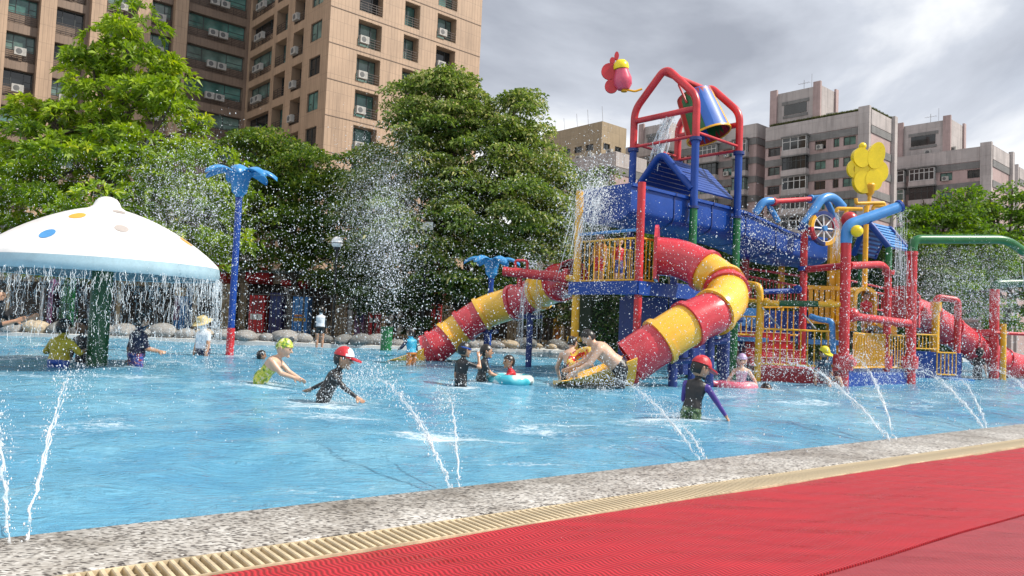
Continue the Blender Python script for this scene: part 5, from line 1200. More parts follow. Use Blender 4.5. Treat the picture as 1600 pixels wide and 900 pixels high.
shrub('shrub', 'dark tall shrub behind the fence near the box lamp', [El(650, 440, 27, 45, 45), El(690, 450, 27.2, 35, 45), El(640, 490, 26.8, 40, 30)], M['leaf4'], 70, 0.4, 110, 0.12, 'shrub')
shrub('shrub', 'dark leafy shrub behind the fence below the red cannon', [El(835, 480, 30.5, 50, 30), El(870, 490, 31, 35, 30), El(800, 470, 31, 30, 30)], M['leaf4'], 60, 0.4, 110, 0.13, 'shrub')
# clipped hedge wall behind the play area
h0_ = P(1030, 350, 25); hb = V(h0_.x-2.0, 24.6, 0.0); hl = 21.0; hz = P(1080, 357, 25.3).z; AH = V(0.86, 0.51, 0).normalized(); BH = V(-AH.y, AH.x, 0)
hg = thing('clipped_hedge', hb+AH*hl/2, 'tall clipped dark green hedge wall behind the play structure', 'hedge')
n = 60000; t = npr.uniform(0, hl, n); fa = npr.random(n); zz_ = npr.uniform(0, 1, n)**0.85*hz; front = fa < 0.72
dep = np.where(front, npr.exponential(0.10, n), npr.uniform(0, 1.4, n)); zz_ = np.where(front, zz_, hz-npr.exponential(0.12, n)); zz_ += 0.16*np.sin(t*1.3)+0.1*np.sin(t*3.7+1)+npr.normal(0, 0.05, n)
dep += 0.12*np.sin(t*2.1+zz_*1.7)+0.08*np.sin(t*5.3-zz_*3)
p = np.array(hb)+np.outer(t, np.array(AH))+np.outer(dep, np.array(BH)); p[:, 2] = np.maximum(0.05, zz_)
ax = unit(n)*0.8-np.array(BH)*0.7; ax[:, 2] += 0.4; sz = 0.13*npr.uniform(0.6, 1.3, n)
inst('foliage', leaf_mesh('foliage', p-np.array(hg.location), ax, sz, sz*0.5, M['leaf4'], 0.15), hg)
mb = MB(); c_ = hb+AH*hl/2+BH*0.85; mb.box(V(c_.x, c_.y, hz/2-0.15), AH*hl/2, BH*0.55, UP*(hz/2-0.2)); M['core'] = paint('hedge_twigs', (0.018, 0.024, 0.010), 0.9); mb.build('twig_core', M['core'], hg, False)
shrub('leafy_bush', 'yellow green bush rising behind the green tower posts', [El(1060, 350, 24.5, 28, 30), El(1040, 372, 24.3, 26, 26)], M['leaf5'], 36, 0.3, 90, 0.14, 'bush')
shrub('leafy_bush', 'bush spreading behind the small blue roof and yellow posts', [El(1345, 400, 23.5, 45, 40), El(1400, 420, 23.5, 45, 40), El(1300, 415, 24, 40, 40), El(1440, 450, 24, 50, 45)], M['leaf4'], 120, 0.35, 110, 0.13, 'bush')
# roof garden grass on the pink block
n = 9000; t = npr.uniform(0.6, 15.0, n); g_ = npr.random(n) < 0.75
p = np.where(g_[:, None], np.array(Mc)[None]+np.outer(t, np.array(BX))+np.outer(npr.uniform(0.1, 0.5, n), np.array(AX)), np.array(Mc)[None]+np.outer(t*0.45, np.array(AX))+np.outer(npr.uniform(0.1, 0.5, n), np.array(BX))); p[:, 2] = Mc.z+0.05
ax = unit(n)*0.5; ax[:, 2] = 1; sz = npr.uniform(0.3, 0.8, n)
M['grass'] = leaf_material('roof_grass', [(0, (0.05, 0.07, 0.02)), (1, (0.15, 0.15, 0.06))])
o = inst('roof_garden', leaf_mesh('roof_garden', p-np.array(blk.location), ax, sz, sz*0.12, M['grass'], 0.2), blk); o['kind'] = 'stuff'

# ------------------------------------------------------------ kiosks, machines, banners and lamps behind the fence
M['beige'] = paint('kiosk_beige', (0.58, 0.45, 0.30), 0.7, 0.2)
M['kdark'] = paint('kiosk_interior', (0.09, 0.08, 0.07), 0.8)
M['kroof'] = paint('kiosk_roof_sheet', (0.16, 0.18, 0.17), 0.6)
M['signred'] = paint('sign_red', (0.58, 0.02, 0.025), 0.5); M['signblue'] = paint('sign_blue', (0.03, 0.20, 0.55), 0.5); M['signnavy'] = paint('sign_navy', (0.02, 0.02, 0.12), 0.5)
M['purple'] = paint('purple_panel', (0.20, 0.09, 0.20), 0.6); M['gold'] = paint('gold_print', (0.55, 0.30, 0.03), 0.5); M['flame'] = paint('orange_print', (0.50, 0.16, 0.02), 0.5)
def quadbox(name, parent, u0, u1, v0, v1, Y, dep, m):
    a_, b_ = P(u0, v1, Y), P(u1, v0, Y); mb = MB(); mb.bx(a_.x, b_.x, Y, Y+dep, min(a_.z, b_.z) if v1 < 900 else 0.09, max(a_.z, b_.z)); return mb.build(name, M[m], parent, False)
def kiosk(u0, u1, vtop, Y, label, posts, fascia='beige', red=None):
    a_, b_ = P(u0, 500, Y), P(u1, 500, Y); zt = P((u0+u1)/2, vtop, Y).z
    k = thing('kiosk', V((a_.x+b_.x)/2, Y+1, 0.09), label, 'kiosk')
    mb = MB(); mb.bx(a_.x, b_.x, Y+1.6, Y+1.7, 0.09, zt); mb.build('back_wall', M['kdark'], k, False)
    mb = MB(); mb.bx(a_.x, b_.x, Y-0.05, Y+0.05, zt-0.45, zt); mb.build('fascia', M[fascia], k, False)
    mb = MB(); mb.box(V((a_.x+b_.x)/2, Y+0.6, zt+0.12), V((b_.x-a_.x)/2+0.2, 0, 0), V(0, 1.3, 0.12), V(0, -0.005, 0.05)); mb.build('roof', M['kroof'], k, False)
    mb = MB(); mb.bx(a_.x, b_.x, Y, Y+1.5, 0.092, 0.35); mb.build('counter', M['beige'], k, False)
    for (p0, p1, m) in posts:
        x0, x1 = P(p0, 500, Y).x, P(p1, 500, Y).x; mb = MB(); mb.bx(x0, x1, Y-0.07, Y+0.08, 0.36, zt-0.46); mb.build('column', M[m], k, False)
    if red:
        for (p0, p1, va, vb) in red:
            x0, x1 = P(p0, 430, Y).x, P(p1, 430, Y).x; z0_, z1_ = P(p0, vb, Y).z, P(p0, va, Y).z; mb = MB(); mb.box(V((x0+x1)/2, Y-0.35, (z0_+z1_)/2), V((x1-x0)/2, 0, 0), V(0, 0.28, -0.06), V(0, 0.02, (z1_-z0_)/2)); mb.build('awning', M['signred'], k, False)
    return k
kiosk(-60, 262, 424, 30.5, 'shadowy beige kiosk with open front behind the mushroom', [(62, 67, 'white'), (180, 188, 'beige'), (8, 14, 'beige')])
kiosk(264, 366, 424, 31.0, 'beige kiosk with red awning beside the tall blue palm sprayer', [(300, 306, 'beige'), (345, 366, 'beige')], red=[(346, 362, 415, 440)])
kiosk(368, 560, 428, 31.5, 'beige kiosk front with red awnings behind the drink machines', [(372, 384, 'beige'), (443, 449, 'white'), (451, 455, 'white'), (518, 541, 'beige'), (544, 550, 'white')], red=[(392, 428, 421, 441), (446, 482, 441, 448), (524, 542, 445, 453)])
kiosk(562, 760, 440, 33.5, 'beige kiosk front behind the dark shrubs and box lamp', [(594, 604, 'beige'), (608, 614, 'white'), (622, 628, 'white'), (690, 706, 'beige')], red=[(678, 700, 446, 458), (640, 660, 440, 452)])
kiosk(762, 960, 452, 35, 'beige kiosk with barred front under the left slide', [(792, 812, 'beige'), (868, 882, 'beige'), (930, 940, 'beige')])
def machine(name, u0, u1, v0, v1, Y, m, marks, label, cat):
    a_, b_ = P(u0, v1, Y), P(u1, v0, Y); r = thing(name, V((a_.x+b_.x)/2, Y+0.3, 0.09), label, cat)
    mb = MB(); mb.bx(a_.x, b_.x, Y, Y+0.6, 0.09, b_.z); mb.build('cabinet', M[m], r, False)
    for (f0, f1, g0, g1, mm) in marks:
        mb = MB(); mb.bx(a_.x+(b_.x-a_.x)*f0, a_.x+(b_.x-a_.x)*f1, Y-0.012, Y-0.002, 0.09+(b_.z-0.09)*g0, 0.09+(b_.z-0.09)*g1); mb.build('front_panel', M[mm], r, False)
    return r
machine('vending_machine', 387, 414, 462, 520, 29.6, 'signred', [(0.1, 0.9, 0.42, 0.56, 'white'), (0.15, 0.8, 0.62, 0.92, 'darkred')], 'red drink vending machine with white label band behind the fence', 'vending machine')
machine('vending_machine', 419, 442, 458, 520, 29.6, 'signnavy', [(0.12, 0.85, 0.45, 0.9, 'navy')], 'dark navy vending machine beside the red one', 'vending machine')
machine('vending_machine', 574, 592, 480, 526, 29.6, 'signred', [(0.1, 0.9, 0.55, 0.68, 'white')], 'small red vending machine beneath the dark shrub', 'vending machine')
machine('banner_stand', 455, 482, 464, 522, 29.4, 'signblue', [(0.08, 0.9, 0.42, 0.50, 'gold'), (0.15, 0.8, 0.53, 0.58, 'flame'), (0.1, 0.85, 0.14, 0.19, 'white'), (0.05, 0.95, 0.66, 0.95, 'sky')], 'blue poster stand with gold and white lettering bands', 'poster')
machine('banner_stand', 270, 291, 450, 520, 29.2, 'signblue', [(0.0, 1.0, 0.82, 1.0, 'beige'), (0.0, 0.5, 0.3, 0.8, 'purple'), (0.6, 0.95, 0.55, 0.78, 'sky')], 'blue and purple upright banner with beige top by the mushroom rim', 'banner')
machine('banner_stand', 864, 879, 470, 545, 31.5, 'gold', [(0.0, 1.0, 0.75, 1.0, 'beige'), (0.1, 0.8, 0.12, 0.4, 'flame')], 'narrow yellow and orange printed banner beside the yellow post', 'banner')
machine('banner_stand', 672, 689, 474, 530, 32.0, 'darkred', [(0.15, 0.85, 0.5, 0.6, 'signred')], 'dark red upright banner between shrubs and slide', 'banner')
machine('door_panel', 71, 83, 436, 515, 29.5, 'purple', [(0.45, 0.52, 0.05, 0.95, 'signnavy')], 'mauve door panel under the mushroom rim', 'door')
machine('door_panel', 90, 112, 434, 520, 29.5, 'dkgreen', [(0.1, 0.9, 0.5, 0.9, 'green')], 'dark green panel beside the mauve door', 'panel')
machine('door_panel', 553, 570, 475, 525, 29.7, 'purple', [(0.1, 0.9, 0.5, 0.9, 'signnavy')], 'purple black panel next to the small red machine', 'panel')
# lamps
def lamp(u, vtop, Y, kind, label):
    q = P(u, vtop, Y); r = thing('park_lamp', V(q.x, Y, 0.09), label, 'lamp post')
    pipe('pole', [V(q.x, Y, 0.09), q-UP*0.22], 0.045, 'black', r, 8)
    if kind == 'globe':
        mb = MB(); mb.ball(q, 0.205, 18, 12); mb.build('globe', M['white'], r)
        mb = MB(); mb.lathe([(0.001, -0.26), (0.10, -0.26), (0.13, -0.14), (0.207, -0.03), (0.207, -0.01), (0.10, -0.1)], q, UP, 16); mb.build('cup', M['black'], r)
    else:
        mb = MB(); mb.box(q, V(0.18, 0.05, 0.02), V(-0.04, 0.14, 0), V(0, 0, 0.14)); mb.build('floodlight', M['white'], r, False)
        mb = MB(); mb.box(q-UP*0.2, V(0.13, 0, 0), V(0, 0.1, 0), V(0, 0, 0.05)); mb.build('bracket', M['black'], r, False)
lamp(527, 379, 26.3, 'globe', 'white globe lamp on a black pole in front of the dark trees')
lamp(667, 354, 26.5, 'box', 'pale box floodlight on a black pole before the camphor tree')
# ------------------------------------------------------------ people
def skin_mat(name, c):
    m, nt, b = nodes(name); co = objco(nt); n_ = N(nt, 'ShaderNodeTexNoise', Scale=9.0, Detail=5.0); nt.links.new(co, n_.inputs['Vector'])
    r = ramp(nt, n_.outputs['Fac'], [(0.3, tuple(x*0.88 for x in c)), (0.7, tuple(min(1, x*1.06) for x in c))]); nt.links.new(r.outputs[0], b.inputs['Base Color'])
    b.inputs['Roughness'].default_value = 0.38; b.inputs['Subsurface Weight'].default_value = 0.12; b.inputs['Subsurface Radius'].default_value = (0.02, 0.008, 0.004); return m
def cloth(name, c, rough=0.42, var=0.2, pattern=None):
    m, nt, b = nodes(name); co = objco(nt); n_ = N(nt, 'ShaderNodeTexNoise', Scale=7.0 if not pattern else 22.0, Detail=4.0, Distortion=0.5); nt.links.new(co, n_.inputs['Vector'])
    st_ = [(0.35, tuple(x*(1-var) for x in c)), (0.65, tuple(min(1, x*(1+var)) for x in c))] if not pattern else pattern
    r = ramp(nt, n_.outputs['Fac'], st_); nt.links.new(r.outputs[0], b.inputs['Base Color']); b.inputs['Roughness'].default_value = rough
    w_ = N(nt, 'ShaderNodeTexNoise', Scale=16.0, Detail=4.0); nt.links.new(objco(nt, (1, 1, 0.5)), w_.inputs['Vector']); bump(nt, b, w_.outputs['Fac'], 0.55, 0.02); return m
SK = {'tan': skin_mat('skin_tan', (0.44, 0.245, 0.155)), 'pale': skin_mat('skin_pale', (0.60, 0.38, 0.27)), 'deep': skin_mat('skin_deep', (0.33, 0.175, 0.105))}
CL = {'black': cloth('black_cloth', (0.012, 0.012, 0.014)), 'navy': cloth('navy_cloth', (0.012, 0.016, 0.055)), 'blue': cloth('blue_cloth', (0.02, 0.07, 0.32)),
      'yellow': cloth('mustard_cloth', (0.40, 0.33, 0.02)), 'white': cloth('white_cloth', (0.62, 0.66, 0.72)), 'aqua': cloth('aqua_cloth', (0.03, 0.32, 0.50)), 'red': cloth('red_cloth', (0.50, 0.02, 0.03)),
      'pattern': cloth('blue_print_cloth', (0, 0, 0), pattern=[(0.40, (0.015, 0.03, 0.16)), (0.52, (0.03, 0.10, 0.38)), (0.60, (0.30, 0.05, 0.05))]),
      'floral': cloth('lime_floral_cloth', (0, 0, 0), pattern=[(0.36, (0.06, 0.16, 0.03)), (0.46, (0.32, 0.42, 0.03)), (0.56, (0.58, 0.55, 0.08)), (0.66, (0.55, 0.55, 0.40))]),
      'camo': cloth('green_camo_cloth', (0, 0, 0), pattern=[(0.40, (0.015, 0.03, 0.012)), (0.52, (0.05, 0.12, 0.04)), (0.62, (0.22, 0.26, 0.14))]),
      'lilac': cloth('lilac_swimsuit', (0, 0, 0), pattern=[(0.38, (0.36, 0.20, 0.34)), (0.55, (0.55, 0.38, 0.50)), (0.66, (0.62, 0.52, 0.58))]),
      'lilaccap': cloth('lilac_cap', (0.42, 0.30, 0.52)), 'purple': cloth('purple_cloth', (0.06, 0.03, 0.22)), 'charcoal': cloth('charcoal_cloth', (0.03, 0.032, 0.034)), 'orange': cloth('orange_cloth', (0.45, 0.16, 0.03)),
      'straw': cloth('straw', (0.55, 0.43, 0.18)), 'lime': cloth('yellow_cap', (0.62, 0.55, 0.02)), 'brown': cloth('brown_cloth', (0.10, 0.055, 0.03)), 'teal': cloth('navy_teal_cloth', (0, 0, 0), pattern=[(0.45, (0.01, 0.02, 0.05)), (0.6, (0.02, 0.09, 0.15))])}
M['hair'] = cloth('black_hair', (0.010, 0.008, 0.007), 0.35)
M['eye'] = paint('eye_dark', (0.02, 0.014, 0.01), 0.3); M['lips'] = paint('lips', (0.34, 0.10, 0.09), 0.5)

def capsule(mb, p, q, r0, r1, n=12):
    p = Vector(p); q = Vector(q); d = q-p; L_ = max(1e-5, d.length); prof = []
    for i in range(5): t = math.pi/2*(1-i/4); prof.append((max(1e-4, r0*math.cos(t)), -r0*math.sin(t)))
    for i in range(1, 6): t = math.pi/2*(i-1)/4; prof.append((max(1e-4, r1*math.cos(t)), L_+r1*math.sin(t)))
    mb.lathe(prof, p, d, n)
def loft(mb, secs, n=18):      # secs: (centre, xdir, ydir, rx, ry)
    vs = []; fs = []
    for (c, xd, yd, rx, ry) in secs:
        for j in range(n):
            a = 2*math.pi*j/n; vs.append(c+xd*rx*math.cos(a)+yd*ry*math.sin(a))
    k = len(secs)
    for i in range(k-1):
        for j in range(n): fs.append((i*n+j, i*n+(j+1) % n, (i+1)*n+(j+1) % n, (i+1)*n+j))
    fs.append(tuple(range(n-1, -1, -1))); fs.append(tuple(range((k-1)*n, k*n))); mb.add(vs, fs)

def person(label, u, v, Y, h, yaw, pz, skin='tan', lean=0.0, side=0.0, twist=0.0, armL=None, armR=None, legL=None, legR=None, head=(0, 0), wear=None, hair='short', cap=None, adult=False, fat=1.0, group=None, gaze=None):
    """u, v, Y: picture place of the pelvis at height pz over the water; yaw 0 faces away from the camera, -90 faces right"""
    q = P(u, v, Y); org = V(q.x, q.y, 0)
    ya = math.radians(yaw); Rz_ = Matrix.Rotation(ya, 3, 'Z')
    def W(x, y, z): return Rz_ @ Vector((x, y, z))
    root = thing('person', org-UP*0.42, label, 'person', group)
    hh = (0.138 if adult else 0.198)*h; T_ = (0.30 if adult else 0.295)*h; sh = (0.115 if adult else 0.105)*h; hp = (0.082 if adult else 0.080)*h
    pel = org+UP*pz
    la, sa = math.radians(lean), math.radians(side)
    sp = W(math.sin(sa), math.sin(la)*math.cos(sa), math.cos(la)*math.cos(sa)).normalized()
    tw = Matrix.Rotation(math.radians(twist), 3, sp)
    xd0 = W(1, 0, 0); xd = tw @ xd0; xd = (xd-sp*xd.dot(sp)).normalized(); fd = sp.cross(xd)*1.0
    fd = -xd.cross(sp)*-1.0 if False else sp.cross(xd); fd = fd if fd.dot(W(0, 1, 0.01)) > -0.2 else -fd
    if fd.dot(W(0, 1, 0)) < 0 and abs(lean) < 80: fd = -fd
    bones = []      # (region, p, q, r0, r1)
    mb = MB(); f_ = fat
    neck = pel+sp*T_
    dp = (0.072 if adult else 0.070)*h*f_
    secs = [(-0.09, hp*0.75, dp*0.85), (-0.03, hp*1.12, dp*1.08), (0.12, hp*1.12, dp*1.05), (0.35, hp*0.98, dp*0.92), (0.60, hp*1.13, dp*1.05), (0.80, sh*0.98, dp*1.05), (0.93, sh*0.88, dp*0.78), (1.0, sh*0.45, dp*0.55), (1.03, sh*0.3, dp*0.4)]
    loft(mb, [(pel+sp*T_*t, (xd0*(1-t)+xd*t).normalized(), fd, rx*f_, ry) for t, rx, ry in secs])
    bones.append(('torso', pel-sp*T_*0.05, neck, hp*1.0*f_, sh*0.85*f_))
    # head
    hp_, hy_ = math.radians(head[0]), math.radians(head[1])
    hf = W(math.sin(-hy_)*math.cos(hp_), math.cos(hy_)*math.cos(hp_), -math.sin(hp_)).normalized()
    hup = (UP*0.85+sp*0.35); hup = (hup-hf*hup.dot(hf)).normalized(); hx = hf.cross(hup).normalized()
    hc = neck+(sp*0.6+UP*0.4).normalized()*(0.016*h+hh*0.50)+hf*0.012*h
    capsule(mb, neck-sp*0.02*h, hc-hup*hh*0.15, 0.033*h*f_, 0.030*h*f_); bones.append(('neck', neck, hc-hup*hh*0.25, 0.036*h, 0.034*h))
    hs = []
    for k in range(11):
        t = -1+2*k/10; w_ = math.sqrt(max(0.003, 1-t*t)); jaw = 1-0.16*max(0, -t); hs.append((hc+hup*hh*0.5*t+hf*hh*(0.03*max(0, -t)), hx, hf, hh*0.385*w_*jaw, hh*0.45*w_*(1-0.08*max(0, -t))))
    loft(mb, hs, 16)
    capsule(mb, hc+hf*hh*0.42-hup*hh*0.02, hc+hf*hh*0.50-hup*hh*0.12, hh*0.035, hh*0.055, 8)      # nose
    for s_ in (-1, 1): capsule(mb, hc+hx*s_*hh*0.37-hup*hh*0.10-hf*hh*0.03, hc+hx*s_*hh*0.40+hup*hh*0.05-hf*hh*0.06, hh*0.045, hh*0.055, 8)
    capsule(mb, hc+hf*hh*0.33-hup*hh*0.40, hc+hf*hh*0.35-hup*hh*0.39, hh*0.09, hh*0.08, 8)      # chin
    bones.append(('head', hc-hup*hh*0.25, hc+hup*hh*0.2, hh*0.42, hh*0.42))
    # arms
    ua, fa_, ha = 0.165*h, 0.140*h, 0.10*h
    hands = {}
    for s_, arm in ((-1, armL), (1, armR)):
        arm = arm or ((0.15*s_, 0.05, -1), (0.05*s_, 0.25, -1))
        S_ = neck-sp*0.055*h+xd*s_*sh*0.98
        d1 = W(*arm[0]).normalized(); d2 = W(*arm[1]).normalized(); E_ = S_+d1*ua; Wt = E_+d2*fa_
        capsule(mb, S_, E_, 0.033*h*f_, 0.026*h*f_); capsule(mb, E_, Wt, 0.026*h*f_, 0.018*h*f_)
        nm = 'L' if s_ < 0 else 'R'
        bones.append(('uarm', S_, E_, 0.034*h, 0.027*h)); bones.append(('farm', E_, Wt, 0.027*h, 0.019*h))
        pn = d2.cross(d1); pn = pn if pn.length > 0.05 else d2.cross(W(0, 1, 0.3)); pn.normalize(); ac_ = pn.cross(d2).normalized()   # across the palm
        pc = Wt+d2*0.045*h
        loft(mb, [(Wt+d2*t*h, ac_, pn, rx*h, ry*h) for t, rx, ry in ((-0.01, .016, .013), (.01, .019, .012), (.03, .025, .011), (.052, .025, .010))], 10)
        for k in range(4):
            o_ = (k-1.5)*0.0125*h; L_ = (0.040, 0.047, 0.044, 0.034)[k]*h; b0 = pc+ac_*o_+d2*0.005*h; m0 = b0+d2*L_*0.55+pn*-0.004*h; e0 = m0+(d2*0.8-pn*0.5).normalized()*L_*0.5
            capsule(mb, b0, m0, 0.0066*h, 0.0062*h, 6); capsule(mb, m0, e0, 0.0062*h, 0.0052*h, 6)
        th0 = Wt+d2*0.015*h+ac_*0.020*h; th1 = th0+(d2*0.7+ac_*0.75-pn*0.2).normalized()*0.026*h; th2 = th1+(d2*0.95+ac_*0.2-pn*0.3).normalized()*0.022*h
        capsule(mb, th0, th1, 0.0085*h, 0.0072*h, 6); capsule(mb, th1, th2, 0.0072*h, 0.006*h, 6)
        bones.append(('hand', Wt+d2*0.01*h, Wt+d2*0.09*h, 0.024*h, 0.02*h)); hands[nm] = Wt+d2*0.06*h
    # legs
    tl, sl = 0.235*h, 0.225*h
    for s_, leg in ((-1, legL), (1, legR)):
        leg = leg or ((0.04*s_, 0.06, -1), (0.02*s_, -0.05, -1))
        Hj = pel+xd0*s_*hp*0.62-sp*0.02*h; d1 = W(*leg[0]).normalized(); d2 = W(*leg[1]).normalized(); Kn = Hj+d1*tl; An = Kn+d2*sl
        capsule(mb, Hj, Kn, 0.052*h*f_, 0.036*h*f_); capsule(mb, Kn, Kn.lerp(An, 0.4), 0.035*h, 0.034*h*f_); capsule(mb, Kn.lerp(An, 0.35), An, 0.034*h*f_, 0.021*h)
        fw = (W(0, 1, -0.25)).normalized(); capsule(mb, An-UP*0.012*h-fw*0.02*h, An-UP*0.022*h+fw*0.085*h, 0.022*h, 0.016*h)
        bones.append(('thigh', Hj, Kn, 0.053*h, 0.037*h)); bones.append(('shin', Kn, An, 0.036*h, 0.024*h)); bones.append(('foot', An, An+fw*0.1*h, 0.025*h, 0.02*h))
    tmp = bpy.data.objects.new('tmp', mb.mesh('tmp', SK[skin], root.location, False)); col.objects.link(tmp)
    rmod = tmp.modifiers.new('r', 'REMESH'); rmod.mode = 'VOXEL'; rmod.voxel_size = 0.0075*max(0.85, h); rmod.use_smooth_shade = True
    smod = tmp.modifiers.new('s', 'SMOOTH'); smod.factor = 0.5; smod.iterations = 2
    dg = bpy.context.evaluated_depsgraph_get(); me = bpy.data.meshes.new_from_object(tmp.evaluated_get(dg)); bpy.data.objects.remove(tmp)
    me.name = 'body'
    # clothing by nearest bone
    wear = wear or {}
    me.materials.clear(); slots = [SK[skin], M['eye'], M['lips']]; names = ['_skin', '_eye', '_lips']
    for m in slots: me.materials.append(m)
    nf = len(me.polygons); cen = np.zeros(nf*3); me.polygons.foreach_get('center', cen); cen = cen.reshape(-1, 3)+np.array(root.location)
    best = np.full(nf, 1e9); reg = np.zeros(nf, int); tpar = np.zeros(nf)
    for bi, (rg, p0, p1, r0, r1) in enumerate(bones):
        a_ = np.array(p0); d_ = np.array(p1)-a_; L2 = max(1e-9, d_@d_); t = np.clip((cen-a_)@d_/L2, 0, 1); dist = np.linalg.norm(cen-(a_+t[:, None]*d_), axis=1)/(r0+(r1-r0)*t)
        k = dist < best; best[k] = dist[k]; reg[k] = bi; tpar[k] = t[k]
    idx_ = np.zeros(nf, np.int32); seam = (npr.random(nf)-0.5)*0.0
    for bi, (rg, *_r) in enumerate(bones):
        for (t0, t1, mname) in wear.get(rg, []):
            if mname not in names: names.append(mname); me.materials.append(CL[mname])
            sel = (reg == bi) & (tpar >= t0-1e-6) & (tpar <= t1+1e-6); idx_[sel] = names.index(mname)
    rel = cen-np.array(hc); lx, lf, lz = rel@np.array(hx), rel@np.array(hf), rel@np.array(hup)
    hd = np.array([bones[r_][0] == 'head' for r_ in range(len(bones))])[reg] & (lf > hh*0.25)
    for s_ in (-1, 1): idx_[hd & (((lx-s_*hh*0.165)/(hh*0.075))**2+((lz-0.02*hh)/(hh*0.035))**2 < 1)] = 1
    for s_ in (-1, 1): idx_[hd & (((lx-s_*hh*0.165)/(hh*0.10))**2+((lz-0.125*hh)/(hh*0.02))**2 < 1)] = 1
    idx_[hd & ((lx/(hh*0.12))**2+((lz+0.24*hh)/(hh*0.035))**2 < 1)] = 2
    me.polygons.foreach_set('material_index', idx_); me.polygons.foreach_set('use_smooth', [True]*nf)
    inst('body', me, root)
    # hair and headgear
    def shell(name, scale, keep, m, dz=0.0, thick=None, bumpy=0.0):
        b2 = MB(); nu, nv = 22, 14; vs = []; ok = {}
        for i in range(nv+1):
            th = math.pi*i/nv
            for j in range(nu):
                ph = 2*math.pi*j/nu; x, y, z = math.sin(th)*math.cos(ph), math.sin(th)*math.sin(ph), math.cos(th)
                k_ = 1+bumpy*math.sin(7*ph+3*th)*math.sin(5*th); vs.append(hc+hx*x*hh*0.385*scale*k_+hf*y*hh*0.45*scale*k_+hup*(z*hh*0.5*scale*k_+dz)); ok[len(vs)-1] = keep(x, y, z)
        fs = [(i*nu+j, i*nu+(j+1) % nu, (i+1)*nu+(j+1) % nu, (i+1)*nu+j) for i in range(nv) for j in range(nu)]
        fs = [f for f in fs if all(ok[q_] for q_ in f)]
        used = sorted({q_ for f in fs for q_ in f}); mp2 = {q_: i for i, q_ in enumerate(used)}; n2 = len(used)
        inner = [hc+(vs[q_]-hc)*0.93 for q_ in used]
        ff = [tuple(mp2[q_] for q_ in f) for f in fs]; ed = {}
        for f in ff:
            for a2, b3 in zip(f, f[1:]+f[:1]): ed[(a2, b3)] = 1
        rim = [(a2, b3, b3+n2, a2+n2) for (a2, b3) in ed if (b3, a2) not in ed]
        b2.add([vs[q_] for q_ in used]+inner, ff+[tuple(q_+n2 for q_ in f[::-1]) for f in ff]+rim); return b2.build(name, m, root, True, 1.0)
    if hair in ('short', 'bun', 'long') and cap not in ('swim', 'floral'):
        shell('hair', 1.075, (lambda x, y, z: z > -0.28+0.62*max(0, y+0.15) if y > -0.2 else z > -0.72), M['hair'], 0.004*h, bumpy=0.012)
    if hair == 'bun':
        b2 = MB(); b2.ball(hc-hf*hh*0.42+hup*hh*0.25, hh*0.20, 12, 8); b2.build('hair_bun', M['hair'], root)
    if hair == 'long':
        b2 = MB(); capsule(b2, hc-hf*hh*0.36-hup*hh*0.05, hc-hf*hh*0.42-hup*hh*0.55, hh*0.20, hh*0.10); b2.build('hair_tail', M['hair'], root)
    if cap == 'swim': shell('swim_cap', 1.09, (lambda x, y, z: z > -0.12+0.35*max(0, y)), CL[wear.get('capmat', 'lilaccap')], 0.004*h)
    if cap == 'floral': shell('head_scarf', 1.09, (lambda x, y, z: z > -0.10+0.3*max(0, y) if y > -0.3 else z > -0.4), CL['floral'], 0.005*h, bumpy=0.02)
    if cap in ('redwhite', 'red', 'lime'):
        m = CL['red'] if cap != 'lime' else CL['lime']
        shell('cap_crown', 1.16, (lambda x, y, z: z > 0.10), m, 0.012*h)
        if cap == 'redwhite': shell('cap_front', 1.175, (lambda x, y, z: z > 0.14 and y > 0.25), CL['white'], 0.012*h)
        b2 = MB(); brim = [(math.sin(t)*0.40*hh, math.cos(t)*0.40*hh) for t in np.linspace(-1.25, 1.25, 11)]; brim2 = [(math.sin(t)*0.44*hh, 0.30*hh+math.cos(t)*0.62*hh) for t in np.linspace(1.0, -1.0, 11)]
        b2.prism(brim+brim2, hc+hup*hh*0.10+hup*0.012*h, hx, (hf*0.96-hup*0.22).normalized(), hup, 0.014*h); b2.build('cap_brim', m, root, True, 0.5)
    if cap == 'straw':
        b2 = MB(); b2.lathe([(hh*0.78, 0.08*hh), (hh*0.62, 0.15*hh), (hh*0.44, 0.18*hh), (hh*0.42, 0.40*hh), (hh*0.30, 0.56*hh), (0.002, 0.58*hh)], hc, hup, 22); b2.lathe([(hh*0.78, 0.075*hh), (hh*0.44, 0.15*hh)], hc, hup, 22); b2.build('straw_hat', CL['straw'], root)
    if gaze == 'goggles':
        b2 = MB(); b2.lathe([(hh*0.44, -0.05*hh), (hh*0.455, 0), (hh*0.44, 0.05*hh)], hc+hup*hh*0.12, (hup+hf*0.15).normalized(), 22); b2.build('goggle_strap', CL['blue'], root)
    root['_'] = 0; del root['_']
    return root, hands
SH = lambda m, sl=0.7: {'torso': [(0.12, 1, m)], 'uarm': [(0, sl, m)]}
def outfit(top, bottom, sleeve=0.7, leg=0.7, fore=0.0, **kw):
    d = {'torso': [(0, 0.14, bottom)]+([(0.14, 1, top)] if top else []), 'thigh': [(0, leg, bottom)]}
    if top and sleeve > 0: d['uarm'] = [(0, sleeve, top)]
    if top and fore > 0: d['farm'] = [(0, fore, top)]
    d.update(kw); return d
FRONT = ((-0.2, 0.9, -0.6), (0.3, 1.0, 0.1))
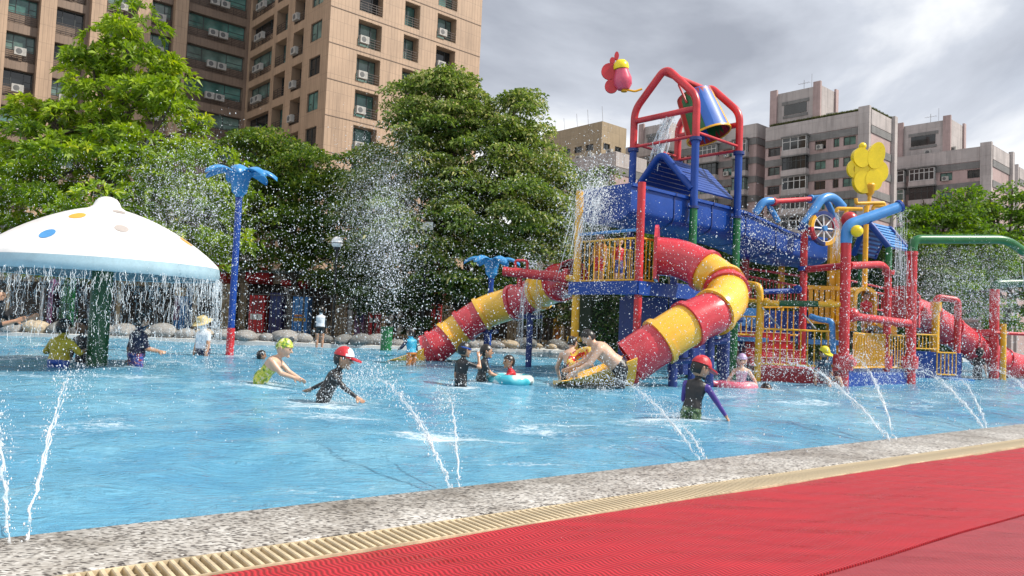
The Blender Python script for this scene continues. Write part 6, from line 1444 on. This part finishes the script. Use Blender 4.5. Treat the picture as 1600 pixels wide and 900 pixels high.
person('person cut off by the frame edge in charcoal trousers holding up a phone', -22, 520, 10.2, 1.5, -80, 0.46, 'tan', 10, wear=outfit('black', 'charcoal', 1, 1, 0.3, shin=[(0, 0.75, 'charcoal')]), armR=((0.1, 0.7, -0.8), (0.0, 1, 0.35)), armL=((-0.2, 0.8, -0.6), (0.2, 1, 0.4)), legR=((0.1, 0.5, -0.8), (0, 0.1, -1)), adult=True)
ph = P(17, 485, 10.2); mb = MB(); mb.box(ph, V(0.035, 0.03, 0.06), V(-0.002, 0.004, -0.001), V(-0.03, 0.0, 0.02)); pho = mb.build('mobile_phone', M['black'], None, False)
tag(pho, 'dark mobile phone held up by the person at the frame edge', 'phone')
person('child in mustard long sleeved top and blue shorts seen from behind', 91, 572, 11.6, 1.3, -8, 0.08, 'tan', 6, wear=outfit('yellow', 'blue', 1, 0.9, 0.25), armL=((-0.7, 0.2, -0.75), (0.3, 0.9, 0.1)), armR=((0.7, 0.2, -0.75), (-0.3, 0.9, 0.1)), hair='short', fat=1.38)
person('child in dark clothes facing the camera behind the mustard top child', 128, 566, 12.4, 1.25, 165, 0.11, 'deep', 5, wear=outfit('charcoal', 'black', 1, 0.9, 0.9), hair='short')
person('child in navy shirt and printed blue swim shorts under the mushroom edge', 212, 563, 12.2, 1.32, -40, 0.20, 'tan', 4, wear=outfit('navy', 'pattern', 0.95, 0.62), armL=((-0.35, -0.2, -1), (-0.1, 0.1, -1)), armR=((0.25, 0.3, -0.9), (-0.1, 0.9, -0.2)), head=(15, 5), fat=1.32)
person('person in white shirt and straw hat standing beyond the dripping rim', 318, 546, 16.6, 1.42, 150, 0.13, 'tan', 4, wear=outfit('white', 'navy', 0.6, 0.8), cap='straw', head=(25, 0), fat=1.3)
person('dark haired child crouching in water at the palm pole base', 381, 568, 16.2, 1.1, -60, -0.22, 'deep', 55, wear=outfit('charcoal', 'black', 1, 1, 0.8), armR=((0.3, 0.9, -0.3), (0.2, 1, -0.1)))
person('child in pale blue vest over dark sleeves standing at the boulder row', 500, 520, 24.3, 1.36, 10, 0.62, 'tan', 2, wear=outfit('white', 'black', 0, 0.45, uarm=[(0, 1, 'black')], farm=[(0, 0.6, 'black')]), fat=1.1)
person('girl in lime floral swimsuit and head scarf reaching forward', 408, 592, 10.2, 1.2, -92, 0.09, 'pale', 38, wear={'torso': [(0, 0.55, 'floral')], 'thigh': [(0, 0.5, 'floral')]}, armR=((0.05, 0.75, -0.85), (-0.05, 1.0, -0.28)), armL=((-0.1, 0.8, -0.8), (0.0, 0.9, -0.5)), cap='floral', head=(12, 0), fat=1.12)
person('child in black rash suit and red and white cap wading with one arm trailing', 505, 625, 8.6, 1.16, -88, 0.03, 'tan', 26, wear=outfit('black', 'black', 1, 1, 1.0), armL=((-0.25, -0.80, -0.55), (-0.1, -0.85, -0.42)), armR=((0.2, 0.75, -0.7), (0.1, 0.9, -0.6)), cap='redwhite', head=(8, 0), hair='short')
person('child in aqua vest and orange shorts at the left slide lip', 643, 556, 16.2, 1.12, 40, 0.24, 'deep', 8, wear=outfit('aqua', 'orange', 0, 0.7, uarm=[(0, 1, 'navy')], farm=[(0, 0.7, 'navy')]), armL=((-0.3, 0.5, -0.7), (0.2, 0.8, -0.2)), hair='short', head=(20, 10), fat=1.15)
person('boy in black tee with blue goggle strap raising a hand to his head', 720, 598, 11.6, 1.16, -48, 0.05, 'tan', 4, wear=outfit('black', 'black', 0.75, 1), armR=((0.45, 0.75, -0.25), (-0.45, 0.2, 0.9)), armL=((-0.2, 0.0, -1), (0, 0.2, -1)), hair='short', gaze='goggles', head=(5, -5))
pb, hnd = person('smaller child in dark tee reaching to the turquoise ring', 751, 597, 12.1, 1.1, -80, 0.05, 'tan', 8, wear=outfit('charcoal', 'black', 0.7, 1), armR=((0.15, 0.55, -0.85), (0.0, 0.95, -0.3)), armL=((-0.1, 0.6, -0.8), (0.1, 0.95, -0.35)), hair='short')
person('child in red vest lying in the turquoise swim ring', 803, 592, 12.3, 1.05, 95, -0.08, 'tan', 12, wear=outfit('red', 'red', 0.6, 1), armL=((-0.3, 0.75, -0.45), (-0.1, 1.0, -0.25)), armR=((0.5, 0.5, -0.5), (0.2, 0.9, 0.0)), legL=((0, 1, -0.3), (0, 1, -0.6)), legR=((0, 1, -0.3), (0, 1, -0.6)), hair='short', head=(0, 20))
person('woman with black hair bun and strappy black swimsuit bending over', 890, 590, 12.9, 1.5, -25, 0.14, 'pale', 22, side=-6, wear={'torso': [(0, 0.45, 'black')], 'thigh': [(0, 0.25, 'black')]}, armL=((-0.35, 0.1, -0.95), (0.05, 0.5, -0.8)), armR=((0.5, 0.6, -0.6), (0.0, 0.8, -0.45)), hair='bun', head=(20, -10), adult=True, fat=0.95)
person('bare backed man in dark swim shorts bending down to the left', 968, 580, 11.9, 1.72, 88, 0.36, 'pale', 52, wear={'torso': [(0, 0.16, 'black')], 'thigh': [(0, 1, 'black')]}, armL=((-0.15, 0.55, -0.8), (0.0, 0.85, -0.55)), armR=((0.1, 0.65, -0.75), (0.0, 0.9, -0.45)), hair='short', head=(38, 0), adult=True, fat=1.08)
person('child in red cap and dark rash vest with purple sleeve wading away', 1080, 640, 8.3, 1.16, -30, 0.08, 'tan', 12, side=7, wear=outfit('black', 'camo', 0, 1, uarm=[(0, 1, 'purple')], farm=[(0, 0.95, 'purple')]), armR=((0.55, 0.25, -0.85), (0.55, 0.15, -0.85)), armL=((-0.2, 0.3, -0.9), (0.1, 0.8, -0.4)), cap='red', head=(18, -45))
person('girl in lilac swimsuit and cap sitting up in the pink ring', 1158, 592, 13.2, 1.08, 172, 0.06, 'pale', 4, wear={'torso': [(0, 0.82, 'lilac')], 'capmat': 'lilaccap'}, armL=((-0.55, 0.2, -0.8), (-0.35, 0.3, -0.9)), armR=((0.55, 0.2, -0.8), (0.35, 0.3, -0.9)), cap='swim', head=(10, 0), legL=((-.1, 0.9, -0.5), (0, 0.5, -1)), legR=((.1, 0.9, -0.5), (0, 0.5, -1)))
person('dark haired swimmer with only the head above water beside the pink ring', 1198, 640, 13.0, 1.15, 150, -0.44, 'deep', 15, wear=outfit('black', 'black', 1, 1, 1), head=(0, 30))
person('boy in yellow cap and navy rash vest sitting on the deck edge', 1288, 588, 15.5, 1.18, 200, 0.16, 'tan', -4, wear=outfit('teal', 'navy', 0.95, 0.75), cap='lime', legL=((-0.25, 1, 0.05), (0.05, 0.5, -0.9)), legR=((0.3, 1, 0.0), (0.2, 0.45, -0.9)), armL=((-0.4, -0.1, -0.9), (-0.1, 0.2, -1)), armR=((0.4, -0.1, -0.9), (0.1, 0.2, -1)), head=(15, 0))
def stand(label, u, v, Y, h, yaw, zf, **kw):      # someone on a deck: feet at zf
    return person(label, u, v, Y, h, yaw, zf+0.475*h, **kw)
stand('toddler in red top inside the yellow tunnel', 1353, 500, 18.0, 0.95, 170, P(1353, 516, 18.0).z-0.05, skin='tan', wear=outfit('red', 'brown', 0.6, 0.8), hair='short')
stand('child in white top behind the yellow railing below the tunnel', 1359, 540, 17.9, 1.0, 20, 0.27, skin='pale', wear=outfit('white', 'red', 0.7, 0.9), hair='short')
person('dark haired child in black wading before the all red slide', 1527, 572, 21.6, 1.3, -60, 0.22, 'tan', 14, wear=outfit('black', 'black', 0.6, 1), armL=((-0.3, 0.5, -0.5), (0.0, 0.9, 0.2)))
stand('child in orange top on the slide platform behind the balusters', 936, 420, 15.1, 1.05, 150, zd, skin='tan', wear=outfit('orange', 'red', 0.7, 0.9))
stand('child in red top on the slide platform behind the balusters', 966, 420, 15.2, 0.98, 200, zd, skin='pale', wear=outfit('red', 'pattern', 0.7, 0.9))

# swim rings ----------------------------------------------------------
def plastic(name, stops, scale=3.0):
    m, nt, b = nodes(name); n_ = N(nt, 'ShaderNodeTexNoise', Scale=scale, Detail=1.0); nt.links.new(objco(nt), n_.inputs['Vector']); r = ramp(nt, n_.outputs['Fac'], stops); r.color_ramp.interpolation = 'EASE'; nt.links.new(r.outputs[0], b.inputs['Base Color']); b.inputs['Roughness'].default_value = 0.18; b.inputs['Coat Weight'].default_value = 0.4; return m
def ring(u, v, Y, R_, r_, m, label, tilt=(0, 0), z=None):
    c = P(u, v, Y); c = V(c.x, c.y, z if z is not None else c.z); ax = V(tilt[0], tilt[1], 1).normalized(); x, y = frame(ax)
    t_ = thing('swim_ring', c, label, 'swim ring'); mb = MB(); n1_, n2_ = 36, 12; vs = []
    for i in range(n1_):
        a = 2*math.pi*i/n1_; d = x*math.cos(a)+y*math.sin(a)
        for j in range(n2_): b_ = 2*math.pi*j/n2_; k_ = 1+0.02*math.sin(18*a); vs.append(c+d*(R_+r_*k_*math.cos(b_))+ax*r_*k_*math.sin(b_))
    mb.add(vs, [(i*n2_+j, ((i+1) % n1_)*n2_+j, ((i+1) % n1_)*n2_+(j+1) % n2_, i*n2_+(j+1) % n2_) for i in range(n1_) for j in range(n2_)]); mb.build('tube', m, t_, True, 2.0)
    mb = MB(); mb.cyl(c+x*R_+ax*r_*0.9, c+x*R_+ax*(r_+0.03), 0.012, 8); mb.build('valve', m, t_); return t_
ring(797, 590, 12.25, 0.29, 0.10, plastic('turquoise_vinyl', [(0.42, (0.03, 0.36, 0.46)), (0.52, (0.10, 0.50, 0.58)), (0.58, (0.62, 0.70, 0.70))]), 'turquoise and white swim ring around the child in red', z=0.055)
rp_ = ring(1150, 597, 13.0, 0.27, 0.10, plastic('pink_vinyl', [(0.45, (0.62, 0.13, 0.20)), (0.60, (0.66, 0.22, 0.28)), (0.66, (0.70, 0.55, 0.56))]), 'pink swim ring with rounded fin around the girl in lilac', z=0.05)
mb = MB(); c = Vector(rp_.location); capsule(mb, c+V(-0.34, -0.05, 0.03), c+V(-0.44, -0.08, 0.06), 0.06, 0.04); mb.build('fin', M['pink'], rp_)
ring(908, 560, 12.45, 0.19, 0.075, plastic('yellow_red_vinyl', [(0.44, (0.66, 0.40, 0.03)), (0.52, (0.68, 0.45, 0.05)), (0.56, (0.50, 0.03, 0.03))], 9.0), 'yellow swim ring with red spots held between the woman and the man', tilt=(-0.7, -0.5))
# ------------------------------------------------------------ water in the air
def drop_material():
    m, nt, b = nodes('water_droplets'); L = nt.links
    b.inputs['Base Color'].default_value = (0.86, 0.89, 0.92, 1); b.inputs['Roughness'].default_value = 0.15
    tr = N(nt, 'ShaderNodeBsdfTranslucent'); tr.inputs['Color'].default_value = (0.88, 0.91, 0.94, 1)
    mx_ = N(nt, 'ShaderNodeMixShader'); mx_.inputs[0].default_value = 0.4; L.new(b.outputs[0], mx_.inputs[1]); L.new(tr.outputs[0], mx_.inputs[2]); L.new(mx_.outputs[0], nt.nodes['Material Output'].inputs['Surface']); return m
def stream_material():
    m, nt, b = nodes('water_stream'); L = nt.links
    b.inputs['Base Color'].default_value = (0.82, 0.87, 0.91, 1); b.inputs['Roughness'].default_value = 0.12
    n_ = N(nt, 'ShaderNodeTexNoise', Scale=16.0, Detail=3.0); L.new(objco(nt, (1, 1, 0.35)), n_.inputs['Vector'])
    r = N(nt, 'ShaderNodeMapRange'); r.inputs[1].default_value = 0.35; r.inputs[2].default_value = 0.65; r.inputs[3].default_value = 0.15; r.inputs[4].default_value = 0.75; L.new(n_.outputs['Fac'], r.inputs[0])
    tp = N(nt, 'ShaderNodeBsdfTransparent'); mx_ = N(nt, 'ShaderNodeMixShader'); L.new(r.outputs[0], mx_.inputs[0]); L.new(tp.outputs[0], mx_.inputs[1]); L.new(b.outputs[0], mx_.inputs[2]); L.new(mx_.outputs[0], nt.nodes['Material Output'].inputs['Surface']); return m
M['drop'] = drop_material(); M['stream'] = stream_material()
OV = np.array([(1, 0, 0), (-1, 0, 0), (0, 1, 0), (0, -1, 0), (0, 0, 1), (0, 0, -1)], float)
OF = np.array([(0, 2, 4), (2, 1, 4), (1, 3, 4), (3, 0, 4), (2, 0, 5), (1, 2, 5), (3, 1, 5), (0, 3, 5)])
def drops_mesh(name, pos, rad, mat, stretch=None):
    n = len(pos); v = OV[None]*rad[:, None, None]
    if stretch is None: stretch = npr.uniform(0.8, 1.7, n)
    v[:, 4:6, 2] *= stretch[:, None]
    v = v*(1+npr.normal(0, 0.18, (n, 6, 1)))+pos[:, None, :]
    f = OF[None]+(np.arange(n)*6)[:, None, None]; nf = n*8
    me = bpy.data.meshes.new(name); me.vertices.add(n*6); me.vertices.foreach_set('co', v.ravel()); me.loops.add(nf*3); me.loops.foreach_set('vertex_index', f.ravel().astype(np.int32))
    me.polygons.add(nf); me.polygons.foreach_set('loop_start', (np.arange(nf)*3).astype(np.int32)); me.polygons.foreach_set('loop_total', np.full(nf, 3, np.int32))
    me.polygons.foreach_set('use_smooth', [True]*nf); me.materials.append(mat); me.update(); return me
def stuff(name, me, label):
    o = bpy.data.objects.new(name, me); col.objects.link(o); o['kind'] = 'stuff'; o['label'] = label; o['category'] = 'spray'; return o
RMn = np.array(RM)
def PV(u, v, Y):
    d = np.stack([(u-800)/F, (450-v)/F, -np.ones_like(u)], -1)@RMn.T; return np.array([0, 0, CAM_H])+d*(Y/d[:, 1])[:, None]
def rsize(n, a, b): return 0.78*a*(b/a)**(npr.random(n)**2.4)
def clumpy(n, p, k=14, s=0.35):      # pull some of the drops into strings and clots
    c = p[npr.integers(0, n, max(1, n//k))]; idx_ = npr.random(n) < 0.45; w_ = npr.integers(0, len(c), n)
    return np.where(idx_[:, None], c[w_]+npr.normal(0, 1, (n, 3))*np.array([0.10, 0.10, 0.22])*s/0.35, p)
def cloud(label, u0, u1, v0, v1, Y0, Y1, n, ra, rb, gauss=False, fall=False):
    if gauss: u, v = npr.normal((u0+u1)/2, (u1-u0)/3.2, n), npr.normal((v0+v1)/2, (v1-v0)/3.2, n)
    else: u, v = npr.uniform(u0, u1, n), v0+(v1-v0)*npr.random(n)**0.9
    Y = npr.uniform(Y0, Y1, n); p = clumpy(n, PV(u, v, Y)); p = p[p[:, 2] > 0.02]; n = len(p)
    return stuff('water_spray', drops_mesh('water_spray', p, rsize(n, ra, rb), M['drop']), label)
cloud('fine white spray fanning above the mushroom dome', 215, 370, 230, 400, 11.0, 14.5, 5670, 0.004, 0.013, True)
cloud('loose droplets falling between mushroom and palm sprayer', 330, 560, 290, 560, 10, 16, 3510, 0.004, 0.015)
cloud('tall plume of fine spray in front of the camphor tree', 535, 655, 235, 430, 14.5, 18, 6210, 0.005, 0.014, True)
cloud('thick falling core of the tall plume', 575, 640, 300, 500, 15, 17.5, 2025, 0.007, 0.022, True)
cloud('droplets drifting over the left tube slide', 560, 900, 380, 570, 9, 16, 3510, 0.004, 0.014)
cloud('splash where the channel spills at its open end', 890, 965, 250, 370, 14.0, 15.2, 3510, 0.005, 0.020, True)
cloud('droplets raining below the channel end onto the balusters', 880, 1000, 330, 470, 13.2, 14.6, 2295, 0.004, 0.014)
cloud('sparse droplets before the spiral slide', 990, 1180, 330, 600, 8.5, 12.0, 2025, 0.003, 0.010)
cloud('white drops thrown over the channel side', 1155, 1265, 325, 395, 14.8, 16.8, 1215, 0.006, 0.020)
cloud('droplets around the bathers by the spiral slide', 850, 1010, 520, 615, 9.5, 11.8, 1080, 0.003, 0.012, True)
cloud('spray drifting before the yellow railings', 1120, 1440, 400, 605, 10, 15.5, 3600, 0.004, 0.014)
cloud('heavy spray in front of the red slide and posts', 1330, 1620, 420, 610, 11, 17.0, 5670, 0.004, 0.016)
cloud('rain curtain hanging under the green overhead pipe', 1440, 1592, 385, 500, 17.4, 18.3, 7020, 0.005, 0.015)
cloud('dripping beads under the mushroom rim', 0, 350, 425, 575, 10.2, 13.0, 3510, 0.004, 0.013)
cloud('scattered large drops close over the near water', 0, 1600, 430, 690, 4.5, 9.0, 2025, 0.0025, 0.007)
cloud('thin mist of drops before the left trees', 0, 230, 240, 420, 12, 16, 2025, 0.004, 0.011)
cloud('thin mist of drops before the camphor crown', 600, 900, 230, 430, 12, 17, 2295, 0.004, 0.012)

cloud('fine mist inside the fan above the dome', 215, 360, 240, 400, 11.5, 14, 7000, 0.0022, 0.0045, True)
cloud('fine mist inside the tall plume', 540, 650, 240, 460, 15, 17.5, 9000, 0.0028, 0.0055, True)
cloud('fine mist under the green overhead pipe', 1440, 1592, 385, 500, 17.4, 18.3, 7000, 0.0028, 0.0055)
cloud('fine mist at the channel spill', 890, 965, 250, 400, 14, 15.2, 5000, 0.0025, 0.005, True)
def strand(mb, pts, r): mb.tube(pts, r, 4, False)
# mushroom curtain
mb = MB(); rim_z = zrim-0.10; DP = []
for i in range(1500):
    a = rnd.uniform(0, 2*math.pi); 
    r0_ = RD-0.03+rnd.uniform(-0.03, 0.05); z0_ = rim_z-rnd.random()**2*0.9; L_ = rnd.uniform(0.04, 0.26)*(1.3 if rnd.random() < 0.2 else 0.8); pts = []
    wv = rnd.uniform(0, 6)
    for k in range(6):
        t = k/5; z = z0_-L_*t; dz = rim_z-z; rr = r0_+0.07*math.sqrt(max(0, dz)); aa = a+0.005*math.sin(wv+5*t)+0.004*math.sin(wv*3+11*t)
        if z < 0.01: break
        pts.append(mo+V(math.cos(aa)*rr, math.sin(aa)*rr, z))
    if len(pts) > 2: strand(mb, pts, [0.0012+0.0048*rnd.random()*math.sin(math.pi*(k+0.5)/len(pts)) for k in range(len(pts))])
o = mb.build('water_curtain', M['stream'], None, True, 2.0, 'stuff'); o['label'] = 'ragged curtain of water falling from the mushroom rim'; o['category'] = 'water'
n = 5200; a = npr.uniform(0, 2*math.pi, n); z = rim_z*npr.random(n)**0.8; rr = RD-0.02+0.07*np.sqrt(np.maximum(0, rim_z-z))+npr.normal(0, 0.04, n)
p = np.stack([mo.x+np.cos(a)*rr, mo.y+np.sin(a)*rr, z], -1)
stuff('water_spray', drops_mesh('water_spray', p, rsize(n, 0.003, 0.011), M['drop'], npr.uniform(1, 3, n)), 'beads of water dropping all round the mushroom rim')

# arcing jets from the pool edge
def jet(b_uv, a_uvY, n, thick, label, tend=1.75, core=0.55):
    b0 = G(*b_uv, 0.03); ap = P(*a_uvY); b0 = np.array(b0); ap = np.array(ap); h_ = max(0.15, ap[2]-b0[2]); T0 = math.sqrt(2*h_/9.8); vz = 9.8*T0; vh = (ap-b0)[:2]/T0
    def pos(t): t = np.asarray(t); return np.stack([b0[0]+vh[0]*t, b0[1]+vh[1]*t, b0[2]+vz*t-4.9*t*t], -1)
    tl = 2*T0*0.98; root = None
    mb = MB()
    for s_ in range(5):      # ropes of water near the nozzle
        off = npr.normal(0, 0.008*thick, 3); ts = np.linspace(tl*0.03*s_, tl*core*(0.35+0.16*s_), 16); pts = pos(ts)+off*ts[:, None]*3+npr.normal(0, 0.006, (16, 3))*thick
        strand(mb, [Vector(q) for q in pts], [(0.0045+0.004*math.sin(k*1.9+s_*2))*thick*(1-0.5*k/15) for k in range(16)])
    o = mb.build('water_jet', M['stream'], None, True, 2.0, 'stuff'); o['label'] = label; o['category'] = 'water jet'
    n = int(n*2.4); t = tl*npr.random(n)**0.85; p = pos(t)+npr.normal(0, 1, (n, 3))*(0.012+0.10*(t/tl)**1.3)[:, None]*thick**0.5; k = p[:, 2] > 0.01; p = p[k]; n2_ = len(p)
    stuff('water_spray', drops_mesh('water_spray', p, rsize(n2_, 0.0018, 0.0068)*thick**0.4, M['drop'], npr.uniform(1, 2.4, n2_)), label.replace('jet', 'drops of the jet', 1))
    land = pos(np.array([tl]))[0]; FOAM.append((land[0], land[1], 0.45, 0.8)); FOAM.append((b0[0], b0[1], 0.12, 0.5))
FOAM = []
J = [((14, 858), (-14, 640, 3.8), 260, 0.8, 'thin jet at the coping leaning left out of the pool edge'), ((38, 853), (112, 585, 4.5), 380, 0.8, 'thin jet rising right from the coping near the mushroom'),
     ((707, 766), (585, 588, 5.7), 800, 1.15, 'strong jet arcing left from the middle of the coping'), ((718, 765), (700, 615, 5.3), 320, 0.8, 'slim upright jet beside the strong middle jet'),
     ((1095, 721), (955, 590, 7.4), 650, 1.1, 'long jet arcing towards the spiral slide'), ((1104, 721), (1050, 650, 6.7), 380, 0.9, 'short jet beside the long arcing one'),
     ((1393, 691), (1228, 566, 9.2), 1100, 1.7, 'heavy white jet arcing before the yellow railings'), ((1400, 690), (1335, 560, 8.8), 600, 1.2, 'steeper jet before the thick red post'),
     ((1538, 671), (1425, 575, 10.6), 900, 1.6, 'heavy jet before the far deck'), ((1543, 671), (1495, 590, 10.2), 420, 1.1, 'short jet before the red slide foot'), ((1640, 654), (1545, 575, 11.8), 700, 1.5, 'jet entering from beyond the frame edge')]
for b_, a_, n, th, lab in J: jet(b_, a_, n, th, lab)
# poured water: bucket, cannon, shower pipe, green pipe mouth
def fall(label, p, vel, T_, r0_, nst, ndr, spread=0.06):
    p = np.array(p, float); vel = np.array(vel, float); mb = MB()
    for s_ in range(nst):
        off = npr.normal(0, spread*0.5, 3); t0 = rnd.uniform(0, T_*0.7); ts = np.linspace(t0, min(T_, t0+T_*rnd.uniform(0.2, 0.5)), 7); pts = np.stack([p+off+(vel+off*1.5)*t+np.array([0, 0, -4.9])*t*t for t in ts])+npr.normal(0, 0.008, (7, 3))
        strand(mb, [Vector(q) for q in pts], [r0_*(0.4+0.6*rnd.random())*math.sin(math.pi*(k+0.6)/7.2) for k in range(7)])
    o = mb.build('falling_water', M['stream'], None, True, 2.0, 'stuff'); o['label'] = label; o['category'] = 'water'
    t = T_*npr.random(ndr); pp_ = p+vel*t[:, None]+np.outer(t*t, [0, 0, -4.9])+npr.normal(0, 1, (ndr, 3))*spread*(0.5+t/T_)[:, None]; pp_ = pp_[pp_[:, 2] > 0.01]
    stuff('water_spray', drops_mesh('water_spray', pp_, rsize(len(pp_), 0.004, 0.016), M['drop'], npr.uniform(1, 2, len(pp_))), 'drops of the '+label)
fall('white water pouring down inside the red frame', P(1050, 180, 16.6), (-0.75, 0.2, -0.6), 0.42, 0.03, 70, 900, 0.10)
fall('thin shower falling from the yellow nozzle', P(1409, 330, 16.3), (0, 0, -0.5), 0.62, 0.006, 46, 500, 0.10)
fall('thin stream falling from the red cannon handle', P(846, 412, 17.6), (-0.1, 0, -0.5), 0.55, 0.007, 30, 500, 0.06)
fall('second thin stream falling over the left slide', P(822, 440, 17.6), (-0.15, 0, -0.3), 0.55, 0.007, 30, 500, 0.07)
fall('glassy fan of water leaving the green pipe mouth', P(1598, 394, 18.3), (0.5, -0.2, -0.2), 0.5, 0.012, 40, 400, 0.08)
fall('water sheet falling off the paddle wheel', P(1308, 330, 17.2), (0.0, 0, -0.2), 0.45, 0.007, 40, 200, 0.05)
fall('sheet of water spilling from the channel end', tuple(mid0-AX*0.05+UP*(zt_-0.05)), (-0.8, -0.55, 0.2), 0.55, 0.014, 60, 900, 0.22)
# splashes round bathers and slide feet
SP = [(515, 628, 8.5, 0.5, 420), (560, 618, 8.7, 0.45, 600), (420, 602, 10.2, 0.35, 160), (92, 575, 11.6, 0.35, 200), (213, 575, 12.2, 0.35, 160), (725, 602, 11.5, 0.3, 130), (760, 600, 12.0, 0.3, 130), (895, 600, 12.2, 0.45, 350), (940, 606, 11.6, 0.35, 220), (1085, 652, 8.3, 0.35, 260), (1055, 640, 8.6, 0.3, 160), (1160, 606, 13.0, 0.3, 150), (1200, 612, 12.9, 0.3, 200), (1310, 606, 15.0, 0.35, 110), (1527, 590, 21, 0.7, 400), (1590, 592, 22.8, 0.9, 500), (645, 575, 16.0, 0.4, 200), (160, 578, 11.8, 0.5, 300), (375, 560, 17, 0.5, 200), (860, 690, 7.0, 0.5, 120), (1000, 602, 12.2, 0.5, 300)]
for (u, v, Y, s_, n) in SP:
    c = P(u, v, Y); d = unit(n); d[:, 2] = np.abs(d[:, 2]); p = np.array([c.x, c.y, 0.0])+d*np.array([s_, s_*0.8, s_*0.75])*(npr.random((n, 1))**0.7); k = p[:, 2] > 0.008; p = p[k]
    stuff('water_spray', drops_mesh('water_spray', p, rsize(len(p), 0.0028, 0.011)*min(1.6, Y/9), M['drop']), 'splash thrown up from the pool surface'); FOAM.append((c.x, c.y, s_*1.2, 0.75))
# foam on the water where it is churned
FOAM += [(mo.x+math.cos(t)*1.75, mo.y+math.sin(t)*1.75, 0.28, 0.7) for t in np.linspace(0, 6.28, 26)]
wp = np.zeros(len(water.data.vertices)*3); water.data.vertices.foreach_get('co', wp); wp = wp.reshape(-1, 3); fo_ = np.zeros(len(wp))
for (x, y, s_, k_) in FOAM: fo_ = np.maximum(fo_, k_*np.exp(-((wp[:, 0]-x)**2+(wp[:, 1]-y)**2)/(s_*s_)))
fo_ = np.maximum(fo_, 0.30*np.clip((np.hypot(wp[:, 0]-6, wp[:, 1]-12)-1)/6, 0, 1)*0+0.22*np.exp(-((wp[:, 0]-7)**2/60+(wp[:, 1]-12.5)**2/14)))
at_ = water.data.attributes.new('foam', 'FLOAT', 'POINT'); at_.data.foreach_set('value', fo_.astype(np.float32))
import OpenImageIO as oiio,sys,numpy as np
im=oiio.ImageBuf('/workdir/render_main.png').get_pixels(oiio.FLOAT)
for n,(u0,v0,u1,v1) in dict(tower=(610,100,630,160),sky_l=(780,30,900,120),sky_r=(1300,20,1500,100),water_near=(200,680,500,760),water_mid=(600,640,900,700),mat=(900,830,1200,880),coping=(500,800,600,825),dome=(200,350,260,390),domeL=(20,350,50,390),tree1=(150,150,250,250),camphor=(680,200,800,330),mblock=(1300,200,1340,280),chan=(1010,300,1070,320)).items():
    k=im.shape[1]/1600
    r=im[int(v0*k):int(v1*k),int(u0*k):int(u1*k),:3].reshape(-1,3).mean(0); print(n,(r*255).astype(int))
